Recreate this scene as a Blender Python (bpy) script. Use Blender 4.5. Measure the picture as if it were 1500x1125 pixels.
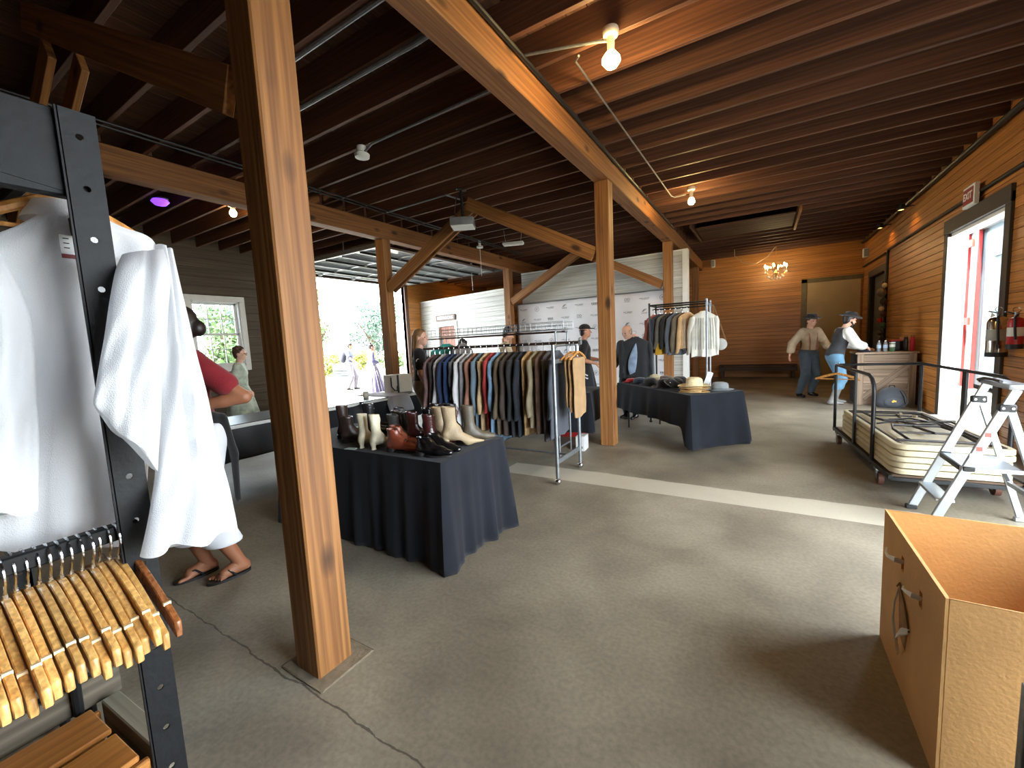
import bpy, bmesh, math, random
import numpy as np
from mathutils import Vector, Matrix
PI = math.pi
rnd = random.Random(7)
for o in list(bpy.data.objects):
    bpy.data.objects.remove(o)
C = bpy.context.scene.collection
SC = bpy.context.scene

# ------------------------------------------------------------------ camera
CAM_H = 1.5
cam_d = bpy.data.cameras.new('camera')
cam = bpy.data.objects.new('camera', cam_d)
C.objects.link(cam)
_yaw, _pitch, _roll = math.radians(31.4), math.radians(5.83), math.radians(2.82)
_f = Vector((-math.sin(_yaw)*math.cos(_pitch), math.cos(_yaw)*math.cos(_pitch), -math.sin(_pitch)))
_r = Vector((math.cos(_yaw), math.sin(_yaw), 0))
_d = _f.cross(_r)
_c, _s = math.cos(_roll), math.sin(_roll)
_r, _d = _c*_r + _s*_d, -_s*_r + _c*_d
cam.matrix_world = Matrix(((_r.x, -_d.x, -_f.x, 0), (_r.y, -_d.y, -_f.y, 0), (_r.z, -_d.z, -_f.z, CAM_H), (0, 0, 0, 1)))
cam_d.sensor_width = 36.0
cam_d.lens = 36.0*604/1500
cam_d.clip_start = 0.02
SC.camera = cam

# ------------------------------------------------------------------ world, sun, exposure
w = bpy.data.worlds.new('sky')
SC.world = w
w.use_nodes = True
bgn = w.node_tree.nodes['Background']
bgn.inputs['Color'].default_value = (0.85, 0.935, 1.0, 1)
bgn.inputs['Strength'].default_value = 5.2
sun_d = bpy.data.lights.new('sun_offscreen', 'SUN')
sun_d.energy = 9.0
sun_d.angle = 0.02
sun_d.color = (1.0, 0.95, 0.86)
sun = bpy.data.objects.new('sun_offscreen', sun_d)
C.objects.link(sun)
sun.rotation_euler = (math.radians(28), math.radians(-6), 0)
SC.view_settings.view_transform = 'Standard'
SC.view_settings.look = 'None'
SC.view_settings.gamma = 1.0
SC.view_settings.use_curve_mapping = False
SC.view_settings.exposure = 2.1
SC.cycles.max_bounces = 10
SC.cycles.diffuse_bounces = 6
SC.cycles.use_denoising = True
SC.cycles.sample_clamp_indirect = 8.0

def portal(name, loc, rot, sx, sy):
    d = bpy.data.lights.new(name, 'AREA')
    d.shape = 'RECTANGLE'
    d.size, d.size_y = sx, sy
    d.cycles.is_portal = True
    o = bpy.data.objects.new(name, d)
    C.objects.link(o)
    o.location = loc
    o.rotation_euler = rot
    return o
portal('daylight_portal_garage', (-10.75, 8.25, 1.76), (0, -PI/2, 0), 3.5, 4.1)
portal('daylight_portal_assumed_opening_offscreen', (2.75, 2.25, 1.4), (0, PI/2, 0), 2.8, 3.9)
portal('daylight_portal_side_door', (2.75, 8.0, 1.4), (0, PI/2, 0), 2.8, 2.0)
portal('daylight_portal_window', (-10.75, 4.56, 2.0), (0, -PI/2, 0), 1.5, 1.0)

# ------------------------------------------------------------------ materials
MATS = {}
def lin(c):
    return tuple(((v/255.0)/12.92 if v/255.0 <= 0.04045 else ((v/255.0+0.055)/1.055)**2.4) for v in c)
def newmat(name):
    m = bpy.data.materials.new(name)
    m.use_nodes = True
    nt = m.node_tree
    return m, nt, nt.nodes['Principled BSDF']
def mat(name, rgb, rough=0.6, metal=0.0, var=0.12, scale=8.0, bump=0.0, bscale=60.0, spec=None, sheen=0.0, stretch=(1, 1, 1)):
    """plain procedural material: base colour broken up by noise; rgb is sRGB 0..255"""
    key = name
    if key in MATS:
        return MATS[key]
    m, nt, b = newmat(name)
    c = lin(rgb)
    tc = nt.nodes.new('ShaderNodeTexCoord')
    mp = nt.nodes.new('ShaderNodeMapping')
    mp.inputs['Scale'].default_value = stretch
    nt.links.new(tc.outputs['Object'], mp.inputs['Vector'])
    n = nt.nodes.new('ShaderNodeTexNoise')
    n.inputs['Scale'].default_value = scale
    n.inputs['Detail'].default_value = 4
    nt.links.new(mp.outputs[0], n.inputs['Vector'])
    r = nt.nodes.new('ShaderNodeValToRGB')
    r.color_ramp.elements[0].position = 0.3
    r.color_ramp.elements[1].position = 0.7
    r.color_ramp.elements[0].color = (*[v*(1-var) for v in c], 1)
    r.color_ramp.elements[1].color = (*[min(1, v*(1+var)) for v in c], 1)
    nt.links.new(n.outputs['Fac'], r.inputs['Fac'])
    nt.links.new(r.outputs['Color'], b.inputs['Base Color'])
    b.inputs['Roughness'].default_value = rough
    b.inputs['Metallic'].default_value = metal
    if spec is not None:
        b.inputs['Specular IOR Level'].default_value = spec
    if sheen:
        b.inputs['Sheen Weight'].default_value = sheen
    if bump:
        n2 = nt.nodes.new('ShaderNodeTexNoise')
        n2.inputs['Scale'].default_value = bscale
        n2.inputs['Detail'].default_value = 3
        nt.links.new(mp.outputs[0], n2.inputs['Vector'])
        bp = nt.nodes.new('ShaderNodeBump')
        bp.inputs['Strength'].default_value = bump
        bp.inputs['Distance'].default_value = 0.01
        nt.links.new(n2.outputs['Fac'], bp.inputs['Height'])
        nt.links.new(bp.outputs[0], b.inputs['Normal'])
    MATS[key] = m
    return m
def wood(name, dark, light, rough=0.6, gs=7.0, stretch=0.06, bump=0.25, objvar=0.18, knots=False):
    """timber: grain stretched along the object's local Z, a different cut for every object"""
    if name in MATS:
        return MATS[name]
    m, nt, b = newmat(name)
    N, L = nt.nodes, nt.links
    tc = N.new('ShaderNodeTexCoord')
    oi = N.new('ShaderNodeObjectInfo')
    mul = N.new('ShaderNodeMath'); mul.operation = 'MULTIPLY'; mul.inputs[1].default_value = 37.0
    L.new(oi.outputs['Random'], mul.inputs[0])
    add = N.new('ShaderNodeVectorMath'); add.operation = 'ADD'
    L.new(tc.outputs['Object'], add.inputs[0]); L.new(mul.outputs[0], add.inputs[1])
    mp = N.new('ShaderNodeMapping'); mp.inputs['Scale'].default_value = (1, 1, stretch)
    L.new(add.outputs[0], mp.inputs['Vector'])
    n1 = N.new('ShaderNodeTexNoise'); n1.inputs['Scale'].default_value = gs; n1.inputs['Detail'].default_value = 5
    n1.inputs['Distortion'].default_value = 0.6
    L.new(mp.outputs[0], n1.inputs['Vector'])
    wv = N.new('ShaderNodeTexWave'); wv.wave_type = 'RINGS'; wv.rings_direction = 'Z'
    wv.inputs['Scale'].default_value = gs*1.1; wv.inputs['Distortion'].default_value = 9.0
    wv.inputs['Detail'].default_value = 3; wv.inputs['Detail Scale'].default_value = 1.2
    L.new(mp.outputs[0], wv.inputs['Vector'])
    mx = N.new('ShaderNodeMix'); mx.data_type = 'FLOAT'; mx.inputs[0].default_value = 0.2
    L.new(n1.outputs['Fac'], mx.inputs[2]); L.new(wv.outputs['Fac'], mx.inputs[3])
    rp = N.new('ShaderNodeValToRGB')
    rp.color_ramp.elements[0].position = 0.25; rp.color_ramp.elements[1].position = 0.75
    rp.color_ramp.elements[0].color = (*lin(dark), 1); rp.color_ramp.elements[1].color = (*lin(light), 1)
    L.new(mx.outputs[0], rp.inputs['Fac'])
    col = rp.outputs['Color']
    if knots:
        mpk = N.new('ShaderNodeMapping'); mpk.inputs['Scale'].default_value = (4.2, 4.2, 1.9)
        L.new(add.outputs[0], mpk.inputs['Vector'])
        vo = N.new('ShaderNodeTexVoronoi'); vo.inputs['Scale'].default_value = 1.0
        L.new(mpk.outputs[0], vo.inputs['Vector'])
        kr = N.new('ShaderNodeValToRGB')
        kr.color_ramp.elements[0].position = 0.09; kr.color_ramp.elements[0].color = (1, 1, 1, 1)
        kr.color_ramp.elements[1].position = 0.21; kr.color_ramp.elements[1].color = (0, 0, 0, 1)
        L.new(vo.outputs['Distance'], kr.inputs['Fac'])
        mk = N.new('ShaderNodeMix'); mk.data_type = 'RGBA'
        L.new(kr.outputs['Color'], mk.inputs[0]); L.new(col, mk.inputs[6])
        mk.inputs[7].default_value = (*[v*0.32 for v in lin(dark)], 1)
        col = mk.outputs[2]
    mpf = N.new('ShaderNodeMapping'); mpf.inputs['Scale'].default_value = (1, 1, stretch*0.4)
    L.new(add.outputs[0], mpf.inputs['Vector'])
    nf = N.new('ShaderNodeTexNoise'); nf.inputs['Scale'].default_value = gs*7; nf.inputs['Detail'].default_value = 3
    L.new(mpf.outputs[0], nf.inputs['Vector'])
    rf = N.new('ShaderNodeValToRGB'); rf.color_ramp.elements[0].position = 0.32; rf.color_ramp.elements[1].position = 0.62
    rf.color_ramp.elements[0].color = (0.66, 0.64, 0.62, 1); rf.color_ramp.elements[1].color = (1.08, 1.08, 1.08, 1)
    L.new(nf.outputs['Fac'], rf.inputs['Fac'])
    mf = N.new('ShaderNodeMix'); mf.data_type = 'RGBA'; mf.blend_type = 'MULTIPLY'; mf.inputs[0].default_value = 1.0
    L.new(col, mf.inputs[6]); L.new(rf.outputs['Color'], mf.inputs[7]); col = mf.outputs[2]
    hs = N.new('ShaderNodeHueSaturation')
    rv = N.new('ShaderNodeMapRange'); rv.inputs[3].default_value = 1-objvar; rv.inputs[4].default_value = 1+objvar
    L.new(oi.outputs['Random'], rv.inputs[0]); L.new(rv.outputs[0], hs.inputs['Value'])
    L.new(col, hs.inputs['Color']); L.new(hs.outputs[0], b.inputs['Base Color'])
    b.inputs['Roughness'].default_value = rough
    bp = N.new('ShaderNodeBump'); bp.inputs['Strength'].default_value = bump; bp.inputs['Distance'].default_value = 0.006
    L.new(mx.outputs[0], bp.inputs['Height']); L.new(bp.outputs[0], b.inputs['Normal'])
    MATS[name] = m
    return m
def glow(name, rgb, strength):
    if name in MATS:
        return MATS[name]
    m, nt, b = newmat(name)
    b.inputs['Base Color'].default_value = (*lin(rgb), 1)
    b.inputs['Emission Color'].default_value = (*lin(rgb), 1)
    b.inputs['Emission Strength'].default_value = strength
    MATS[name] = m
    return m
def glassmat(name, tint=(0.93, 0.97, 1.0), refl=0.12, rough=0.05, frost=0.0):
    if name in MATS:
        return MATS[name]
    m, nt, b = newmat(name)
    N, L = nt.nodes, nt.links
    N.remove(b)
    out = [n for n in N if n.type == 'OUTPUT_MATERIAL'][0]
    t = N.new('ShaderNodeBsdfTransparent'); t.inputs[0].default_value = (*tint, 1)
    g = N.new('ShaderNodeBsdfGlossy'); g.inputs['Roughness'].default_value = rough
    mx = N.new('ShaderNodeMixShader')
    fr = N.new('ShaderNodeFresnel'); fr.inputs[0].default_value = 1.45
    ad = N.new('ShaderNodeMath'); ad.inputs[1].default_value = refl; ad.use_clamp = True
    L.new(fr.outputs[0], ad.inputs[0]); L.new(ad.outputs[0], mx.inputs[0])
    L.new(t.outputs[0], mx.inputs[1]); L.new(g.outputs[0], mx.inputs[2])
    last = mx.outputs[0]
    if frost:
        tl = N.new('ShaderNodeBsdfTranslucent'); tl.inputs[0].default_value = (0.8, 0.86, 0.9, 1)
        df = N.new('ShaderNodeBsdfDiffuse'); df.inputs[0].default_value = (0.62, 0.68, 0.72, 1)
        m3 = N.new('ShaderNodeMixShader'); m3.inputs[0].default_value = 0.55
        L.new(tl.outputs[0], m3.inputs[1]); L.new(df.outputs[0], m3.inputs[2])
        m2 = N.new('ShaderNodeMixShader'); m2.inputs[0].default_value = frost
        L.new(last, m2.inputs[1]); L.new(m3.outputs[0], m2.inputs[2])
        last = m2.outputs[0]
    L.new(last, out.inputs['Surface'])
    MATS[name] = m
    return m

# ------------------------------------------------------------------ object helpers
def tag(o, label=None, cat=None, group=None, kind=None):
    if label: o['label'] = label
    if cat: o['category'] = cat
    if group: o['group'] = group
    if kind: o['kind'] = kind
    return o
def thing(name, label, cat, loc=(0, 0, 0), rz=0.0, group=None, kind=None):
    o = bpy.data.objects.new(name, None)
    o.empty_display_size = 0.1
    C.objects.link(o)
    o.location = loc
    o.rotation_euler = (0, 0, rz)
    return tag(o, label, cat, group, kind)
def link(name, me, m=None, parent=None, loc=None, rot=None):
    o = bpy.data.objects.new(name, me)
    C.objects.link(o)
    if m is not None and len(me.materials) == 0:
        me.materials.append(m)
    if parent is not None:
        o.parent = parent
    if loc is not None: o.location = loc
    if rot is not None: o.rotation_euler = rot
    return o
def shade(me, angle=40):
    n = len(me.polygons)
    me.polygons.foreach_set('use_smooth', [True]*n)
    try:
        me.set_sharp_from_angle(angle=math.radians(angle))
    except Exception:
        pass
class MB:
    """collects shapes into one mesh"""
    def __init__(s):
        s.v = []; s.f = []
    def add(s, vs, fs):
        k = len(s.v)
        s.v.extend([tuple(p) for p in vs])
        s.f.extend([tuple(i+k for i in f) for f in fs])
        return s
    def box(s, c, d, rz=0.0, rot=None):
        M = rot if rot is not None else Matrix.Rotation(rz, 3, 'Z')
        c = Vector(c)
        vs = [c + M @ Vector((x*d[0]/2, y*d[1]/2, z*d[2]/2)) for z in (-1, 1) for y in (-1, 1) for x in (-1, 1)]
        return s.add(vs, [(0, 2, 3, 1), (4, 5, 7, 6), (0, 1, 5, 4), (2, 6, 7, 3), (0, 4, 6, 2), (1, 3, 7, 5)])
    def span(s, x0, x1, y0, y1, z0, z1):
        return s.box(((x0+x1)/2, (y0+y1)/2, (z0+z1)/2), (abs(x1-x0), abs(y1-y0), abs(z1-z0)))
    def bar(s, a, b, w_, d_, up=(0, 0, 1)):
        a, b = Vector(a), Vector(b)
        z = (b-a); L = z.length; z.normalize()
        u = Vector(up)
        if abs(z.dot(u)) > 0.98: u = Vector((0, 1, 0))
        x = u.cross(z).normalized(); y = z.cross(x)
        M = Matrix((x, y, z)).transposed()
        return s.box((a+b)/2, (w_, d_, L), rot=M)
    def tube(s, pts, r, n=8, cap=True, closed=False, flat=None):
        pts = [Vector(p) for p in pts]
        m = len(pts)
        rs = r if isinstance(r, (list, tuple)) else [r]*m
        vs = []; fs = []
        t0 = (pts[1]-pts[0]).normalized()
        ref = Vector((0, 0, 1)) if abs(t0.z) < 0.9 else Vector((1, 0, 0))
        x = ref.cross(t0).normalized()
        for i, p in enumerate(pts):
            if closed:
                t = (pts[(i+1) % m]-pts[i-1]).normalized()
            elif i == 0: t = t0
            elif i == m-1: t = (pts[i]-pts[i-1]).normalized()
            else: t = (pts[i+1]-pts[i-1]).normalized()
            x = (x - t*x.dot(t)).normalized()
            y = t.cross(x)
            for k in range(n):
                a = 2*PI*k/n
                q = x*math.cos(a)*rs[i] + y*math.sin(a)*rs[i]
                vs.append(p+q)
        for i in range(m if closed else m-1):
            for k in range(n):
                j = (i+1) % m
                fs.append((i*n+k, i*n+(k+1) % n, j*n+(k+1) % n, j*n+k))
        if cap and not closed:
            fs.append(tuple(range(n-1, -1, -1)))
            fs.append(tuple((m-1)*n+k for k in range(n)))
        return s.add(vs, fs)
    def cyl(s, a, b, r, n=12, r2=None):
        return s.tube([a, b], [r, r if r2 is None else r2], n)
    def lathe(s, prof, n=24, c=(0, 0, 0), sx=1, sy=1):
        """prof: list of (radius, z)"""
        vs = []; fs = []
        m = len(prof)
        for r, z in prof:
            for k in range(n):
                a = 2*PI*k/n
                vs.append((c[0]+r*math.cos(a)*sx, c[1]+r*math.sin(a)*sy, c[2]+z))
        for i in range(m-1):
            for k in range(n):
                fs.append((i*n+k, i*n+(k+1) % n, (i+1)*n+(k+1) % n, (i+1)*n+k))
        if prof[0][0] > 1e-5: fs.append(tuple(range(n-1, -1, -1)))
        if prof[-1][0] > 1e-5: fs.append(tuple((m-1)*n+k for k in range(n)))
        return s.add(vs, fs)
    def rings(s, rings_, cap0=True, cap1=True):
        n = len(rings_[0]); vs = [p for r in rings_ for p in r]; fs = []
        for i in range(len(rings_)-1):
            for k in range(n):
                fs.append((i*n+k, i*n+(k+1) % n, (i+1)*n+(k+1) % n, (i+1)*n+k))
        if cap0: fs.append(tuple(range(n-1, -1, -1)))
        if cap1: fs.append(tuple((len(rings_)-1)*n+k for k in range(n)))
        return s.add(vs, fs)
    def ball(s, c, r, n=12, sz=1.0):
        m = max(6, n//2+2)
        prof = [(max(1e-6, r*math.sin(PI*i/m)), -r*sz*math.cos(PI*i/m)) for i in range(m+1)]
        return s.lathe(prof, n, c)
    def mesh(s, name, bevel=0.0, smooth=True, seg=1, angle=40):
        me = bpy.data.meshes.new(name)
        me.from_pydata(s.v, [], s.f)
        if bevel:
            bm = bmesh.new(); bm.from_mesh(me)
            bmesh.ops.remove_doubles(bm, verts=bm.verts, dist=1e-5)
            bmesh.ops.bevel(bm, geom=list(bm.edges), offset=bevel, segments=seg, affect='EDGES', profile=0.5)
            bm.to_mesh(me); bm.free()
        if smooth: shade(me, angle)
        me.update()
        return me
    def build(s, name, m, parent=None, bevel=0.0, smooth=True, seg=1, loc=None, rot=None, angle=40):
        return link(name, s.mesh(name, bevel, smooth, seg, angle), m, parent, loc, rot)
def copy_tree(o, parent=None):
    c = o.copy(); C.objects.link(c)
    c.parent = parent
    for ch in o.children:
        copy_tree(ch, c)
    return c
_tim = {}
def timber(name, p0, p1, w_, d_, m, parent=None, up=(0, 0, 1), bevel=0.004, jitter=0.0):
    """a plank or beam from p0 to p1: its own object, mesh shared between equal sizes, grain along local Z"""
    p0, p1 = Vector(p0), Vector(p1)
    z = p1-p0; L = z.length; z.normalize()
    key = (round(L, 3), round(w_, 4), round(d_, 4), m.name, bevel)
    if key not in _tim:
        _tim[key] = MB().box((0, 0, L/2), (w_, d_, L)).mesh(name, bevel=bevel, smooth=False)
        _tim[key].materials.append(m)
    u = Vector(up)
    if abs(z.dot(u)) > 0.98: u = Vector((0, 1, 0))
    x = u.cross(z).normalized(); y = z.cross(x)
    o = bpy.data.objects.new(name, _tim[key]); C.objects.link(o)
    M = Matrix((x, y, z)).transposed().to_4x4()
    M.translation = p0
    if parent is not None: o.parent = parent
    o.matrix_local = M
    return o

# ------------------------------------------------------------------ signed-distance modelling (bodies, shoes)
def surface_nets(V, lo, h):
    S = V < 0
    nx, ny, nz = V.shape
    cnt = np.zeros((nx-1, ny-1, nz-1)); acc = np.zeros((nx-1, ny-1, nz-1, 3))
    cs = [(i, j, k) for i in (0, 1) for j in (0, 1) for k in (0, 1)]
    def sub(A, c):
        return A[c[0]:nx-1+c[0], c[1]:ny-1+c[1], c[2]:nz-1+c[2]]
    for a in cs:
        for ax in range(3):
            if a[ax] == 1: continue
            b = list(a); b[ax] = 1
            va, vb = sub(V, a), sub(V, b)
            cr = (va < 0) != (vb < 0)
            t = np.where(cr, va/np.where(cr, va-vb, 1), 0)
            cnt += cr
            for q in range(3):
                acc[..., q] += np.where(cr, a[q] + (t if q == ax else 0), 0)
    act = cnt > 0
    idx = -np.ones(act.shape, int); idx[act] = np.arange(act.sum())
    g = np.argwhere(act)
    P = (g + acc[act]/cnt[act][:, None])*h + np.array(lo)
    F = []
    for ax in range(3):
        u, v = (ax+1) % 3, (ax+2) % 3
        A = [slice(None)]*3; B = [slice(None)]*3
        A[ax] = slice(0, -1); B[ax] = slice(1, None)
        s0, s1 = S[tuple(A)], S[tuple(B)]
        e = np.argwhere(s0 != s1)
        e = e[(e[:, u] > 0) & (e[:, v] > 0) & (e[:, u] < V.shape[u]-1) & (e[:, v] < V.shape[v]-1)]
        if not len(e): continue
        fl = s0[tuple(e.T)]
        q = []
        for du, dv in ((-1, -1), (0, -1), (0, 0), (-1, 0)):
            c = e.copy(); c[:, u] += du; c[:, v] += dv
            q.append(idx[tuple(c.T)])
        q = np.stack(q, 1)
        q[~fl] = q[~fl][:, ::-1]
        F.append(q)
    F = np.concatenate(F) if F else np.zeros((0, 4), int)
    return P, F
class SDF:
    """smooth union of tapered capsules and ellipsoids"""
    def __init__(s, k=0.03):
        s.p = []; s.k = k; s.clips = []; s.cuts = []
    def cap(s, a, b, ra, rb=None, flat=None, k=None):
        s.p.append(('c', np.array(a, float), np.array(b, float), ra, ra if rb is None else rb, flat, k)); return s
    def ell(s, c, r, R=None, k=None):
        s.p.append(('e', np.array(c, float), np.array(r, float), R, k)); return s
    def clip(s, p, n):      # keep the side n points away from
        s.clips.append((np.array(p, float), np.array(n, float)/np.linalg.norm(n))); return s
    def cut(s, c, r):       # carve an ellipsoid
        s.cuts.append((np.array(c, float), np.array(r, float))); return s
    def run(s, h, grow=0.0):
        bb = []
        for q in s.p:
            if q[0] == 'c':
                r = max(q[3], q[4])+grow+s.k
                bb.append((np.minimum(q[1], q[2])-r, np.maximum(q[1], q[2])+r))
            else:
                r = q[2].max()+grow+s.k
                bb.append((q[1]-r, q[1]+r))
        lo = np.min([b[0] for b in bb], 0)-2*h; hi = np.max([b[1] for b in bb], 0)+2*h
        n = np.ceil((hi-lo)/h).astype(int)+1
        V = np.full(n, 0.5)
        ax = [lo[i]+np.arange(n[i])*h for i in range(3)]
        for q, b in zip(s.p, bb):
            i0 = np.maximum(((b[0]-lo)/h).astype(int)-3, 0); i1 = np.minimum(((b[1]-lo)/h).astype(int)+4, n)
            sl = tuple(slice(i0[i], i1[i]) for i in range(3))
            X, Y, Z = np.meshgrid(*[ax[i][sl[i]] for i in range(3)], indexing='ij')
            P = np.stack([X, Y, Z], -1)
            if q[0] == 'c':
                a, bb_ = q[1], q[2]; d = bb_-a
                t = np.clip(((P-a)@d)/max(d@d, 1e-9), 0, 1)
                vv = P-(a+t[..., None]*d)
                if q[5] is not None:
                    nn, sc = np.array(q[5][0], float), q[5][1]
                    nn = nn/np.linalg.norm(nn)
                    vv = vv+(vv@nn)[..., None]*nn*(1/sc-1)
                D = np.linalg.norm(vv, axis=-1)-(q[3]+(q[4]-q[3])*t)
                kk = q[6]
            else:
                vv = P-q[1]
                if q[3] is not None: vv = vv@np.array(q[3])
                e = np.linalg.norm(vv/q[2], axis=-1)
                D = (e-1)*q[2].min()
                kk = q[4]
            D = D-grow
            kk = s.k if kk is None else kk
            A = V[sl]
            hh = np.clip(0.5+0.5*(A-D)/kk, 0, 1)
            V[sl] = A*(1-hh)+D*hh-kk*hh*(1-hh)
        if s.clips or s.cuts:
            X, Y, Z = np.meshgrid(*ax, indexing='ij'); P = np.stack([X, Y, Z], -1)
            for p, nn in s.clips:
                V = np.maximum(V, (P-p)@nn)
            for c, r in s.cuts:
                V = np.maximum(V, -(np.linalg.norm((P-c)/r, axis=-1)-1)*r.min())
        return surface_nets(V, lo, h)
def np_mesh(name, parts, smooth=True):
    me = bpy.data.meshes.new(name)
    vs = []; fs = []; k = 0
    for P, F in parts:
        vs.append(P); fs.append(F+k); k += len(P)
    vs = np.concatenate(vs); fs = np.concatenate(fs)
    me.vertices.add(len(vs)); me.vertices.foreach_set('co', vs.astype(np.float32).ravel())
    me.loops.add(fs.size); me.loops.foreach_set('vertex_index', fs.astype(np.int32).ravel())
    me.polygons.add(len(fs)); me.polygons.foreach_set('loop_start', np.arange(0, fs.size, 4, dtype=np.int32))
    me.update(calc_edges=True); me.validate()
    if smooth: me.polygons.foreach_set('use_smooth', [True]*len(me.polygons))
    return me
def sdf_obj(name, sdf, h, m, parent=None, grow=0.0, **kw):
    P, F = sdf.run(h, grow)
    return link(name, np_mesh(name, [(P, F)]), m, parent, **kw)
# ================================================================== STRUCTURE
XL, XR, YB, YF = -10.4, 2.43, -4.0, 15.3          # left wall, right wall, wall behind, far wall
ZB, ZJ, ZD = 3.54, 3.84, 4.12                      # beam underside, joist underside, deck underside
W_POST = wood('post_timber', (124, 79, 40), (172, 119, 64), rough=0.62, gs=9, stretch=0.05, bump=0.5, objvar=0.06, knots=True)
W_BEAM = wood('beam_timber', (118, 74, 38), (160, 108, 58), rough=0.66, gs=8, stretch=0.05, bump=0.4, objvar=0.05, knots=True)
W_DARKB = wood('dark_beam_timber', (98, 64, 40), (132, 90, 56), rough=0.7, gs=8, stretch=0.05, bump=0.4, objvar=0.06)
W_JOIST = wood('joist_timber', (70, 42, 28), (106, 66, 43), rough=0.7, gs=9, stretch=0.05, bump=0.3, objvar=0.2)
W_DECK = wood('deck_timber', (62, 40, 27), (96, 62, 42), rough=0.75, gs=8, stretch=0.05, bump=0.3, objvar=0.22)
W_WALL = wood('stained_wall_board', (154, 99, 46), (208, 141, 70), rough=0.42, gs=10, stretch=0.04, bump=0.2, objvar=0.10)
W_WALLD = wood('dark_wall_board', (70, 60, 48), (92, 80, 64), rough=0.6, gs=8, stretch=0.04, bump=0.2, objvar=0.07)
W_WHITE = wood('white_painted_board', (188, 190, 184), (208, 210, 205), rough=0.55, gs=8, stretch=0.04, bump=0.12, objvar=0.03)
M_BACK = mat('wall_backing', (52, 38, 28), 0.8)
M_WHITE = mat('white_paint', (228, 230, 226), 0.5, var=0.03)
M_DARKTRIM = mat('dark_trim_paint', (62, 54, 46), 0.55, var=0.1)
M_ALU = mat('aluminium', (176, 182, 188), 0.38, 0.85, var=0.05)
M_STEEL = mat('galvanised_steel', (150, 156, 160), 0.42, 0.8, var=0.12, scale=30)
M_CHROME = mat('chrome', (205, 208, 212), 0.15, 1.0, var=0.02)
M_BLACKM = mat('black_powder_coat', (26, 28, 30), 0.42, 0.2, var=0.1, spec=0.5)
M_BLACKP = mat('black_plastic', (22, 22, 24), 0.5, 0, var=0.1)
G_CLEAR = glassmat('window_glass')
G_FROST = glassmat('garage_glass', refl=0.10, frost=0.55)

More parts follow.
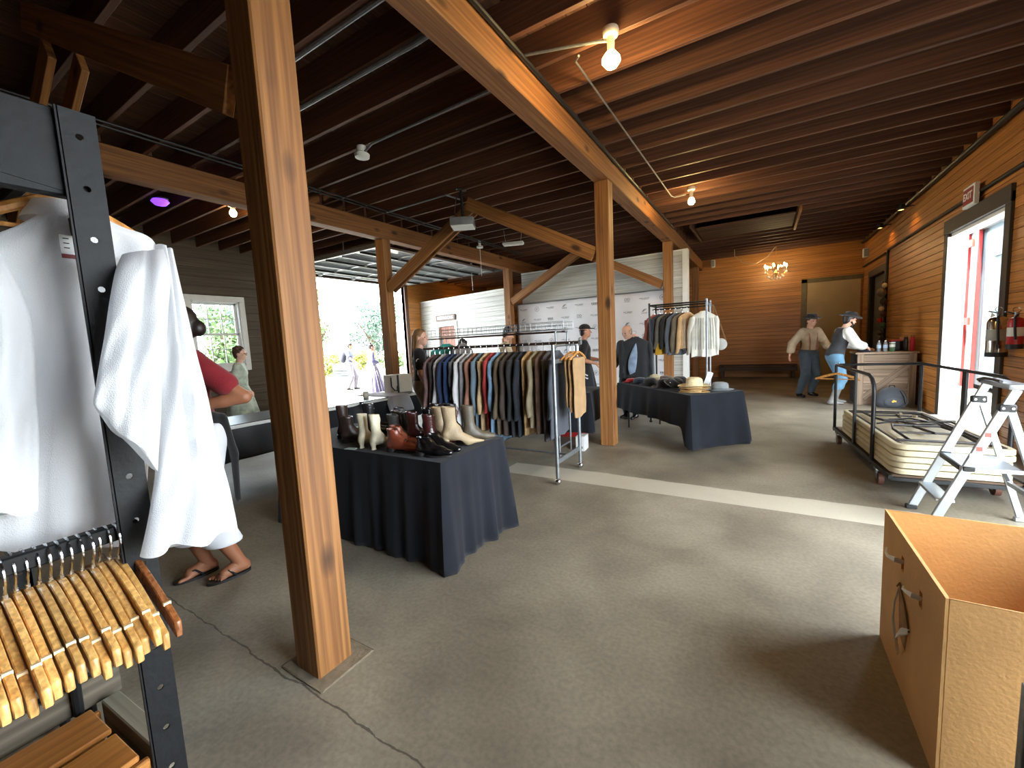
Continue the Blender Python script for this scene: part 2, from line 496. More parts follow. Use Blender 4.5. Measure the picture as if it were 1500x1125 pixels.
# ---- floor: one concrete slab
def floor_material():
    m, nt, b = newmat('concrete_floor')
    N, L = nt.nodes, nt.links
    tc = N.new('ShaderNodeTexCoord')
    def noise(sc, det=6, dist=0.0, vec=None):
        n = N.new('ShaderNodeTexNoise'); n.inputs['Scale'].default_value = sc; n.inputs['Detail'].default_value = det
        n.inputs['Distortion'].default_value = dist
        L.new(vec or tc.outputs['Object'], n.inputs['Vector']); return n.outputs['Fac']
    def ramp(f, a, b_, ca, cb):
        r = N.new('ShaderNodeValToRGB'); r.color_ramp.elements[0].position = a; r.color_ramp.elements[1].position = b_
        r.color_ramp.elements[0].color = (*ca, 1); r.color_ramp.elements[1].color = (*cb, 1)
        L.new(f, r.inputs['Fac']); return r.outputs['Color']
    def mixc(f, a, b_, typ='MIX'):
        x = N.new('ShaderNodeMix'); x.data_type = 'RGBA'; x.blend_type = typ
        if isinstance(f, float): x.inputs[0].default_value = f
        else: L.new(f, x.inputs[0])
        L.new(a, x.inputs[6])
        if isinstance(b_, tuple): x.inputs[7].default_value = (*b_, 1)
        else: L.new(b_, x.inputs[7])
        return x.outputs[2]
    def mth(op, a, b_):
        x = N.new('ShaderNodeMath'); x.operation = op
        for i, q in enumerate((a, b_)):
            if isinstance(q, (int, float)): x.inputs[i].default_value = q
            else: L.new(q, x.inputs[i])
        return x.outputs[0]
    base = ramp(noise(1.6, 8, 0.4), 0.3, 0.72, lin((118, 110, 97)), lin((158, 149, 132)))
    cloud = ramp(noise(0.55, 5, 0.8), 0.35, 0.7, (0.72, 0.70, 0.66), (1.12, 1.12, 1.12))
    col = mixc(1.0, base, cloud, 'MULTIPLY')
    fine = ramp(noise(45, 4), 0.35, 0.65, (0.86, 0.86, 0.86), (1.08, 1.08, 1.08))
    col = mixc(1.0, col, fine, 'MULTIPLY')
    sep = N.new('ShaderNodeSeparateXYZ'); L.new(tc.outputs['Object'], sep.inputs[0])
    wob = mth('MULTIPLY', mth('SUBTRACT', noise(2.2, 3), 0.5), 0.10)
    y = mth('ADD', sep.outputs['Y'], wob)
    # poured strip of paler concrete across the hall
    band = mth('MULTIPLY', mth('GREATER_THAN', sep.outputs['Y'], 3.92), mth('LESS_THAN', y, 4.30))
    band = mth('MULTIPLY', band, mth('GREATER_THAN', sep.outputs['X'], -2.6))
    col = mixc(mth('MULTIPLY', band, 0.55), col, lin((212, 204, 184)))
    # control joints and the crack beside the post
    wv = mth('MULTIPLY', mth('SUBTRACT', noise(7, 5), 0.5), 0.05)
    jx = mth('ABSOLUTE', mth('SUBTRACT', mth('ADD', sep.outputs['Y'], wv), 0.94), 0.0)
    crack = mth('MULTIPLY', mth('LESS_THAN', jx, mth('ADD', -0.001, mth('MULTIPLY', noise(20, 3), 0.010))), 1.0)
    j2 = mth('ABSOLUTE', mth('SUBTRACT', sep.outputs['Y'], 3.92), 0.0)
    crack2 = mth('MULTIPLY', mth('LESS_THAN', j2, 0.004), 0.5)
    crack = mth('MAXIMUM', crack, crack2)
    col = mixc(mth('MULTIPLY', crack, 0.7), col, lin((44, 40, 36)))
    L.new(col, b.inputs['Base Color'])
    rr = N.new('ShaderNodeMapRange'); rr.inputs[3].default_value = 0.42; rr.inputs[4].default_value = 0.68
    L.new(noise(1.1, 4), rr.inputs[0]); L.new(rr.outputs[0], b.inputs['Roughness'])
    bp = N.new('ShaderNodeBump'); bp.inputs['Strength'].default_value = 0.35; bp.inputs['Distance'].default_value = 0.006
    hsum = mth('SUBTRACT', mth('ADD', noise(22, 6), mth('MULTIPLY', noise(4, 4), 1.2)), mth('MULTIPLY', crack, 1.5))
    L.new(hsum, bp.inputs['Height']); L.new(bp.outputs[0], b.inputs['Normal'])
    return m
fl = MB().span(XL-0.2, XR+0.2, YB-0.2, YF+0.2, -0.15, 0.0).build('floor', floor_material(), smooth=False)
tag(fl, kind='structure')

# ---- walls: backing with real openings, boards nailed on as pieces
def wall_axis_y(name, x, side, y0, y1, z1, openings, bmat, bh, th=0.12, board_t=0.018, splits=()):
    """wall in a plane x = const; side = +1 when the room lies on its +x side"""
    mb = MB()
    cuts = sorted(openings)
    y = y0
    for (a, b, za, zb) in cuts:
        mb.span(x, x-side*th, y, a, 0, z1)
        if za > 0: mb.span(x, x-side*th, a, b, 0, za)
        mb.span(x, x-side*th, a, b, zb, z1)
        y = b
    mb.span(x, x-side*th, y, y1, 0, z1)
    wl = tag(mb.build(name, M_BACK, smooth=False), kind='structure')
    z = 0.0
    while z < z1-0.02:
        h = min(bh, z1-z)
        segs = [(y0, y1)]
        for (a, b, za, zb) in cuts:
            if z+h > za+0.01 and z < zb-0.01:
                ns = []
                for (p, q) in segs:
                    if b <= p or a >= q: ns.append((p, q)); continue
                    if a > p: ns.append((p, a))
                    if b < q: ns.append((b, q))
                segs = ns
        for sp_ in splits:
            segs = [q_ for (p, q) in segs for q_ in (((p, sp_), (sp_, q)) if p < sp_-0.01 and q > sp_+0.01 else ((p, q),))]
        for (p, q) in segs:
            bm_ = bmat(p, q) if callable(bmat) else bmat
            timber('board', (x+side*board_t/2, p, z+h/2), (x+side*board_t/2, q, z+h/2), board_t, h-0.005, bm_, wl, bevel=0.003)
        z += bh
    return wl
def wall_axis_x(name, y, x0, x1, z1, openings, bmat, bh, th=0.12, board_t=0.018, side=-1):
    mb = MB(); cuts = sorted(openings); x = x0
    for (a, b, za, zb) in cuts:
        mb.span(x, a, y, y-side*th, 0, z1); mb.span(a, b, y, y-side*th, zb, z1); x = b
    mb.span(x, x1, y, y-side*th, 0, z1)
    wl = tag(mb.build(name, M_BACK, smooth=False), kind='structure')
    if bmat is None: return wl
    z = 0.0
    while z < z1-0.02:
        h = min(bh, z1-z)
        segs = [(x0, x1)]
        for (a, b, za, zb) in cuts:
            if z+h > za+0.01 and z < zb-0.01:
                segs = [s_ for (p, q) in segs for s_ in ((p, min(q, a)), (max(p, b), q)) if s_[1]-s_[0] > 0.01]
        for (p, q) in segs:
            timber('board', (p, y+side*board_t/2, z+h/2), (q, y+side*board_t/2, z+h/2), h-0.005, board_t, bmat, wl, up=(0, 1, 0), bevel=0.003)
        z += bh
    return wl
D1 = (7.22, 8.98, 0, 2.80)            # open side door in the right wall
D0 = (0.3, 4.2, 0, 2.8)              # assumed opening for the daylight on the shirt, outside the picture
D2 = (12.75, 14.35, 0, 2.72)          # dark doorway beyond
GD = (6.15, 10.30, 0, 3.53)           # overhead door in the left wall
WN = (4.09, 5.05, 1.26, 2.72)         # window
wall_axis_y('wall_right', XR, -1, YB, YF, ZD, [D0, D1, D2], W_WALL, 0.118)
wall_axis_y('wall_left', XL, 1, YB, YF, ZD, [WN, GD], lambda p, q: W_WALLD if q < 10.4 else W_WALL, 0.19, splits=(10.30,))
wall_axis_x('wall_back', YF, XL, XR, ZD, [], W_WALL, 0.118)
wall_axis_x('wall_behind', YB, XL, XR, ZD, [], None, 0.3, side=1)

# ---- ceiling: roof slab, deck boards, joists in three bays
ce = tag(MB().span(XL-0.2, XR+0.2, YB-0.2, YF+0.2, ZD+0.03, ZD+0.3).build('ceiling', M_BACK, smooth=False), kind='structure')
x = XL
while x < XR:
    timber('deck_board', (x+0.09, YB, ZD+0.015), (x+0.09, YF, ZD+0.015), 0.174, 0.028, W_DECK, ce, bevel=0.003)
    x += 0.18
XM, XS = -1.83, -6.19                 # beam rows
for (x0, x1, ph, sp) in ((XM-0.12, XR, 4.323, 0.435), (XS-0.12, XM+0.12, 3.04, 0.452), (XL, XS+0.12, 2.615, 0.435)):
    k = math.ceil((YB+0.2-ph)/sp)
    while ph+k*sp < YF-0.1:
        yj = ph+k*sp
        a = x0
        if x1 == XR and 10.3 < yj < 12.1: a = 0.62
        timber('joist', (a, yj, (ZJ+ZD)/2), (x1, yj, (ZJ+ZD)/2), 0.045, ZD-ZJ, W_JOIST, ce, bevel=0.003)
        k += 1
# stair hatch framed between the joists
hatch = thing('ceiling_hatch', 'dark wooden stair hatch let into the joists beyond the beam', 'hatch', (-0.4, 11.2, ZJ))
timber('header', (1.02, -0.95, 0.09), (1.02, 0.95, 0.09), 0.045, 0.26, W_POST, hatch)
timber('header', (-1.0, -0.95, 0.12), (-1.0, 0.95, 0.12), 0.045, 0.26, W_JOIST, hatch)
for i in range(6):
    timber('panel_board', (-0.95, -0.42+i*0.23, 0.05), (0.97, -0.42+i*0.23, 0.05), 0.225, 0.025, W_DECK, hatch, up=(0, 0, 1))

# ---- posts, beams and braces
POSTS = {}
def post(x, y, size, label, m=W_POST):
    o = timber('support_post', (x, y, 0), (x, y, ZB), size, size, m, bevel=0.008)
    return tag(o, label, 'post', 'timber posts')
post(XM+0.025, 1.085, 0.180, 'thick timber post beside the rack of the white shirt, footed in a concrete patch')
post(XM, 5.56, 0.19, 'timber post at the end of the black hat table')
post(XM, 9.95, 0.19, 'timber post at the corner of the white partition')
post(XM, 14.4, 0.19, 'timber post in the dark back room')
post(XS, 1.15, 0.2, 'timber post behind the hanging white shirt')
post(XS, 5.68, 0.2, 'timber post in front of the open overhead door')
post(XS, 10.2, 0.2, 'timber post where the low and high white partitions meet')
pad = MB().span(-1.96, -1.64, 0.955, 1.245, 0.0, 0.008).build('post_pad', mat('rough_mortar', (132, 120, 100), 0.85, var=0.25, scale=14, bump=0.8, bscale=30), bevel=0.006)
tag(pad, 'rough mortar patch around the foot of the thick timber post', 'mortar patch')
for x_, lab, m_ in ((XM, 'long timber beam carried by the posts over the shoe table', W_BEAM), (XS, 'dark timber beam in front of the overhead door', W_BEAM)):
    tag(timber('ceiling_beam', (x_, YB, (ZB+ZJ)/2), (x_, YF, (ZB+ZJ)/2), 0.21, ZJ-ZB, m_, bevel=0.008), lab, 'beam', 'ceiling beams')
def brace(x, y, s, label, L=2.2, zb=2.48, gap=0.062):
    t = thing('knee_brace', label, 'brace', (x, y, zb), 0, 'knee braces')
    for dy in (-gap, gap):
        timber('plank', (s*0.125, dy, 0.140), (s*L, dy, 0.10+(L-0.05)*0.527), 0.045, 0.19, W_POST, t, bevel=0.004)
    return t
brace(XM, 1.08, -1, 'doubled plank brace rising from the thick post beside the shirt rack', 2.78)
brace(XM, 5.56, -1, 'doubled plank brace rising from the post beside the hat table')
brace(XM, 9.95, -1, 'doubled plank brace rising from the post at the partition corner')
brace(XS, 1.15, 1, 'doubled plank brace rising from the post behind the white shirt', 1.80, 2.73, 0.085)
brace(XS, 5.68, 1, 'doubled plank brace rising from the post before the overhead door')
brace(XS, 10.2, 1, 'doubled plank brace rising in front of the printed backdrop')

# ---- window
def window():
    a, b, za, zb = WN
    w_ = thing('window_1', None, None, (XL, 0, 0)); tag(w_, kind='structure')
    t = 0.115
    fr = MB()
    for (p, q, r, s) in ((a-t, b+t, zb, zb+t), (a-t, b+t, za-t, za), (a-t, a, za, zb), (b, b+t, za, zb)):
        fr.span(0.018, 0.045, p, q, r, s)
    fr.build('casing', M_WHITE, w_, bevel=0.004)
    jb = MB()
    jb.span(-0.16, 0.02, a, a+0.03, za, zb).span(-0.16, 0.02, b-0.03, b, za, zb).span(-0.16, 0.02, a, b, zb-0.03, zb).span(-0.16, 0.02, a, b, za, za+0.035)
    jb.build('jamb', M_WHITE, w_)
    zm = (za+zb)/2
    for (z0, z1, xo) in ((za+0.035, zm+0.02, -0.08), (zm-0.02, zb-0.03, -0.12)):
        sa = MB(); s = 0.045; p, q = a+0.03, b-0.03
        sa.span(xo, xo+0.035, p, q, z0, z0+s).span(xo, xo+0.035, p, q, z1-s, z1).span(xo, xo+0.035, p, p+s, z0, z1).span(xo, xo+0.035, q-s, q, z0, z1)
        so = sa.build('sash', M_WHITE, w_, bevel=0.003)
        for i in (1, 2):
            yy = p+s+(q-p-2*s)*i/3
            MB().span(xo+0.008, xo+0.028, yy-0.009, yy+0.009, z0+s, z1-s).build('muntin', M_WHITE, so)
        zz = (z0+z1)/2
        MB().span(xo+0.008, xo+0.028, p+s, q-s, zz-0.009, zz+0.009).build('muntin', M_WHITE, so)
        for i in range(3):
            for j in range(2):
                ya = p+s+(q-p-2*s)*i/3; yb_ = p+s+(q-p-2*s)*(i+1)/3
                zc, zd_ = (z0+s, zz) if j == 0 else (zz, z1-s)
                MB().span(xo+0.016, xo+0.02, ya, yb_, zc, zd_).build('pane', G_CLEAR, so, smooth=False)
window()

# ---- overhead door, rolled up under the joists
def garage():
    g = thing('overhead_door', 'glazed aluminium overhead door rolled up flat under the joists', 'garage door', (XL, (GD[0]+GD[1])/2, 3.60))
    wy = GD[1]-GD[0]+0.1; n = 6; sw = 0.59
    for i in range(n):
        x0 = 0.12+i*sw; x1 = x0+sw-0.012
        fr = MB()
        fr.span(x0, x0+0.055, -wy/2, wy/2, -0.025, 0.025).span(x1-0.055, x1, -wy/2, wy/2, -0.025, 0.025)
        for k in range(5):
            yy = -wy/2+0.03+(wy-0.06)*k/4
            fr.span(x0, x1, yy-0.03, yy+0.03, -0.025, 0.025)
        s = fr.build('section', M_ALU, g, bevel=0.004)
        for k in range(4):
            ya = -wy/2+0.06+(wy-0.06)*k/4; yb_ = ya+(wy-0.06)/4-0.06
            MB().span(x0+0.055, x1-0.055, ya, yb_, -0.004, 0.004).build('pane', G_FROST, s, smooth=False)
        if i:
            MB().span(x0-0.03, x0+0.02, -wy/2, wy/2, -0.075, -0.027).build('strut', M_BLACKM if i % 2 else M_STEEL, g, bevel=0.005)
        for k in range(3):
            yy = -wy/2+wy*(k+1)/4
            MB().box((x0, yy, -0.04), (0.13, 0.07, 0.03)).cyl((x0-0.02, yy-0.04, -0.055), (x0-0.02, yy+0.04, -0.055), 0.014, 8).build('hinge', M_STEEL, g)
    for s in (-1, 1):
        MB().span(0.1, 3.9, s*(wy/2+0.03)-0.03, s*(wy/2+0.03)+0.03, -0.04, -0.034).span(0.1, 3.9, s*(wy/2+0.06)-0.003, s*(wy/2+0.06)+0.003, -0.04, 0.05).build('track', M_STEEL, g)
        for xx in (1.2, 2.6, 3.8):
            MB().span(xx-0.02, xx+0.02, s*(wy/2+0.06)-0.003, s*(wy/2+0.06)+0.003, 0.02, 0.24).build('track_hanger', M_STEEL, g)
    MB().cyl((0.14, -wy/2, 0.16), (0.14, wy/2, 0.16), 0.03, 12).build('torsion_spring', M_BLACKM, g)
garage()
jm = tag(MB().span(XL-0.12, XL+0.04, GD[1], GD[1]+0.14, 0, GD[3]+0.05).span(XL-0.12, XL+0.04, GD[0]-0.14, GD[0], 0, GD[3]+0.05).build('trim_1', mat('brown_trim', (92, 62, 44), 0.5), bevel=0.004), kind='structure')

# ---- right wall: side door opening trim, dark doorway, conduit, signs
tr = MB()
a, b, za, zb = D1
tr.span(XR-0.05, XR+0.14, b, b+0.12, 0, zb+0.12).span(XR-0.05, XR+0.14, a-0.14, a, 0, zb+0.12)
tag(tr.build('trim_2', M_DARKTRIM, bevel=0.005), kind='structure')
tag(MB().span(XR-0.06, XR+0.14, a-0.14, b+0.12, zb, zb+0.20).build('trim_3', M_DARKTRIM, bevel=0.005), kind='structure')
tag(MB().span(XR+0.0, XR+0.13, a, b, zb-0.05, zb-0.002).build('trim_4', M_WHITE), kind='structure')
tag(MB().span(XR-0.045, XR+0.15, b-0.03, b-0.001, 0, zb-0.05).build('trim_7', M_WHITE), kind='structure')
a, b, za, zb = D2
tr = MB().span(XR-0.05, XR+0.12, a-0.13, a, 0, zb).span(XR-0.05, XR+0.12, b, b+0.13, 0, zb).span(XR-0.05, XR+0.12, a-0.13, b+0.13, zb, zb+0.16)
tag(tr.build('trim_5', M_DARKTRIM, bevel=0.005), kind='structure')
dd = thing('door_2', None, None, (XR+0.09, 0, 0)); tag(dd, kind='structure')
MB().span(-0.02, 0.02, a, b, 0, zb).build('leaf', mat('grey_door_paint', (70, 68, 64), 0.5), dd)
for k in range(2):
    MB().span(-0.035, -0.02, a+0.15, b-0.15, 0.25+k*1.25, 1.3+k*1.25).build('door_panel', mat('grey_door_panel', (78, 76, 72), 0.5), dd, bevel=0.01)
# beige door in the far wall
d3 = thing('door_3', None, None, (0, YF, 0)); tag(d3, kind='structure')
M_BEIGE = mat('beige_door_paint', (178, 152, 112), 0.55, var=0.06, scale=3)
MB().span(1.12, 2.36, -0.055, -0.018, 0.0, 2.80).build('leaf', M_BEIGE, d3, bevel=0.004)
MB().span(0.98, 1.12, -0.07, -0.018, 0, 2.92).span(0.98, 2.40, -0.07, -0.018, 2.80, 2.92).build('casing', mat('olive_trim', (104, 92, 66), 0.55), d3, bevel=0.004)
MB().cyl((1.2, -0.06, 1.0), (1.2, -0.12, 1.0), 0.02).ball((1.2, -0.13, 1.0), 0.035).build('door_knob', M_STEEL, d3)
# plinth steps at the foot of the far wall (dark bench)
bench = thing('wall_bench', 'long low dark wooden bench against the far wall', 'bench', (-0.1, YF-0.28, 0))
W_BENCH = wood('bench_timber', (48, 32, 22), (74, 50, 34), rough=0.55)
for k in range(3):
    timber('seat_plank', (-1.1, -0.12+k*0.13, 0.40), (1.0, -0.12+k*0.13, 0.40), 0.12, 0.035, W_BENCH, bench, up=(0, 0, 1))
timber('apron', (-1.1, -0.17, 0.30), (1.0, -0.17, 0.30), 0.02, 0.14, W_BENCH, bench)
for sx in (-1.0, 0.9):
    timber('leg', (sx, 0.0, 0), (sx, 0.0, 0.38), 0.08, 0.30, W_BENCH, bench, up=(0, 1, 0))

# ---- white partition: low section with the restroom door, high section with the backdrop
def partition(name, p0, p1, h, holes, endcap=False):
    p0, p1 = Vector(p0), Vector(p1)
    L = (p1-p0).length; ang = math.atan2(p1.y-p0.y, p1.x-p0.x)
    wl = thing(name, None, None, (p0.x, p0.y, 0), ang); tag(wl, kind='structure')
    mb = MB()
    xx = 0
    for (a, b, za, zb) in holes:
        mb.span(xx, a, 0, 0.1, 0, h); mb.span(a, b, 0, 0.1, zb, h); xx = b
    mb.span(xx, L, 0, 0.1, 0, h)
    mb.build('stud_core', M_WHITE, wl, smooth=False)
    z = 0.0; bh = 0.143
    while z < h-0.02:
        hh = min(bh, h-z)
        segs = [(0, L)]
        for (a, b, za, zb) in holes:
            if z+hh > za+0.01 and z < zb-0.01:
                segs = [q for (p, r) in segs for q in ((p, min(r, a)), (max(p, b), r)) if q[1]-q[0] > 0.01]
        for (p, q) in segs:
            timber('board', (p, -0.009, z+hh/2), (q, -0.009, z+hh/2), hh-0.006, 0.018, W_WHITE, wl, up=(0, 1, 0), bevel=0.003)
        z += bh
    MB().span(0, L, -0.03, 0.11, h, h+0.03).build('cap_rail', M_WHITE, wl, bevel=0.004)
    if endcap:
        MB().span(L, L+0.12, -0.05, 0.13, 0, h+0.03).build('corner_board', M_WHITE, wl, bevel=0.005)
    return wl
partition('wall_partition_low', (XL+0.02, 11.05), (XS-0.11, 10.28), 3.02, [(0.98, 1.82, 0, 2.12)])
partition('wall_partition_high', (XS+0.25, 10.55), (-1.60, 10.45), 3.40, [], True)
_a = math.atan2(10.28-11.05, (XS-0.11)-(XL+0.02))
d4 = thing('door_4', None, None, (XL+0.02, 11.05, 0), _a); tag(d4, kind='structure')
W_RED = wood('restroom_door_timber', (120, 66, 40), (158, 92, 58), rough=0.5)
MB().span(0.86, 0.98, -0.045, 0.0, 0, 2.24).span(1.82, 1.94, -0.045, 0.0, 0, 2.24).span(0.86, 1.94, -0.045, 0.0, 2.12, 2.26).build('casing', M_WHITE, d4, bevel=0.005)
for k in range(6):
    timber('plank', (1.05+k*0.14, 0.05, 0.01), (1.05+k*0.14, 0.05, 2.11), 0.136, 0.03, W_RED, d4, up=(0, 1, 0))
MB().span(1.12, 1.68, 0.02, 0.034, 1.12, 1.42).build('rail', M_WHITE, d4, bevel=0.004)
M_SIGNB = mat('restroom_sign_brown', (104, 84, 76), 0.6)
M_SIGNW = mat('sign_white', (232, 226, 220), 0.6)
def text_mesh(body, size, m, parent, loc, rot, name='lettering', bold=0.0, ext=0.002):
    cu = bpy.data.curves.new(name, 'FONT'); cu.body = body; cu.size = size; cu.extrude = ext; cu.offset = bold
    cu.align_x = 'CENTER'; cu.align_y = 'CENTER'; cu.resolution_u = 3
    tmp = bpy.data.objects.new(name, cu); C.objects.link(tmp)
    bpy.context.view_layer.update()
    me = bpy.data.meshes.new_from_object(tmp.evaluated_get(bpy.context.evaluated_depsgraph_get()))
    bpy.data.objects.remove(tmp)
    me.materials.clear(); me.materials.append(m)
    return link(name, me, None, parent, loc, rot)
sg = thing('restroom_sign', 'brown restrooms sign with white capitals over the door in the low partition', 'sign', (XL+0.02+1.40*math.cos(_a)+0.06*math.sin(_a), 11.05+1.40*math.sin(_a)-0.06*math.cos(_a), 2.40), _a)
MB().box((0, 0, 0), (0.98, 0.03, 0.19)).build('board', M_SIGNB, sg, bevel=0.004)
text_mesh('RESTROOMS', 0.145, M_SIGNW, sg, (0, -0.018, 0), (PI/2, 0, 0), bold=0.004)

# exit sign above the side door
ex = thing('exit_sign', 'small red and white exit sign over the side door', 'sign', (XR-0.09, 8.05, 3.12), -PI/2)
MB().box((0, 0.0, 0), (0.36, 0.05, 0.27)).build('housing', M_WHITE, ex, bevel=0.006)
MB().box((0, -0.028, 0), (0.30, 0.006, 0.20)).build('face', mat('sign_red', (150, 60, 54), 0.5), ex)
text_mesh('EXIT', 0.13, M_SIGNW, ex, (0, -0.033, 0), (PI/2, 0, 0), bold=0.003)
# ================================================================== OUTSIDE
M_PAVE = mat('sunlit_paving', (120, 116, 106), 0.85, var=0.15, scale=1.5, bump=0.3)
gr = MB().span(-60, XL-0.2, -20, 45, -0.2, -0.02).span(XR+0.2, 25, -20, 45, -0.2, -0.02).span(XL-0.2, XR+0.2, -20, YB-0.2, -0.2, -0.02).build('ground', M_PAVE, smooth=False)
tag(gr, kind='structure')
def leafmat(name, a, b_):
    m, nt, b = newmat(name)
    N, L = nt.nodes, nt.links
    n = N.new('ShaderNodeTexNoise'); n.inputs['Scale'].default_value = 3.0
    tc = N.new('ShaderNodeTexCoord'); L.new(tc.outputs['Object'], n.inputs['Vector'])
    r = N.new('ShaderNodeValToRGB'); r.color_ramp.elements[0].position = 0.35; r.color_ramp.elements[1].position = 0.65
    r.color_ramp.elements[0].color = (*lin(a), 1); r.color_ramp.elements[1].color = (*lin(b_), 1)
    L.new(n.outputs['Fac'], r.inputs['Fac']); L.new(r.outputs['Color'], b.inputs['Base Color'])
    b.inputs['Roughness'].default_value = 0.6
    MATS[name] = m
    return m
LEAF = [leafmat('leaf_green', (62, 88, 44), (100, 124, 66)), leafmat('leaf_blue_green', (60, 84, 74), (98, 120, 102)), leafmat('leaf_yellow_green', (110, 116, 44), (150, 152, 74))]
W_BARK = wood('bark', (70, 56, 44), (110, 92, 72), rough=0.9)
def crown(n, rad, cz, leaf, seed):
    r_ = np.random.RandomState(seed)
    nc = 9
    cc = r_.normal(size=(nc, 3))*np.array([0.5, 0.5, 0.42])*np.array(rad)
    q = cc[r_.randint(0, nc, n)]
    d = r_.normal(size=(n, 3)); d /= np.linalg.norm(d, axis=1)[:, None]
    P = q + d*np.array(rad)*0.5*(0.55+0.45*r_.rand(n, 1)) + np.array([0, 0, cz])
    t = r_.normal(size=(n, 3)); t /= np.linalg.norm(t, axis=1)[:, None]
    b2 = np.cross(t, d); b2 /= np.linalg.norm(b2, axis=1)[:, None]+1e-9
    s = leaf*(0.7+0.6*r_.rand(n, 1))
    V = np.stack([P-t*s, P+b2*s*0.5, P+t*s, P-b2*s*0.5], 1).reshape(-1, 3)
    F = np.arange(4*n).reshape(-1, 4)
    return V, F
def tree(name, label, cat, loc, rad, cz, n, leaf, li, seed, trunk=0.12, group=None):
    t = thing(name, label, cat, loc, 0, group)
    link('foliage', np_mesh('foliage', [crown(n, rad, cz, leaf, seed)], False), LEAF[li], t)['kind'] = 'stuff'
    b = MB().tube([(0, 0, -0.05), (0.05, 0, cz*0.5), (-0.03, 0.05, cz*1.05)], [trunk, trunk*0.8, trunk*0.4], 8)
    for k in range(4):
        a = k*1.7+seed
        b.tube([(0, 0.02, cz*0.55), (math.cos(a)*rad[0]*0.45, math.sin(a)*rad[1]*0.45, cz*0.95)], [trunk*0.5, trunk*0.2], 6)
    b.build('trunk', W_BARK, t)
    return t
tree('conifer_tree', 'tall blue green tree behind the yard seen through the overhead door', 'tree', (-25.2, 21.3, 0), (2.0, 2.0, 2.2), 3.6, 3200, 0.13, 1, 1, 0.2)
tree('garden_tree', 'loose pale green tree on the edge of the open doorway view', 'tree', (-26.6, 18.0, 0), (1.9, 1.9, 2.2), 3.9, 1700, 0.13, 0, 2, 0.18)
tree('garden_tree', 'round green tree farther along beyond the yard', 'tree', (-21.8, 25.6, 0), (2.0, 2.0, 2.0), 3.2, 2200, 0.13, 0, 3, 0.18)
tree('garden_tree', 'green tree outside the white framed window', 'tree', (-19, 8.4, 0), (1.6, 1.6, 1.3), 2.2, 2200, 0.1, 0, 4)
tree('garden_tree', 'blue green tree farther off outside the white framed window', 'tree', (-22, 11.0, 0), (2.0, 2.0, 1.6), 3.2, 2000, 0.13, 1, 5)
for i, (x_, y_, r_, li, lab) in enumerate(((-21.2, 15.0, 0.9, 2, 'yellow green shrub beside the stacked crates'), (-24.0, 17.2, 1.0, 0, 'green hedge bush behind the stacked crates'), (-23.1, 18.8, 1.0, 2, 'yellowish hedge bush behind the person in grey trousers'), (-22.0, 20.3, 1.0, 0, 'green hedge bush behind the lady in lavender'), (-20.9, 21.6, 1.0, 2, 'yellow hedge bush half behind the post by the overhead door'))):
    tree('shrub', lab, 'shrub', (x_, y_, 0), (r_*0.75, r_*0.75, r_*0.7), r_*0.7, 1300, 0.09, li, 20+i, 0.04)
# stacked crates in the yard
M_CRATE = mat('grey_crate', (96, 102, 108), 0.6)
for i, (x_, y_, z_, lab) in enumerate(((-19.6, 14.6, 0, 'grey slatted crate, lower of the pair in the yard'), (-19.6, 14.6, 0.42, 'grey slatted crate, upper of the pair in the yard'), (-18.4, 15.2, 0, 'grey slatted crate alone in the yard'))):
    c_ = thing('slatted_crate', lab, 'crate', (x_, y_, z_-0.02), 0.3, 'crates in the yard')
    for s in (-1, 1):
        for k in range(3):
            MB().box((0, s*0.38, 0.07+k*0.13), (1.0, 0.02, 0.09)).build('slat', M_CRATE, c_)
            MB().box((s*0.5, 0, 0.07+k*0.13), (0.02, 0.76, 0.09)).build('slat', M_CRATE, c_)
        for q in (-1, 1):
            MB().box((s*0.48, q*0.36, 0.2), (0.05, 0.05, 0.40)).build('corner_post', M_CRATE, c_)
    MB().box((0, 0, 0.02), (1.0, 0.76, 0.03)).build('base', M_CRATE, c_)
# container wall outside the side door
ct = thing('storage_container', 'pale blue steel container with red posts outside the side door', 'container', (4.0, 13.3, -0.02))
M_PB = mat('pale_blue_steel', (140, 164, 174), 0.6, var=0.05, scale=4)
M_RED = mat('red_post_paint', (170, 50, 48), 0.5)
M_STRIP = mat('grey_cover_strip', (190, 186, 184), 0.5)
MB().span(0, 2.4, -4.2, 4.2, 0.1, 3.40).build('body', M_PB, ct, smooth=False)
for yy in (-3.1, -1.35, 1.4, 3.1):
    MB().span(-0.02, 0.0, yy-0.8, yy+0.8, 0.15, 3.3).build('side_panel', M_PB, ct, bevel=0.006)
for yy in (-0.28, 0.22):
    MB().span(-0.09, -0.02, yy-0.09, yy+0.09, 0.0, 3.45).build('post', M_RED, ct, bevel=0.006)
MB().span(-0.05, -0.02, -0.17, 0.12, 0.05, 3.40).build('cover_strip', M_STRIP, ct, bevel=0.004)
for zz in (1.4, 3.1):
    MB().span(-0.11, -0.08, -0.15, 0.05, zz, zz+0.16).build('clamp', mat('rust', (110, 60, 42), 0.7), ct)
MB().span(-0.06, -0.02, -2.3, -0.95, 2.75, 3.25).build('sign_panel', M_PB, ct, bevel=0.01)
MB().span(-0.1, 2.5, -4.2, 4.2, 3.40, 3.5).build('roof_edge', M_STRIP, ct, bevel=0.01)
ev = tag(MB().span(XL-1.35, XL-0.12, YB-0.3, YF+0.3, 3.86, 4.05).build('added_eave', M_DARKTRIM), kind='structure')  # unseen eave added to hold daylight back from the white partition
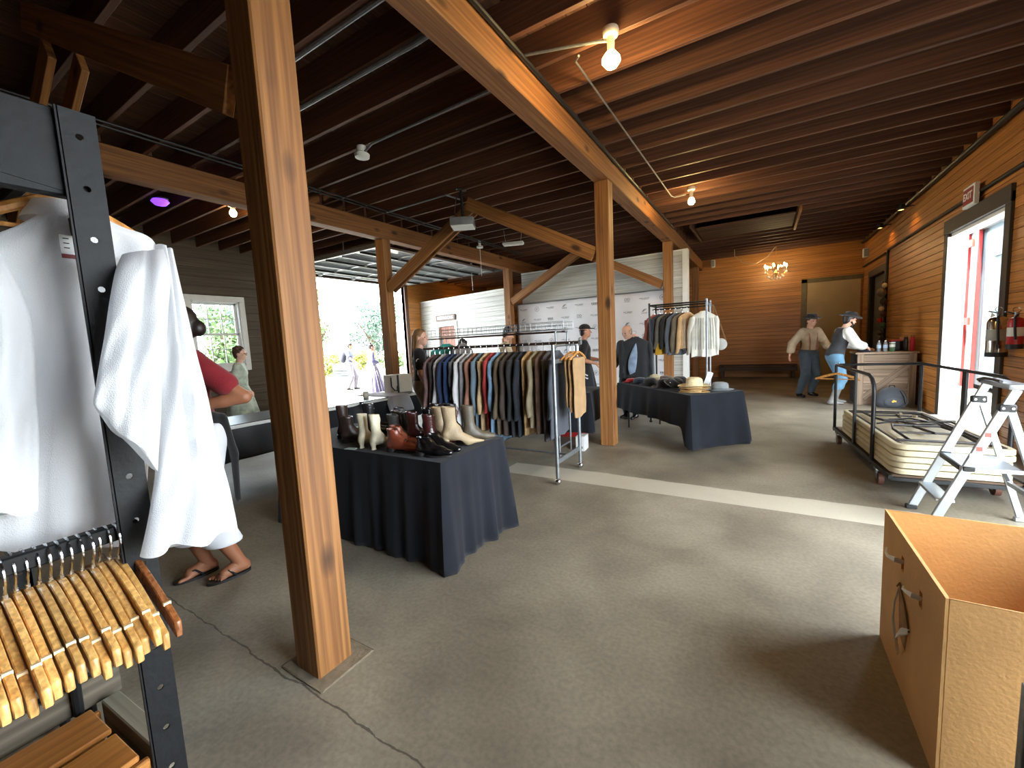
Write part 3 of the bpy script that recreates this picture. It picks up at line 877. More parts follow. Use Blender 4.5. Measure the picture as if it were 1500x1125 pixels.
# ================================================================== CEILING FIXTURES
def pipe(name, pts, r, m, label, cat='conduit', group=None, clips=0):
    t = MB().tube(pts, r, 8).build(name, m)
    return tag(t, label, cat, group)
pipe('conduit', [(XM+0.135, YB+0.2, 3.80), (XM+0.135, 9.9, 3.80)], 0.02, M_BLACKM, 'dark conduit along the top edge of the long timber beam')
pipe('conduit', [(-3.94, 3.44, 3.74), (-3.80, 3.44, 3.80), (-2.05, 3.40, 3.80), (-1.95, 3.4, 3.84)], 0.013, M_STEEL, 'bright conduit running along a joist to the unlit ceiling lamp')
pipe('conduit', [(-4.9, 2.60, 3.82), (-2.3, 2.60, 3.815), (-1.95, 2.58, 3.815)], 0.02, M_STEEL, 'pair of bright conduits bending over the long beam above the thick post')
pipe('conduit', [(-4.3, 2.19, 3.82), (-1.98, 2.19, 3.84)], 0.02, M_STEEL, 'bright conduit on the joist nearest the thick post')
for k, lab in enumerate(('upper dark conduit running beside the dark beam', 'lower dark conduit running beside the dark beam')):
    pipe('conduit', [(-5.45-0.1*k, 0.5, 3.80), (-5.45-0.1*k, 9.9, 3.80)], 0.013, M_BLACKM, lab)
pipe('conduit', [(-5.5, 5.2, 3.80), (-4.2, 5.2, 3.80), (-4.15, 5.55, 3.80)], 0.014, M_STEEL, 'thin conduit feeding the ceiling projector')
pipe('conduit', [(XM+0.12, 3.22, 3.83), (-1.35, 3.30, 3.80), (-1.12, 3.37, 3.79), (-1.03, 3.37, 3.76)], 0.012, M_STEEL, 'bent conduit from the long beam to the nearer lit bulb')
pipe('conduit', [(-1.30, 3.42, 3.78), (-1.36, 3.50, 3.80), (-1.335, 7.60, 3.80), (-1.30, 7.72, 3.80), (-1.12, 7.70, 3.80)], 0.009, M_STEEL, 'straight conduit joining the two lit bulbs')
pipe('conduit', [(XR-0.075, YB+0.3, 3.77), (XR-0.075, YF-0.08, 3.77)], 0.035, M_BLACKM, 'thick dark pipe under the joists along the right wall')
pipe('conduit', [(XR-0.04, 3.0, 3.14), (XR-0.04, 12.50, 3.14), (XR-0.04, 12.58, 3.06), (XR-0.04, 12.58, 0.3)], 0.026, M_BLACKM, 'dark conduit along the board wall over the side door turning down by the doorway')
pipe('conduit', [(XR-0.05, 12.75, 3.10), (XR-0.05, 15.2, 3.10)], 0.022, M_BLACKM, 'dark conduit over the dark doorway')
M_BULB = glow('lit_bulb', (255, 214, 140), 26.0)
M_PURP = glow('purple_bulb', (120, 60, 255), 0.55)
M_PORC = mat('porcelain', (196, 190, 176), 0.35, var=0.05)
def bulb_lamp(loc, label, power=60, top=ZJ, r=0.052):
    t = thing('bulb_lamp', label, 'lamp', loc, 0, 'bare bulb ceiling lamps')
    h = top-loc[2]
    MB().lathe([(0.06, h), (0.065, h-0.02), (0.055, h-0.05), (0.03, h-0.06), (0.027, 0.075), (0.034, 0.055), (0.030, 0.045)], 16).build('socket', M_PORC, t)
    MB().lathe([(1e-5, -0.062), (r*0.6, -0.05), (r, -0.012), (r*0.95, 0.012), (r*0.6, 0.045), (0.026, 0.06)], 16).build('bulb', glow('lit_bulb_%d' % power, (255, 214, 140), power/(40*r*r)+26), t)
    return t
bulb_lamp((-1.02, 3.37, 3.62), 'lit bare bulb lamp nearer the thick post, on the bent conduit', 10, r=0.07)
bulb_lamp((-1.01, 7.50, 3.62), 'lit bare bulb lamp above the hat table end of the hall', 12)
bulb_lamp((-7.05, 3.50, 3.70), 'lit bare bulb lamp behind the thick post under the left bay', 10)
cl = thing('ceiling_lamp', 'unlit white disc lamp at the end of the bright conduit', 'lamp', (-3.97, 3.44, 3.73))
MB().lathe([(0.05, 0.09), (0.06, 0.05), (0.05, 0.02), (0.085, 0.0), (0.08, -0.035), (0.05, -0.045), (1e-5, -0.045)], 20).build('housing', M_WHITE, cl)
MB().cyl((0, 0, 0.02), (0, 0, 0.11), 0.03).build('stem', M_BLACKM, cl)
pl = thing('purple_lamp', 'purple glowing lamp under the joists beyond the dark beam', 'lamp', (-7.6, 2.78, 3.80))
MB().lathe([(1e-5, -0.06), (0.07, -0.045), (0.11, 0.0), (0.09, 0.03)], 18).build('bulb', M_PURP, pl)
MB().lathe([(0.09, 0.03), (0.1, 0.045), (0.03, 0.07)], 18).build('cap', M_BLACKP, pl)
# wall lamps that wash the boards and joist ends
for i, (y_, lab) in enumerate(((10.75, 'small wall spot lamp at the top of the board wall nearer the side door'), (12.4, 'small wall spot lamp at the top of the board wall over the dark doorway'))):
    s_ = thing('spot_lamp', lab, 'lamp', (XR-0.10, y_, 3.66), 0, 'wall spot lamps')
    MB().cyl((0.06, 0, 0.0), (-0.10, 0, 0.0), 0.012).build('arm', M_BLACKM, s_)
    MB().lathe([(0.048, 0.05), (0.052, 0.05), (0.052, -0.05), (0.048, -0.05), (0.048, 0.05)], 14, (-0.12, 0, 0)).build('shade', M_BLACKM, s_)
    MB().ball((-0.12, 0, 0.005), 0.03).build('bulb', glow('spot_bulb', (255, 190, 100), 170), s_)
ul = thing('wall_lamp', 'up light on the left wall hidden behind the low white partition', 'lamp', (XL+0.14, 12.9, 2.55))
MB().cyl((-0.12, 0, 0), (0, 0, 0), 0.012).build('arm', M_BLACKM, ul)
MB().lathe([(0.03, -0.05), (0.05, -0.04), (0.055, 0.05), (0.05, 0.05), (0.045, -0.03)], 14).build('shade', M_BLACKM, ul)
MB().ball((0, 0, 0.01), 0.03).build('bulb', glow('up_light_bulb', (255, 190, 100), 520), ul)
# projector on its pole
pj = thing('ceiling_projector', 'grey projector hung on a short pole where the braces meet', 'projector', (-3.98, 5.30, 3.30), 0.5)
MB().box((0, 0, 0.06), (0.36, 0.30, 0.12)).build('body', mat('projector_grey', (116, 118, 120), 0.5), pj, bevel=0.015, seg=2)
MB().box((0, 0, -0.006), (0.34, 0.28, 0.015)).build('base_plate', M_WHITE, pj, bevel=0.003)
MB().cyl((0.19, 0.05, 0.06), (0.17, 0.05, 0.06), 0.04, 16).build('lens', M_BLACKP, pj)
MB().cyl((0, 0, 0.12), (0, 0, 0.56), 0.022).build('pole', M_BLACKM, pj)
MB().box((0, 0, 0.555), (0.14, 0.14, 0.012)).build('ceiling_plate', M_BLACKM, pj)
MB().tube([(-0.05, 0.1, 0.12), (-0.14, 0.1, 0.25), (-0.10, 0.05, 0.42), (-0.03, 0.02, 0.52)], 0.008, 6).build('cable', M_BLACKP, pj)
sf = thing('shop_light', 'white strip light hung on wires from the joists behind the projector', 'light fixture', (-4.5, 7.70, 3.55), 0.35)
MB().box((0, 0, 0), (0.44, 0.15, 0.05)).build('body', M_WHITE, sf, bevel=0.008)
MB().box((0, 0, -0.03), (0.40, 0.10, 0.012)).build('diffuser', M_WHITE, sf)
for sx in (-0.16, 0.16):
    MB().cyl((sx, 0, 0.02), (sx*1.2, 0, 0.29), 0.004, 6).build('wire', M_STEEL, sf)
for i, (x_, y_, zb, lab) in enumerate(((-5.58, 8.02, 3.05, 'white cord reel with a long pull cord near the partition'), (-7.3, 10.0, 3.05, 'white cord reel hanging in front of the low partition'))):
    r_ = thing('cord_reel', lab, 'cord', (x_, y_, 3.70), 0, 'hanging cords')
    MB().lathe([(0.03, 0.14), (0.03, 0.03), (0.075, 0.02), (0.075, -0.02), (0.03, -0.03)], 16).build('disc', M_WHITE, r_)
    MB().cyl((0, 0, -0.03), (0.01, 0, zb-3.7), 0.006, 6).build('cord', M_WHITE, r_)
for (loc, lab) in (((-1.40, YF-0.1, 3.70), 'small white speaker under the joists on the far wall'), ((XR-0.07, 14.8, 3.42), 'small white speaker on the right wall over the dark doorway')):
    s_ = thing('wall_speaker', lab, 'speaker', loc, 0, 'small white speakers')
    MB().box((0, 0, 0), (0.12, 0.14, 0.24)).build('body', M_WHITE, s_, bevel=0.015, seg=2)
    MB().box((0, -0.075, 0), (0.09, 0.01, 0.19)).build('grille', mat('grey_grille', (150, 150, 148), 0.7), s_)
# chandelier
chn = thing('chandelier', 'small lit crystal chandelier in front of the far wall', 'chandelier', (0.30, 14.2, 3.16))
M_CRYS = mat('crystal', (240, 222, 200), 0.08, 0.0, var=0.02, spec=1.0)
M_BRASS = mat('brass', (196, 150, 84), 0.3, 0.9)
MB().lathe([(1e-5, -0.24), (0.03, -0.20), (0.02, -0.14), (0.05, -0.08), (0.02, 0.0), (0.03, 0.08), (0.06, 0.12), (0.02, 0.17), (0.008, 0.2), (0.008, 0.66)], 14).build('stem', M_BRASS, chn)
for k in range(6):
    a = k*PI/3+0.3
    ca, sa = math.cos(a), math.sin(a)
    arm = MB().tube([(ca*0.03, sa*0.03, -0.08), (ca*0.12, sa*0.12, -0.14), (ca*0.22, sa*0.22, -0.10), (ca*0.27, sa*0.27, 0.0)], 0.008, 6)
    arm.lathe([(0.035, 0.0), (0.045, 0.012), (0.012, 0.016)], 10, (ca*0.27, sa*0.27, 0))
    ao = arm.build('arm', M_BRASS, chn)
    MB().cyl((ca*0.27, sa*0.27, 0.012), (ca*0.27, sa*0.27, 0.09), 0.012, 8).build('candle', M_WHITE, ao)
    MB().lathe([(0.012, 0.09), (0.020, 0.115), (0.014, 0.145), (1e-5, 0.17)], 8, (ca*0.27, sa*0.27, 0)).build('flame_bulb', glow('candle_bulb', (255, 226, 168), 80), ao)
    for q, (rr, zz) in enumerate(((0.27, -0.05), (0.20, -0.17), (0.12, -0.23), (0.15, 0.10))):
        MB().ball((ca*rr, sa*rr, zz), 0.024, 6, 1.5).build('crystal', M_CRYS, chn)
pipe('swag_cord', [(-0.72, 13.9, 3.84), (-0.72, 13.9, 3.66), (-0.5, 13.98, 3.44), (-0.2, 14.05, 3.38), (0.1, 14.15, 3.56), (0.28, 14.2, 3.80)], 0.012, mat('pale_cord', (176, 150, 118), 0.7), 'pale swag cord looping to the chandelier', 'cord')
# printed backdrop hanging on the high partition
bd = thing('backdrop', 'white press backdrop printed with rows of small grey logos', 'backdrop', (-3.95, 10.40, 0), math.atan2(-0.10, 4.34))
def backdrop_sheet(w_, h):
    vs = []; fs = []; nx, nz = 60, 20
    for j in range(nz+1):
        for i in range(nx+1):
            x_ = -w_/2+w_*i/nx; z_ = 0.02+(h-0.02)*j/nz
            vs.append((x_, 0.012*math.sin(x_*7+0.6*math.sin(z_*2)), z_))
    for j in range(nz):
        for i in range(nx):
            a_ = j*(nx+1)+i; fs.append((a_, a_+1, a_+nx+2, a_+nx+1))
    return MB().add(vs, fs)
bdw, bdh = 4.25, 2.55
so = backdrop_sheet(bdw, bdh).build('sheet', mat('backdrop_white', (232, 232, 236), 0.6, var=0.02), bd)
so.modifiers.new('thick', 'SOLIDIFY').thickness = 0.004
MB().cyl((-bdw/2, 0.0, bdh), (bdw/2, 0.0, bdh), 0.016).build('top_bar', M_STEEL, bd)
M_PRINT = mat('grey_print', (140, 141, 148), 0.7)
for r_ in range(8):
    for c_ in range(10):
        x_ = -bdw/2+0.22+c_*0.425; z_ = bdh-0.17-r_*0.30
        y_ = 0.012*math.sin(x_*7+0.6*math.sin(z_*2))-0.006
        kind = (c_+r_) % 2
        p = MB()
        if kind == 0:                                   # illegible line of small capitals
            for q in range(11):
                if q in (4,): continue
                p.box((x_-0.11+q*0.022, y_, z_+0.012), (0.013, 0.004, 0.022))
            p.box((x_+0.02, y_, z_-0.016), (0.17, 0.004, 0.007))
        else:
            e = (c_//2+r_) % 4
            if e == 0:
                p.tube([(x_+0.065*math.cos(a_*PI/7), y_, z_+0.065*math.sin(a_*PI/7)) for a_ in range(14)], 0.004, 4, closed=True)
                p.box((x_, y_, z_), (0.012, 0.004, 0.07), rot=Matrix.Rotation(0.6, 3, 'Y')).box((x_-0.02, y_, z_+0.01), (0.008, 0.004, 0.04))
            elif e == 1:
                p.add([(x_-0.07, y_, z_-0.01), (x_-0.02, y_, z_+0.05), (x_+0.06, y_, z_+0.06), (x_+0.02, y_, z_+0.03), (x_-0.03, y_, z_-0.01)], [(0, 1, 2, 3, 4)])
                for q in range(4): p.box((x_-0.06+q*0.035, y_, z_-0.04), (0.02, 0.004, 0.024))
            elif e == 2:
                for q in range(4): p.box((x_-0.07+q*0.045, y_, z_+0.005), (0.024, 0.004, 0.05))
                p.box((x_, y_, z_-0.035), (0.15, 0.004, 0.007))
            else:
                for q in (-1, 1):
                    p.tube([(x_+q*0.034+0.03*math.cos(a_*PI/6), y_, z_+0.02+0.03*math.sin(a_*PI/6)) for a_ in range(12)], 0.004, 4, closed=True)
                p.box((x_, y_, z_-0.035), (0.14, 0.004, 0.01))
        p.build('printed_logo', M_PRINT, so, smooth=False)
# ================================================================== TABLES, CLOTHS
M_CLOTH = mat('black_tablecloth', (24, 27, 35), 0.9, var=0.2, scale=5, bump=0.25, bscale=300, sheen=0.08, spec=0.25)
M_VINYL = mat('black_vinyl_cloth', (20, 22, 28), 0.32, var=0.15, scale=5, spec=0.6)
M_TABTOP = mat('white_plastic_top', (206, 208, 204), 0.5, var=0.06, bump=0.1, bscale=200)
def fabric(name, rgb, var=0.14, rough=0.88):
    return mat('fabric_'+name, rgb, rough, var=var, scale=9, bump=0.3, bscale=220, sheen=0.15)
def folding_table(label, loc, rz, L=1.83, W=0.75, H=0.735, group='folding tables'):
    t = thing('folding_table', label, 'table', loc, rz, group)
    MB().box((0, 0, H-0.022), (L, W, 0.044)).build('tabletop', M_TABTOP, t, bevel=0.012, seg=2)
    for s in (-1, 1):
        x0 = s*(L/2-0.28); xf = s*(L/2-0.16)
        for q in (-1, 1):
            MB().tube([(x0-s*0.1, q*(W/2-0.13), H-0.05), (x0, q*(W/2-0.13), H*0.62), (xf, q*(W/2-0.09), H*0.35), (xf, q*(W/2-0.09), 0.01)], 0.014, 8).build('leg', M_BLACKM, t)
        MB().cyl((x0, -(W/2-0.13), H*0.62), (x0, W/2-0.13, H*0.62), 0.011).build('stretcher', M_BLACKM, t)
        MB().bar((0.08*s, 0, H-0.05), (x0, 0, H*0.62), 0.012, 0.02).build('brace', M_BLACKM, t)
    return t
def tablecloth(label, loc, rz, L, W, top, drops, seed=0, folds=14, amp=0.022, flare=0.05, m=None, skew=None, name='tablecloth', group='black tablecloths'):
    """drops: (+x, -x, +y, -y) hang length on each side"""
    r_ = random.Random(seed)
    n = 220; lev = 16; rc = 0.03
    per = 2*(L+W)
    pts = []
    for i in range(n):
        s = per*i/n
        if s < L: p = (-L/2+s, -W/2); nn = (0, -1); d_ = drops[3]; c_ = min(s, L-s); cd = (drops[1] if s < L/2 else drops[0])
        elif s < L+W: u = s-L; p = (L/2, -W/2+u); nn = (1, 0); d_ = drops[0]; c_ = min(u, W-u); cd = drops[3] if u < W/2 else drops[2]
        elif s < 2*L+W: u = s-L-W; p = (L/2-u, W/2); nn = (0, 1); d_ = drops[2]; c_ = min(u, L-u); cd = drops[0] if u < L/2 else drops[1]
        else: u = s-2*L-W; p = (-L/2, W/2-u); nn = (-1, 0); d_ = drops[1]; c_ = min(u, W-u); cd = drops[2] if u < W/2 else drops[3]
        e = math.exp(-(c_/0.07)**2)
        # corner normals turn outward
        if e > 0.01:
            cx_ = math.copysign(1, p[0]) if abs(abs(p[0])-L/2) < 0.16 else 0
            cy_ = math.copysign(1, p[1]) if abs(abs(p[1])-W/2) < 0.16 else 0
            nn = (nn[0]*(1-e*0.5)+cx_*e*0.5, nn[1]*(1-e*0.5)+cy_*e*0.5)
        dd_ = d_ + (max(d_, cd)-d_)*e*0.9
        if skew: dd_ += skew(p[0], p[1])
        ph = (0.75+0.6*math.sin(s*1.9+seed*1.3)+0.35*math.sin(s*4.3+seed))*sum(math.sin(s*f+q+0.9*math.sin(s*2.7+seed))*a_ for f, q, a_ in zip((folds*2*PI/per*1.0, folds*2*PI/per*1.73, folds*2*PI/per*0.41), (seed, seed*2.1, seed*0.7), (0.55, 0.35, 0.5)))
        pts.append((p, nn, dd_, ph, e))
    vs = []; fs = []
    for j in range(lev+1):
        t_ = j/lev
        for (p, nn, dd_, ph, e) in pts:
            prof = t_**0.8
            off = 0.006+flare*t_*0.7+amp*ph*prof*1.3+e*0.05*prof + (0.012*math.sin(t_*PI*0.5))
            off = max(off, 0.004)
            z = top+0.004-dd_*t_ - (0.006 if j else 0)
            z = max(z, 0.006)
            vs.append((p[0]+nn[0]*off, p[1]+nn[1]*off, z))
    for j in range(lev):
        for i in range(n):
            fs.append((j*n+i, j*n+(i+1) % n, (j+1)*n+(i+1) % n, (j+1)*n+i))
    k = len(vs)
    vs.append((0, 0, top+0.004))
    for i in range(n):
        fs.append((k, (i+1) % n, i))
    mb = MB().add(vs, fs)
    o = mb.build(name, m or M_CLOTH, loc=loc, rot=(0, 0, rz), angle=60)
    md = o.modifiers.new('thick', 'SOLIDIFY'); md.thickness = 0.003; md.offset = -1
    return tag(o, label, 'tablecloth', group)
# shoe table, cloth to the floor
SX0, SX1, SY0, SY1 = -3.60, -1.80, 1.99, 2.73
cx_, cy_ = (SX0+SX1)/2, (SY0+SY1)/2
folding_table('folding table hidden under the shoes and its floor length cloth', (cx_, cy_, 0), 0)
tablecloth('black cloth hanging to the floor under the boots and shoes', (cx_, cy_, 0), 0, 1.83, 0.75, 0.735, (0.728,)*4, 3, folds=26, amp=0.020, flare=0.015)
# row of two tables along the left, short cloths
folding_table('folding table with bent black legs behind the red shirted person', (-5.34, 2.98, 0), PI/2)
tablecloth('black cloth with a short drop on the table behind the red shirted person', (-5.34, 2.98, 0), PI/2, 1.84, 0.72, 0.735, (0.39, 0.39, 0.39, 0.39), 5, folds=6, amp=0.008, flare=0.01, m=M_VINYL)
folding_table('folding table carrying the white mug and the white tote box', (-5.34, 4.87, 0), PI/2)
tablecloth('black cloth on the table under the white mug and tote box', (-5.34, 4.87, 0), PI/2, 1.84, 0.72, 0.735, (0.39, 0.39, 0.45, 0.39), 8, folds=7, amp=0.01, flare=0.012, m=M_VINYL)
# hat table, set at an angle
ea = math.atan2(0.70, 0.71)
hx, hy = -0.76+0.375*math.cos(ea)+0.90*math.cos(ea+PI/2), 5.42+0.375*math.sin(ea)+0.90*math.sin(ea+PI/2)
folding_table('folding table under the hats', (hx, hy, 0), ea+PI/2)
tablecloth('black cloth under the hats drooping almost to the floor at its free end', (hx, hy, 0), ea+PI/2, 1.84, 0.76, 0.735, (0.40, 0.66, 0.40, 0.38), 11, folds=12, amp=0.022, flare=0.05)
# table behind the long rack
folding_table('folding table behind the long clothes rack with boxes under it', (-3.0, 5.72, 0), 0.08)
tablecloth('black cloth hanging crooked on the table behind the long clothes rack', (-3.0, 5.72, 0), 0.08, 1.84, 0.76, 0.735, (0.42, 0.5, 0.4, 0.55), 13, folds=8, amp=0.014, flare=0.02)

# ================================================================== CLOTHES RACKS
def clothes_rack_one():
    r_ = thing('clothes_rack', 'long silver clothes rack on ball casters full of period clothes', 'clothes rack', (-2.75, 4.08, 0))
    e = 0.95
    for sx in (-1.03, e):
        for sy in ((-0.31, 0.31) if sx > 0 else (0.0,)):
            MB().cyl((sx, sy, 0.06), (sx, sy, 1.45), 0.019, 12).build('upright', M_STEEL, r_)
            MB().ball((sx, sy, 0.035), 0.034, 14).cyl((sx, sy, 0.05), (sx, sy, 0.075), 0.022, 10).build('caster', M_CHROME, r_)
        if sx < 0:
            MB().box((sx, 0, 0.09), (0.03, 0.5, 0.04)).build('foot_bar', M_STEEL, r_, bevel=0.004)
            continue
        for z_, tk in ((0.24, 0.05), (1.28, 0.045)):
            MB().box((sx, 0, z_), (0.022, 0.60, tk)).build('cross_bar', M_STEEL, r_, bevel=0.004)
        MB().cyl((sx, -0.31, 1.44), (sx, 0.31, 1.44), 0.014, 10).build('top_bar', M_STEEL, r_)
    MB().cyl((-e-0.13, 0, 1.462), (e+0.16, 0, 1.462), 0.016, 12).build('hanging_rail', mat('worn_steel', (120, 104, 98), 0.35, 0.9), r_)
    MB().cyl((e+0.155, 0, 1.462), (e+0.18, 0, 1.462), 0.026, 12).build('end_cap', M_STEEL, r_)
    MB().cyl((-1.03, 0.0, 0.24), (e, 0.0, 0.24), 0.012, 10).build('base_rail', M_STEEL, r_)
clothes_rack_one()
def clothes_rack_basket():
    r_ = thing('clothes_rack', 'rack topped with a wire basket shelf behind the long clothes rack', 'clothes rack', (-3.3, 4.92, 0))
    e = 1.08
    for sx in (-e, e):
        for sy in (-0.18, 0.18):
            MB().cyl((sx, sy, 0.0), (sx, sy, 1.60), 0.013, 10).build('upright', M_STEEL, r_)
        MB().cyl((sx, -0.18, 0.12), (sx, 0.18, 0.12), 0.012, 10).build('cross_bar', M_STEEL, r_)
        MB().cyl((sx, -0.18, 1.60), (sx, 0.18, 1.60), 0.012, 10).build('cross_bar', M_STEEL, r_)
    MB().cyl((-e-0.05, 0, 1.60), (e+0.05, 0, 1.60), 0.013, 10).build('hanging_rail', mat('worn_steel', (120, 104, 98), 0.35, 0.9), r_)
    bk = MB()
    for sy in (-0.15, 0.15):
        for z_ in (1.63, 1.68, 1.725):
            bk.cyl((-e, sy, z_), (e+0.1, sy, z_), 0.004, 6)
    for i in range(30):
        x_ = -e+(2*e+0.1)*i/29
        bk.cyl((x_, -0.15, 1.63), (x_, -0.15, 1.725), 0.003, 5).cyl((x_, 0.15, 1.63), (x_, 0.15, 1.725), 0.003, 5).cyl((x_, -0.15, 1.63), (x_, 0.15, 1.63), 0.003, 5)
    bk.build('wire_basket', M_STEEL, r_)
clothes_rack_basket()
RX, RY = -1.20, 7.50
def clothes_rack_two():
    r_ = thing('clothes_rack', 'tall dark metal clothes rack standing behind the hat table', 'clothes rack', (RX, RY, 0))
    for sx, mm in ((-0.44, M_BLACKM), (0.44, M_STEEL)):
        for sy in (-0.25, 0.25):
            MB().cyl((sx, sy, 0.0), (sx, sy, 2.03), 0.016, 10).build('upright', mm, r_)
            MB().cyl((sx, sy, 0.0), (sx, sy, 0.03), 0.026, 10).build('foot', M_BLACKP, r_)
        for z_ in (0.18, 1.99):
            MB().cyl((sx, -0.25, z_), (sx, 0.25, z_), 0.012, 10).build('cross_bar', M_BLACKM, r_)
    for sy in (-0.25, 0.25):
        MB().cyl((-0.44, sy, 1.99), (0.44, sy, 1.99), 0.014, 10).build('top_bar', M_BLACKM, r_)
    MB().cyl((-0.44, 0, 1.93), (0.44, 0, 1.93), 0.013, 10).build('hanging_rail', M_BLACKM, r_)
    MB().cyl((-0.44, 0.25, 1.54), (-0.60, 0.25, 1.54), 0.012, 10).build('side_arm', M_BLACKM, r_)
    hk = MB()
    for k in range(6):
        hk.tube([(0.44, -0.18+k*0.07, 1.99), (0.45, -0.18+k*0.07, 1.94), (0.47, -0.18+k*0.07, 1.92), (0.485, -0.18+k*0.07, 1.95)], 0.004, 6)
    hk.build('hook', M_STEEL, r_)
clothes_rack_two()

# ---- garments
W_HANG = wood('hanger_wood', (176, 116, 56), (216, 160, 92), rough=0.35, gs=14, stretch=0.3, bump=0.1, objvar=0.12)
M_WIRE = mat('white_wire', (214, 216, 218), 0.4, 0.3)
def hanger_mesh(mb, half=0.2, th=0.011, hz=-0.085, bar=True):
    pts = []
    for i in range(-8, 9):
        u = i/8
        pts.append((half*u, 0.012*(u*u), hz-0.012-0.075*abs(u)**1.25))
    rs = [th*(0.85 if abs(i) == 8 else 1.0) for i in range(-8, 9)]
    mb.tube(pts, rs, 8)
    if bar:
        mb.cyl((-half*0.93, 0.01, hz-0.085), (half*0.93, 0.01, hz-0.085), th*0.42, 6)
    return mb
def hook_mesh(mb, hz=-0.085, r=0.02):
    pts = [(0, 0, hz)]+[(0, 0, -0.045)]
    for i in range(9):
        a = -PI/2+0.6+i*(1.45*PI)/8
        pts.append((r*math.cos(a), 0, r*0.05-0.002+r*math.sin(a)))
    return mb.tube(pts, 0.0025, 6)
def garment(label, cat, m, loc, rz, length=0.72, sleeve=0.55, half=0.20, depth=0.055, hem=1.1, seed=1, wooden=True, group='clothes on the long rack', name=None, collar=None, sleeve_fwd=0.03, trim=None, flare_d=1.3, fold=1.0):
    r_ = random.Random(seed)
    g = thing(name or cat.replace(' ', '_'), label, cat, loc, rz, group)
    n = 36
    ph = [r_.uniform(0, 6.28) for _ in range(4)]
    zs = [(-0.075, 0.055, 0.040), (-0.095, 0.075, 0.045), (-0.115, 0.125, 0.042), (-0.14, 0.175, 0.042), (-0.165, half*1.02, 0.045), (-0.20, half*1.06, 0.055)]
    zs = [(a_, b_, c_*min(1, depth/0.05)) for (a_, b_, c_) in zs]
    nl = 12
    for i in range(1, nl+1):
        t = i/nl
        zs.append((-0.20-(length-0.2)*t, half*(1.06+(hem-1.06)*t), depth*(1+(flare_d-1)*t)))
    rings_ = []
    for k, (z, hw, d_) in enumerate(zs):
        t = max(0, (k-5)/nl)
        ring = []
        for i in range(n):
            a = 2*PI*i/n
            ca, sa = math.cos(a), math.sin(a)
            x_ = hw*math.copysign(abs(ca)**0.75, ca); y_ = d_*math.copysign(abs(sa)**0.8, sa)
            f = fold*(0.016*math.sin(x_*38+ph[0])+0.010*math.sin(x_*71+ph[1]+z*2))*t**0.7
            ring.append((x_*(1+0.02*math.sin(z*9+ph[2])*t), y_+f*(1 if sa > 0 else 0.8)+fold*0.012*t*math.sin(ph[3]), z+0.012*math.sin(x_*20+ph[1])*t))
        rings_.append(ring)
    MB().rings(rings_[::-1], True, True).build('body', m, g, angle=60)
    if sleeve:
        for s in (-1, 1):
            rr = []
            L_ = sleeve*r_.uniform(0.96, 1.04); sw = (r_.uniform(-0.03, 0.03)+sleeve_fwd)*(1 if fold > 0.9 else 0.25)
            for i in range(10):
                t = i/9
                cxx = s*(half*0.94+0.045*t+0.012*math.sin(t*4+ph[0])); cyy = sw*t+0.01*math.sin(t*9+ph[1]); czz = -0.165-L_*t
                rx, ry = 0.055-0.02*t, (0.046-0.008*t)*(1 if fold > 0.9 else 0.68)
                if i == 0: rx, ry = 0.035, 0.035
                ring = []
                for q in range(14):
                    a = 2*PI*q/14
                    w_ = 1+0.10*math.sin(3*a+t*11+ph[2])*t
                    ring.append((cxx+rx*math.cos(a)*w_, cyy+ry*math.sin(a)*w_, czz-0.02*math.cos(a)*s*t))
                rr.append(ring)
            MB().rings(rr[::-1]).build('sleeve', m, g, angle=60)
    if collar is not None:
        MB().rings([[((0.062+0.012*j)*math.cos(2*PI*i/20), (0.045+0.008*j)*math.sin(2*PI*i/20)-0.004*j, -0.07-0.022*j) for i in range(20)] for j in range(3)][::-1], True, True).build('collar', collar, g)
    if trim is not None:
        MB().box((0, -depth-0.012, -0.2-(length-0.2)*0.45), (0.03, 0.012, (length-0.2)*0.9)).build('front_band', trim, g, bevel=0.004)
    if wooden:
        hanger_mesh(MB(), half*0.97).build('hanger', W_HANG, g)
    else:
        hanger_mesh(MB(), half*0.97, 0.005).build('hanger', M_WIRE, g)
    hook_mesh(MB()).build('hook', M_CHROME if wooden else M_WIRE, g)
    return g
def hung_trousers(label, m, loc, rz, length=0.55, seed=0, group='clothes on the long rack'):
    g = thing('trousers', label, 'trousers', loc, rz, group)
    r_ = random.Random(seed); ph = r_.uniform(0, 6)
    zs = [(-0.155, 0.13, 0.012), (-0.17, 0.135, 0.022)]+[(-0.17-(length)*i/10, 0.135-0.012*i/10+0.01*math.sin(i), 0.014+0.004*i/10) for i in range(1, 11)]
    rr = []
    for k, (z, hw, d_) in enumerate(zs):
        ring = []
        for i in range(30):
            a = 2*PI*i/30
            x_ = hw*math.copysign(abs(math.cos(a))**0.7, math.cos(a)); y_ = d_*math.copysign(abs(math.sin(a))**0.8, math.sin(a))
            ring.append((x_, y_+0.005*math.sin(x_*45+ph)*min(1, k/6), z+0.02*math.sin(x_*14+ph)*(k/len(zs))))
        rr.append(ring)
    MB().rings(rr[::-1]).build('legs', m, g, angle=60)
    hanger_mesh(MB(), 0.19).build('hanger', W_HANG, g)
    hook_mesh(MB()).build('hook', M_CHROME, g)
    return g
F = fabric
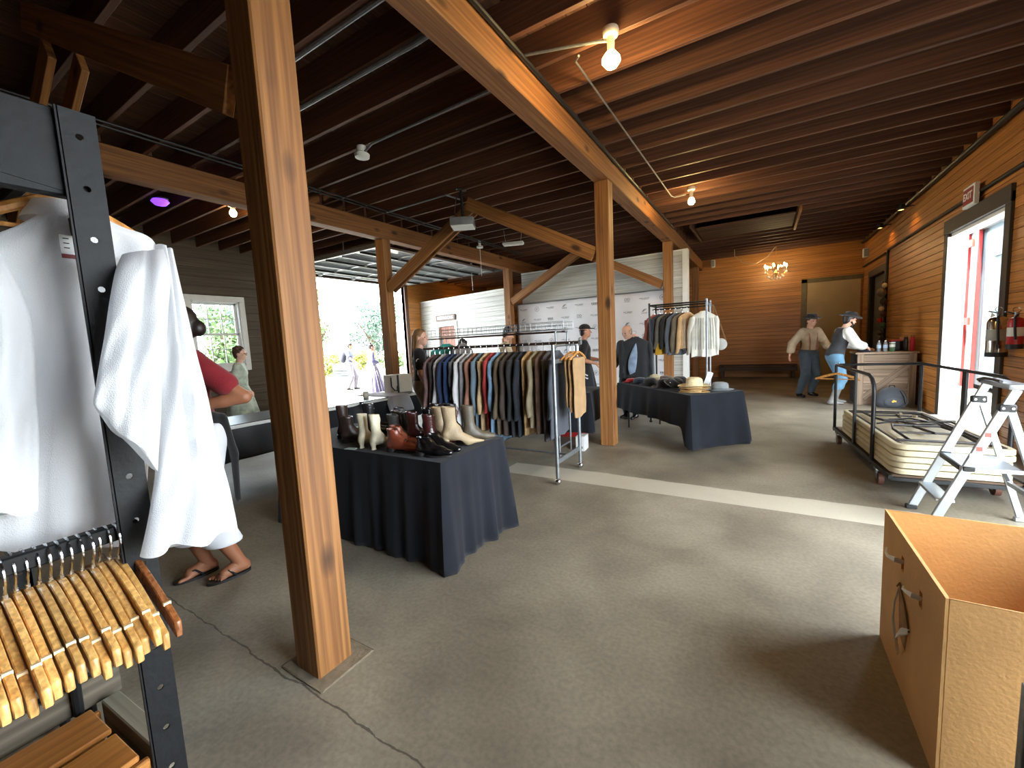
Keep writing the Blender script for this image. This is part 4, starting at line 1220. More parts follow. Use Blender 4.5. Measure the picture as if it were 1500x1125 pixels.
LR = [  # x, label, category, colour, length, sleeve
 (-3.66, 'mauve brown dress at the far end of the long rack', 'dress', F('mauve', (118, 92, 92)), 1.05, 0.5, 1.25),
 (-3.58, 'dark brown printed coat next to the mauve dress', 'coat', F('darkprint', (58, 50, 50), 0.5), 0.95, 0.55, 1.2),
 (-3.50, 'grey white striped long shirt beside the navy coats', 'shirt', F('palestripe', (176, 178, 184), 0.2), 1.0, 0.5, 1.2),
 (-3.40, 'deep navy coat, first of the navy pair on the long rack', 'coat', F('navy', (28, 44, 78)), 0.98, 0.58, 1.25),
 (-3.32, 'brighter navy coat, second of the navy pair on the long rack', 'coat', F('navy2', (38, 62, 104)), 0.96, 0.56, 1.2),
 (-3.24, 'charcoal speckled short shirt beside the white dress', 'shirt', F('speckle', (84, 86, 92), 0.6), 0.6, 0.42, 1.1),
 (-3.15, 'white long dress on the long rack', 'dress', F('white', (206, 208, 212), 0.06), 1.02, 0.55, 1.25),
 (-3.06, 'light grey dress next to the white dress', 'dress', F('grey', (150, 152, 156)), 0.98, 0.52, 1.2),
 (-2.98, 'rust brown shirt on a wooden hanger', 'shirt', F('rust', (146, 102, 84)), 0.86, 0.56, 1.15),
 (-2.90, 'slate blue jacket beside the rust shirt', 'jacket', F('slate', (96, 116, 130)), 0.84, 0.58, 1.15),
 (-2.82, 'cream tan shirt beside the red shirt', 'shirt', F('cream', (196, 170, 130)), 0.86, 0.56, 1.15),
 (-2.75, 'bright red shirt on the long rack', 'shirt', F('red', (160, 50, 52)), 0.82, 0.56, 1.12),
 (-2.67, 'light denim blue dress reaching low behind the boots', 'dress', F('denim', (112, 142, 170)), 1.12, 0.5, 1.35),
 (-2.58, 'olive brown corduroy coat on the long rack', 'coat', F('olivecord', (92, 80, 62)), 0.90, 0.58, 1.15),
 (-2.49, 'dark brown wool coat next to the corduroy coat', 'coat', F('darkbrown', (58, 48, 42)), 0.90, 0.58, 1.15),
 (-2.41, 'black frock coat beside the dark brown coat', 'coat', F('black1', (32, 32, 36)), 0.92, 0.6, 1.15),
 (-2.31, 'blue black jacket with full sleeves on the long rack', 'jacket', F('blueblack', (26, 32, 44)), 0.90, 0.6, 1.15),
 (-2.22, 'tan vest in front of the olive shirt', 'vest', F('tanvest', (168, 136, 92)), 0.88, 0, 1.05),
 (-2.15, 'olive grey work shirt with a hanging sleeve', 'shirt', F('olivegrey', (136, 126, 102)), 0.78, 0.58, 1.1),
 (-2.08, 'brown striped vest beside the olive shirt', 'vest', F('brownstripe', (82, 60, 48), 0.4), 0.86, 0, 1.1),
 (-2.00, 'charcoal vest hanging near the end of the long rack', 'vest', F('charcoalvest', (66, 62, 66)), 0.92, 0, 1.1),
 (-1.92, 'dark slate grey coat at the end of the long rack', 'coat', F('slatecoat', (62, 66, 76)), 0.88, 0.58, 1.2),
]
for i, (x_, lab, cat, m_, ln, sl, hm) in enumerate(LR):
    rz = PI/2+rnd.uniform(-0.04, 0.04); x_ = -3.64+i*1.74/21
    garment(lab, cat, m_, (x_, 4.08, 1.4605), rz, ln+(0.12 if ln > 0.75 else 0.04)-(0.12 if ln > 0.95 else 0), sl+0.04*(sl > 0), 0.19+rnd.uniform(-0.01, 0.02), 0.026, hm, 40+i, wooden=(i % 3 != 2), flare_d=1.12, fold=0.4)
for i, (x_, lab) in enumerate(((-1.745, 'tan trousers on a wooden hanger just outside the rack end frame'), (-1.70, 'camel trousers second from the end of the long rack'), (-1.655, 'light brown trousers last on the long rack'))):
    hung_trousers(lab, F('tan%d' % i, ((150, 116, 76), (136, 102, 64), (158, 126, 88))[i]), (x_, 4.08, 1.4605), PI/2-0.08, 0.50+0.05*i, i)
# basket rack: teal shirt on a red hanger and a grey shirt
garment('teal shirt hanging behind the far end of the long rack', 'shirt', F('teal', (70, 176, 164)), (-4.15, 4.92, 1.5955), 0.55, 0.55, 0.2, 0.19, 0.04, 1.1, 91, group='clothes on the basket rack')
garment('grey plaid shirt hanging on the basket rack', 'shirt', F('plaid', (120, 112, 108), 0.5), (-3.85, 4.92, 1.5955), PI/2, 0.7, 0.5, 0.19, 0.04, 1.1, 92, group='clothes on the basket rack')
# second rack
R2 = [
 (-0.40, 1.35, 'brick red blouse on a red hanger at the left of the tall rack', 'blouse', F('brick', (150, 92, 84)), 0.52, 0.4),
 (-0.32, 1.25, 'dark navy tunic with red cuffs on the tall rack', 'tunic', F('darknavy', (44, 48, 58)), 0.66, 0.5),
 (-0.22, 1.05, 'grey robe with yellow printed lower half', 'robe', F('greyrobe', (92, 88, 80)), 0.55, 0.45),
 (-0.10, 1.2, 'black jacket behind the grey robe', 'jacket', F('black2', (30, 30, 32)), 0.55, 0.45),
 (0.02, 1.1, 'blue grey jacket in the middle of the tall rack', 'jacket', F('bluegrey', (88, 94, 104)), 0.70, 0.55),
 (0.12, 1.0, 'olive brown shirt in the middle of the tall rack', 'shirt', F('olive2', (108, 98, 82)), 0.60, 0.52),
 (0.22, 0.85, 'tan linen shirt beside the striped white shirt', 'shirt', F('tanlinen', (200, 164, 118)), 0.60, 0.55),
 (0.33, 0.35, 'white grey striped shirt facing out on the tall rack', 'shirt', F('stripe', (214, 212, 200), 0.12), 0.74, 0.60),
]
M_YEL = F('yellow', (176, 136, 28))
for i, (dx, rz, lab, cat, m_, ln, sl) in enumerate(R2):
    dx = 0.37 if i == 7 else -0.40+0.088*i; rz = 0.62 if i == 7 else 0.95
    g = garment(lab, cat, m_, (RX+dx, RY, 1.9255), rz, ln+0.08, sl+0.03, 0.205 if i == 7 else 0.19, 0.04 if i == 7 else 0.024, 1.1, 120+i, fold=1.0 if i == 7 else 0.4, flare_d=1.12, group='clothes on the tall rack')
    if 'yellow' in lab:
        zs = [(-0.56-0.03*k, 0.225+0.004*k, 0.034+0.001*k) for k in range(8)]
        MB().rings([[(hw*math.copysign(abs(math.cos(a))**.75, math.cos(a)), d_*math.sin(a)+0.003*math.sin(a*9), z) for a in [2*PI*q/28 for q in range(28)]] for (z, hw, d_) in zs][::-1]).build('yellow_hem', M_YEL, g)
        MB().tube([(0.05*math.cos(a)-0.06, -0.036, -0.44+0.05*math.sin(a)) for a in [2*PI*q/16 for q in range(16)]], 0.008, 6, closed=True).build('ring_print', M_YEL, g)
    if 'red cuffs' in lab:
        for s in (-1, 1):
            MB().cyl((s*0.222, 0.01, -0.64), (s*0.226, 0.01, -0.72), 0.032, 12).build('cuff', F('cuffred', (200, 40, 50)), g)
    if 'striped' in lab:
        for k in range(9):
            x_ = -0.17+k*0.0425
            if abs(x_) < 0.01: continue
            MB().tube([(x_*0.9, -0.052-0.0*k, -0.19), (x_, -0.062, -0.4), (x_*1.06, -0.068, -0.70)], 0.0045, 5).build('stripe', F('stripegrey', (150, 150, 146)), g)
ct_ = thing('canteen', 'round grey canteen on a leather strap hung from the tall rack', 'canteen', (RX+0.60, RY+0.24, 1.29))
MB().lathe([(1e-5, -0.045), (0.06, -0.045), (0.095, -0.02), (0.1, 0.0), (0.095, 0.02), (0.06, 0.045), (1e-5, 0.045)], 24).build('body', mat('canteen_grey', (176, 176, 172), 0.7), ct_, rot=(PI/2, 0, 0.2))
MB().cyl((-0.035, 0, 0.095), (-0.04, 0, 0.13), 0.016).build('spout', M_STEEL, ct_)
for s in (-1, 1):
    MB().bar((s*0.095, 0, 0.02), (s*0.004-0.11, 0, 0.66), 0.012, 0.003, up=(0, 1, 0)).build('strap', mat('strap_leather', (170, 138, 98), 0.6), ct_)
lg = garment('long grey coat hung low on the left upright of the tall rack', 'coat', F('greycoat', (92, 102, 110)), (RX-0.55, RY+0.25, 1.536), PI/2, 0.95, 0.62, 0.19, 0.04, 1.2, 150, group='clothes on the tall rack')
# things on the floor and the left table
M_BOXW = mat('white_carton', (214, 214, 216), 0.6, var=0.05)
M_BOXR = mat('red_carton', (196, 44, 42), 0.55, var=0.05)
b1 = thing('carton', 'white carton with a red base and red swirl under the crooked cloth', 'box', (-2.52, 5.98, 0), 0.15)
MB().box((0, 0, 0.20), (0.34, 0.42, 0.22)).build('upper', M_BOXW, b1, bevel=0.004)
MB().box((0, 0, 0.046), (0.35, 0.43, 0.09)).build('base', M_BOXR, b1, bevel=0.004)
MB().tube([(0.176, -0.12+0.02*k, 0.22+0.05*math.sin(k*1.1)) for k in range(10)], 0.008, 6).build('swirl', M_BOXR, b1)
b2 = thing('carton', 'plain white carton standing behind the rack end', 'box', (-2.08, 5.16, 0), 0.1)
MB().box((0, 0, 0.1), (0.12, 0.2, 0.2)).build('body', M_BOXW, b2, bevel=0.004)
MB().box((0.0, -0.101, 0.05), (0.07, 0.002, 0.03)).build('printed_label', mat('label_grey', (120, 120, 126), 0.6), b2)
mg = thing('mug', 'white mug on the table in front of the open overhead door', 'mug', (-5.30, 4.28, 0.742), 0.4)
MB().lathe([(0.034, 0.0), (0.042, 0.004), (0.044, 0.095), (0.040, 0.096), (0.038, 0.012), (1e-5, 0.01)], 20).build('cup', mat('mug_glaze', (226, 222, 206), 0.25, var=0.02), mg)
MB().tube([(-0.042, 0, 0.075), (-0.068, 0, 0.068), (-0.07, 0, 0.038), (-0.042, 0, 0.025)], 0.007, 8).build('handle', mat('mug_glaze', (226, 222, 206), 0.25), mg)
tb = thing('tote_box', 'white tote box with a black band and black carrying strap', 'tote', (-5.34, 5.0, 0.742), PI/2-0.25)
MB().box((0, 0, 0.15), (0.40, 0.26, 0.30)).build('body', mat('tote_white', (222, 214, 198), 0.7, var=0.05), tb, bevel=0.012, seg=2)
MB().box((-0.07, -0.132, 0.15), (0.035, 0.004, 0.30)).build('band', M_BLACKP, tb)
MB().tube([(-0.20, -0.14, 0.27), (-0.21, -0.16, 0.12), (-0.16, -0.17, 0.05), (-0.10, -0.16, 0.04), (-0.085, -0.14, 0.12)], 0.011, 6).build('strap', M_BLACKP, tb)
wc = tablecloth('white cloth draped over the edge of the table with the mug', (-5.28, 4.62, 0), PI/2, 0.34, 0.74, 0.748, (0.002, 0.002, 0.002, 0.26), 21, folds=5, amp=0.008, flare=0.012, m=F('whitecloth', (206, 206, 216), 0.05), name='white_cloth', group=None)
bn = thing('storage_bin', 'grey plastic bin under the left table beside the thick post', 'bin', (-5.35, 3.25, 0))
MB().lathe([(0.16, 0.0), (0.17, 0.01), (0.20, 0.30), (0.21, 0.31), (0.20, 0.315), (0.185, 0.30), (0.15, 0.02)], 24).build('body', mat('bin_plastic', (128, 132, 146), 0.4), bn)
MB().lathe([(0.155, 0.29), (0.14, 0.33), (0.06, 0.345), (1e-5, 0.34)], 20).build('liner', F('binliner', (150, 154, 166)), bn)
# ================================================================== SHOES AND BOOTS
def leather(name, rgb, rough=0.32, var=0.2):
    return mat('leather_'+name, rgb, rough, var=var, scale=12, bump=0.25, bscale=90, spec=0.6)
M_SOLE = mat('dark_sole', (30, 26, 24), 0.6)
_shoe = {}
def shoe_mesh(kind):
    """foot points along +x, sole on z = 0"""
    if kind in _shoe: return _shoe[kind]
    K = dict(white=(0.045, 0.17, 'point'), tan=(0.062, 0.13, 'point'), ankle=(0.022, 0.055, 'round'), maroon=(0.03, 0.13, 'round'), patent=(0.02, 0.02, 'round'), tall=(0.025, 0.17, 'round'), dark=(0.025, 0.10, 'round'), low=(0.022, 0.03, 'round'))[kind]
    hh, sh, toe = K
    s = SDF(0.025)
    zt = 0.026 if toe == 'round' else 0.017
    xt = 0.135 if toe == 'round' else 0.185
    s.cap((-0.075, 0, hh+0.035), (-0.02, 0, hh*0.75+0.045), 0.036, 0.040, ((0, 0, 1), 1.15))
    s.cap((-0.02, 0, hh*0.75+0.045), (0.07, 0, 0.036), 0.042, 0.040, ((0, 0, 1), 0.85))
    s.cap((0.07, 0, 0.034), (xt, 0, zt), 0.040 if toe == 'round' else 0.036, 0.028 if toe == 'round' else 0.010, ((0, 0, 1), 0.75))
    s.cap((-0.01, 0, hh+0.06), (-0.045, 0, hh+0.08), 0.038, 0.040, ((0, 1, 0), 0.85))
    s.cap((-0.045, 0, hh+0.07), (-0.055, 0, hh+0.09+sh), 0.040, 0.050 if sh > 0.08 else 0.044, ((0, 1, 0), 0.78))
    top = hh+0.085+sh
    s.clip((0, 0, top), (0.12, 0, 1)).clip((0, 0, 0.004), (0, 0, -1))
    s.cut((-0.055, 0, top+0.005), (0.036, 0.028, 0.05))
    # hollow under the arch when there is a heel
    if hh > 0.035: s.cut((-0.012, 0, -0.006), (0.060, 0.07, hh*1.0)); s.cut((-0.135, 0, 0.0), (0.05, 0.08, hh*0.7))
    P, F_ = s.run(0.006)
    up = np_mesh('upper_'+kind, [(P, F_)])
    hb = MB()
    if hh > 0.035:
        hb.lathe([(0.024, 0.0), (0.018, hh*0.35), (0.022, hh*0.75), (0.033, hh+0.02)], 14, (-0.082, 0, 0), 1.0, 0.9)
    else:
        hb.lathe([(0.034, 0.0), (0.036, hh), (0.038, hh+0.012)], 14, (-0.078, 0, 0), 1.0, 0.9)
    heel = hb.mesh('heel_'+kind)
    out = []
    for i in range(28):
        a = 2*PI*i/28
        x_ = 0.02+math.cos(a)*(xt-0.005 if math.cos(a) > 0 else 0.07); w_ = 0.043*(1-0.35*max(0, math.cos(a))**3*(1 if toe == 'round' else 2.2))
        out.append((x_, math.sin(a)*w_))
    zb = lambda x_: max(0.0, hh*(0.3-x_)/0.3*0.0)
    sole = MB().rings([[(x_, y_, 0.0) for x_, y_ in out], [(x_, y_, 0.009) for x_, y_ in out]]).mesh('sole_'+kind)
    lc = MB()
    if kind in ('tan', 'dark', 'tall', 'white'):
        for k in range(7):
            z_ = hh+0.075+k*(sh-0.005)/7; x_ = 0.001-0.004*k if k else 0.01
            lc.tube([(x_-0.010, -0.022, z_), (x_+0.004, 0, z_+0.008), (x_-0.010, 0.022, z_)], 0.0034, 5)
        lc.tube([(0.004, 0.006, hh+0.08+sh*0.9), (0.016, 0.016, hh+0.07+sh*0.8), (0.012, 0.024, hh+0.06+sh*0.6)], 0.0025, 5)
    elif kind in ('ankle', 'low'):
        for k in range(4):
            lc.tube([(0.0+k*0.018, -0.02, 0.098-k*0.008), (0.004+k*0.018, 0, 0.106-k*0.008), (0.0+k*0.018, 0.02, 0.098-k*0.008)], 0.0028, 5)
    lace = lc.mesh('lace_'+kind) if lc.v else None
    _shoe[kind] = (up, heel, sole, lace)
    return _shoe[kind]
def shoe(name, kind, m, label, x_, y_, rz, group, z_=0.7455, tilt=(0, 0), heelm=None, lacem=None, scale=1.0, cat=None):
    up, heel, sole, lace = shoe_mesh(kind)
    t = thing(name, label, cat or ('boot' if 'boot' in name else 'shoe'), (x_, y_, z_), rz, group)
    t.rotation_euler = (tilt[0], tilt[1], rz)
    t.scale = (scale,)*3
    def cp(nm, me, mm):
        me2 = me.copy(); me2.materials.clear(); me2.materials.append(mm)
        return link(nm, me2, None, t)
    cp('upper', up, m); cp('heel', heel, heelm or M_SOLE); 
    if kind != 'tan' and kind != 'white': cp('sole', sole, M_SOLE)
    if lace is not None: cp('laces', lace, lacem or M_BLACKP)
    return t
L_WHITE = leather('white', (206, 198, 172), 0.5); L_TAN = leather('tan', (156, 136, 106), 0.6); L_BROWN = leather('brown', (118, 54, 34), 0.3)
L_MAR = leather('maroon', (62, 26, 26), 0.2); L_BLK = leather('black', (24, 22, 24), 0.22); L_PAT = leather('patent', (14, 14, 16), 0.06); L_GREY = leather('grey', (72, 74, 74), 0.5); L_DK = leather('darkbrown', (52, 36, 30), 0.3)
g_ = 'boots and shoes on the black table'
shoe('boot', 'white', L_WHITE, 'white heeled lace boot, the one beside the thick post', -2.634, 2.115, 1.67, g_, heelm=L_WHITE, lacem=L_WHITE, scale=0.86)
shoe('boot', 'white', L_WHITE, 'white heeled lace boot, the one beside the brown shoe', -2.484, 2.114, 1.44, g_, heelm=L_WHITE, lacem=L_WHITE, scale=0.86)
shoe('shoe', 'ankle', L_BROWN, 'shiny red brown laced shoe at the front edge of the table', -2.243, 2.081, 0.34, g_, scale=1.0)
shoe('shoe', 'ankle', L_BROWN, 'shiny red brown laced shoe just behind its mate', -2.32, 2.183, 0.49, g_, scale=1.0)
shoe('boot', 'maroon', L_MAR, 'glossy maroon ankle boot beside the tan heeled boot', -2.083, 2.293, 1.04, g_)
shoe('boot', 'maroon', L_MAR, 'glossy maroon ankle boot behind the red brown shoes', -2.297, 2.337, 0.84, g_)
shoe('shoe', 'patent', L_PAT, 'black patent shoe at the corner edge of the table', -1.948, 2.076, 0.27, g_)
shoe('shoe', 'patent', L_PAT, 'black patent shoe beside the tan heeled boot', -1.95, 2.176, 0.22, g_)
shoe('boot', 'tan', L_TAN, 'tan pointed boot with a curved heel and laces', -1.928, 2.346, 0.97, g_, heelm=L_TAN, lacem=L_BROWN, scale=1.08)
shoe('boot', 'tan', L_TAN, 'tan pointed boot half hidden behind its mate', -2.108, 2.428, 0.94, g_, heelm=L_TAN, lacem=L_TAN)
shoe('boot', 'tall', L_BLK, 'tall black boot standing at the back corner of the table', -2.251, 2.564, 1.23, g_)
shoe('boot', 'tall', L_BLK, 'tall black boot with its mate by the denim dress', -2.113, 2.583, 0.91, g_)
shoe('boot', 'tall', leather('olive', (78, 70, 56), 0.5), 'olive brown lined boot at the far corner of the table', -1.907, 2.543, 0.91, g_)
shoe('boot', 'dark', L_GREY, 'grey ankle boot lying behind the white boots', -2.51, 2.328, 0.3, g_)
shoe('boot', 'dark', L_GREY, 'grey ankle boot in the middle of the table', -2.479, 2.438, 0.09, g_)
shoe('boot', 'dark', L_BLK, 'black ankle boot in the middle row behind the grey boots', -2.45, 2.634, -0.21, g_)
shoe('boot', 'dark', L_DK, 'dark brown ankle boot behind the grey boots', -2.631, 2.499, 0.53, g_)
shoe('boot', 'dark', L_DK, 'dark brown laced boot next to the thick post', -2.884, 2.188, 1.26, g_)
shoe('boot', 'tall', L_DK, 'tall dark brown laced boot behind the thick post', -3.072, 2.28, 1.39, g_)
shoe('boot', 'tall', L_BLK, 'tall black laced boot beside the dark brown ones', -2.885, 2.411, 1.04, g_)
shoe('boot', 'dark', L_BLK, 'black laced ankle boot at the back by the thick post', -3.028, 2.54, 0.79, g_)
shoe('boot', 'dark', L_GREY, 'grey laced ankle boot at the back of the table near the post', -2.751, 2.621, 0.17, g_)
tg = MB().box((0, 0, 0), (0.10, 0.05, 0.002)).build('price_tag', mat('pale_tag', (196, 222, 214), 0.6), loc=(-2.70, 2.005, 0.7430), rot=(0, 0, 0.2))
tag(tg, 'pale green paper tag lying beside the white boots', 'tag')

# ================================================================== HATS
def hat_parts(t, m, band, r=0.092, h=0.11, brim=0.055, curl=0.02, crease=0.025, dome=False, rope=False):
    n = 40
    prof = [(r, 0.0), (r*0.985, h*0.35), (r*0.95, h*0.7), (r*0.90, h*0.88), (r*0.80, h*0.97), (r*0.5, h*1.0), (1e-4, h*1.0)]
    if dome: prof = [(r, 0.0), (r*0.99, h*0.3), (r*0.94, h*0.6), (r*0.80, h*0.82), (r*0.55, h*0.95), (r*0.25, h), (1e-4, h*1.005)]
    vs = []; fs = []
    for (rr, z) in prof:
        for k in range(n):
            a = 2*PI*k/n
            x_, y_ = rr*1.12*math.cos(a), rr*0.95*math.sin(a)
            zz = z
            if crease and z > h*0.75:
                zz -= crease*math.exp(-(y_/(r*0.32))**2)*(z/h)
                y_ *= 1-0.22*max(0, math.cos(a))*(z/h)
            vs.append((x_, y_, zz))
    for i in range(len(prof)-1):
        for k in range(n):
            fs.append((i*n+k, i*n+(k+1) % n, (i+1)*n+(k+1) % n, (i+1)*n+k))
    MB().add(vs, fs).build('crown', m, t, angle=70)
    vs = []; fs = []
    for j, q in enumerate((0, 0.25, 0.5, 0.75, 1.0, 1.0, 0.75, 0.5, 0.25, 0)):
        for k in range(n):
            a = 2*PI*k/n
            rx, ry = (r+brim*q)*1.12, (r+brim*q)*0.98
            z = curl*q*q*(0.5+abs(math.sin(a))*1.0) - 0.006*q*abs(math.cos(a)) + (0.004 if j < 5 else 0.0)
            vs.append((rx*math.cos(a), ry*math.sin(a), z))
    for j in range(9):
        for k in range(n):
            fs.append((j*n+k, j*n+(k+1) % n, (j+1)*n+(k+1) % n, (j+1)*n+k))
    MB().add(vs, fs).build('brim', m, t, angle=70)
    if band is not None:
        MB().rings([[(r*1.135*math.cos(2*PI*k/n), r*0.965*math.sin(2*PI*k/n), z) for k in range(n)] for z in (0.006, 0.03)], False, False).build('hat_band', band, t)
def uv(u, v): return hx+u*math.cos(ea+PI/2)+v*math.cos(ea), hy+u*math.sin(ea+PI/2)+v*math.sin(ea)
def hat(label, m, x_, y_, z_, rz, band=None, tilt=(0, 0), **kw):
    t = thing('hat', label, 'hat', (x_, y_, z_), rz, 'hats on the angled table')
    t.rotation_euler = (tilt[0], tilt[1], rz)
    hat_parts(t, m, band, **kw)
    return t
def felt(n, rgb): return mat('felt_'+n, rgb, 0.9, var=0.12, scale=20, bump=0.2, bscale=250, sheen=0.3)
H_BLK = felt('black', (24, 24, 26)); H_NAVY = felt('navy', (44, 56, 78)); H_GREY = felt('grey', (128, 134, 138)); H_STRAW = mat('straw', (214, 180, 124), 0.7, var=0.2, scale=60, bump=0.5, bscale=180); H_STRAWL = mat('pale_straw', (226, 208, 164), 0.7, var=0.15, scale=60, bump=0.5, bscale=180)
H_CREAM = felt('cream', (200, 192, 160)); H_BRN = felt('brown', (96, 80, 70)); H_RED = felt('red', (190, 40, 52))
T0 = 0.7455
hat('straw hat, bottom of the stack of straw hats', H_STRAW, *uv(-0.73, -0.18), T0, 0.3, r=0.080, brim=0.087, h=0.05, curl=0.01)
hat('straw hat, second from the bottom of the straw stack', H_STRAW, *uv(-0.73, -0.18), T0+0.024, 0.9, brim=0.075, h=0.05, curl=0.012, r=0.084)
hat('straw hat, third in the stack of straw hats', H_STRAW, *uv(-0.73, -0.18), T0+0.050, 0.1, brim=0.075, h=0.05, curl=0.014, r=0.088)
hat('pale straw hat with a creased crown on top of the straw stack', H_STRAWL, *uv(-0.73, -0.18), T0+0.080, 0.4, brim=0.085, h=0.115, curl=0.012, band=H_STRAWL)
hat('grey felt hat at the free end of the hat table', H_GREY, *uv(-0.74, 0.2), T0, 0.5, band=felt('greyband', (96, 100, 104)), brim=0.055, h=0.105)
hat('large black felt hat with a round crown next to the straw stack', H_BLK, *uv(-0.1, -0.2), T0, 0.8, band=H_BLK, brim=0.065, h=0.13, dome=True, crease=0)
hat('black felt hat behind the large black one', H_BLK, *uv(0.1, 0.2), T0, 0.2, band=H_BLK, brim=0.06, h=0.12)
hat('black bowler near the front edge of the hat table', H_BLK, *uv(0.25, -0.2), T0, 0.0, band=H_BLK, brim=0.05, h=0.12, dome=True, crease=0, curl=0.03)
hat('navy cap like hat beside the timber post', H_NAVY, *uv(0.55, -0.2), T0, 0.4, brim=0.03, h=0.10, dome=True, crease=0)
hat('red felt hat beside the navy one', H_RED, *uv(0.78, -0.2), T0, 0.4, brim=0.04, h=0.07, dome=True, crease=0)
hat('cream round hat at the back of the hat table', H_CREAM, *uv(0.76, 0.2), T0, 0.4, brim=0.045, h=0.11, dome=True, crease=0)
hat('brown felt hat in the middle of the hat table', H_BRN, *uv(0.44, 0.2), T0, 0.9, band=H_BLK, brim=0.055, h=0.11)
hat('dark brown felt hat near the back of the hat table', felt('dkbrown', (60, 46, 40)), *uv(-0.24, 0.2), T0, 0.9, band=H_BLK, brim=0.055, h=0.11)
tipped = hat('black wide brimmed hat tipped against the large black hat', H_BLK, *uv(-0.37, -0.2), T0+0.060, ea+PI/2, brim=0.06, h=0.09, tilt=(0, -0.35))
MB().lathe([(1e-5, 0.006), (0.012, 0.004), (0.014, 0.0)], 14).build('badge', M_CHROME, tipped, loc=(0.0, 0.088, 0.04), rot=(-PI/2, 0, 0))
sgn = thing('card_sign', 'small white card standing among the hats', 'sign', (*uv(-0.49, 0.22), T0), 0.3)
MB().box((0, 0.02, 0.11), (0.07, 0.004, 0.22), rot=Matrix.Rotation(0.35, 3, 'Y')).build('card', M_WHITE, sgn)
MB().box((0, 0.02, 0.006), (0.07, 0.06, 0.012)).build('foot', M_WHITE, sgn)
# ================================================================== PEOPLE
SKIN = {}
def skin(n, rgb):
    if n not in SKIN:
        SKIN[n] = mat('skin_'+n, rgb, 0.5, var=0.06, scale=12)
        SKIN[n].node_tree.nodes['Principled BSDF'].inputs['Subsurface Weight'].default_value = 0.08
    return SKIN[n]
def rotx(a): return np.array([[1, 0, 0], [0, math.cos(a), -math.sin(a)], [0, math.sin(a), math.cos(a)]])
def rotz(a): return np.array([[math.cos(a), -math.sin(a), 0], [math.sin(a), math.cos(a), 0], [0, 0, 1]])
def hand_sdf(wrist, d, n, s, curl=0.5):
    """d pointing direction, n palm normal, s thumb side"""
    d = np.array(d, float); d /= np.linalg.norm(d)
    n = np.array(n, float); n -= d*(n@d); n /= np.linalg.norm(n)
    side = np.cross(d, n)*s
    w = np.array(wrist, float)
    S = SDF(0.010)
    S.cap(w-d*0.03, w+d*0.02, 0.026, 0.027, (n, 0.8))
    for o in (-0.022, 0.0, 0.022):
        S.cap(w+d*0.02+side*o*0.8, w+d*0.085+side*o, 0.017, 0.014, (n, 0.8))
    for o, L in ((0.030, 0.068), (0.011, 0.076), (-0.009, 0.070), (-0.028, 0.054)):
        p0 = w+d*0.085+side*o
        a1, a2 = curl*0.7, curl*1.7
        p1 = p0+(d*math.cos(a1)+n*math.sin(a1))*L*0.55
        p2 = p1+(d*math.cos(a2)+n*math.sin(a2))*L*0.5
        S.cap(p0, p1, 0.0095, 0.0085, k=0.004); S.cap(p1, p2, 0.0085, 0.007, k=0.004)
    t0 = w+d*0.025+side*0.028; t1 = t0+(d*0.62+side*0.62+n*0.35)*0.042; t2 = t1+(d*0.85+side*0.15+n*0.45)*0.034
    S.cap(t0, t1, 0.014, 0.011, k=0.006); S.cap(t1, t2, 0.011, 0.008, k=0.004)
    return S
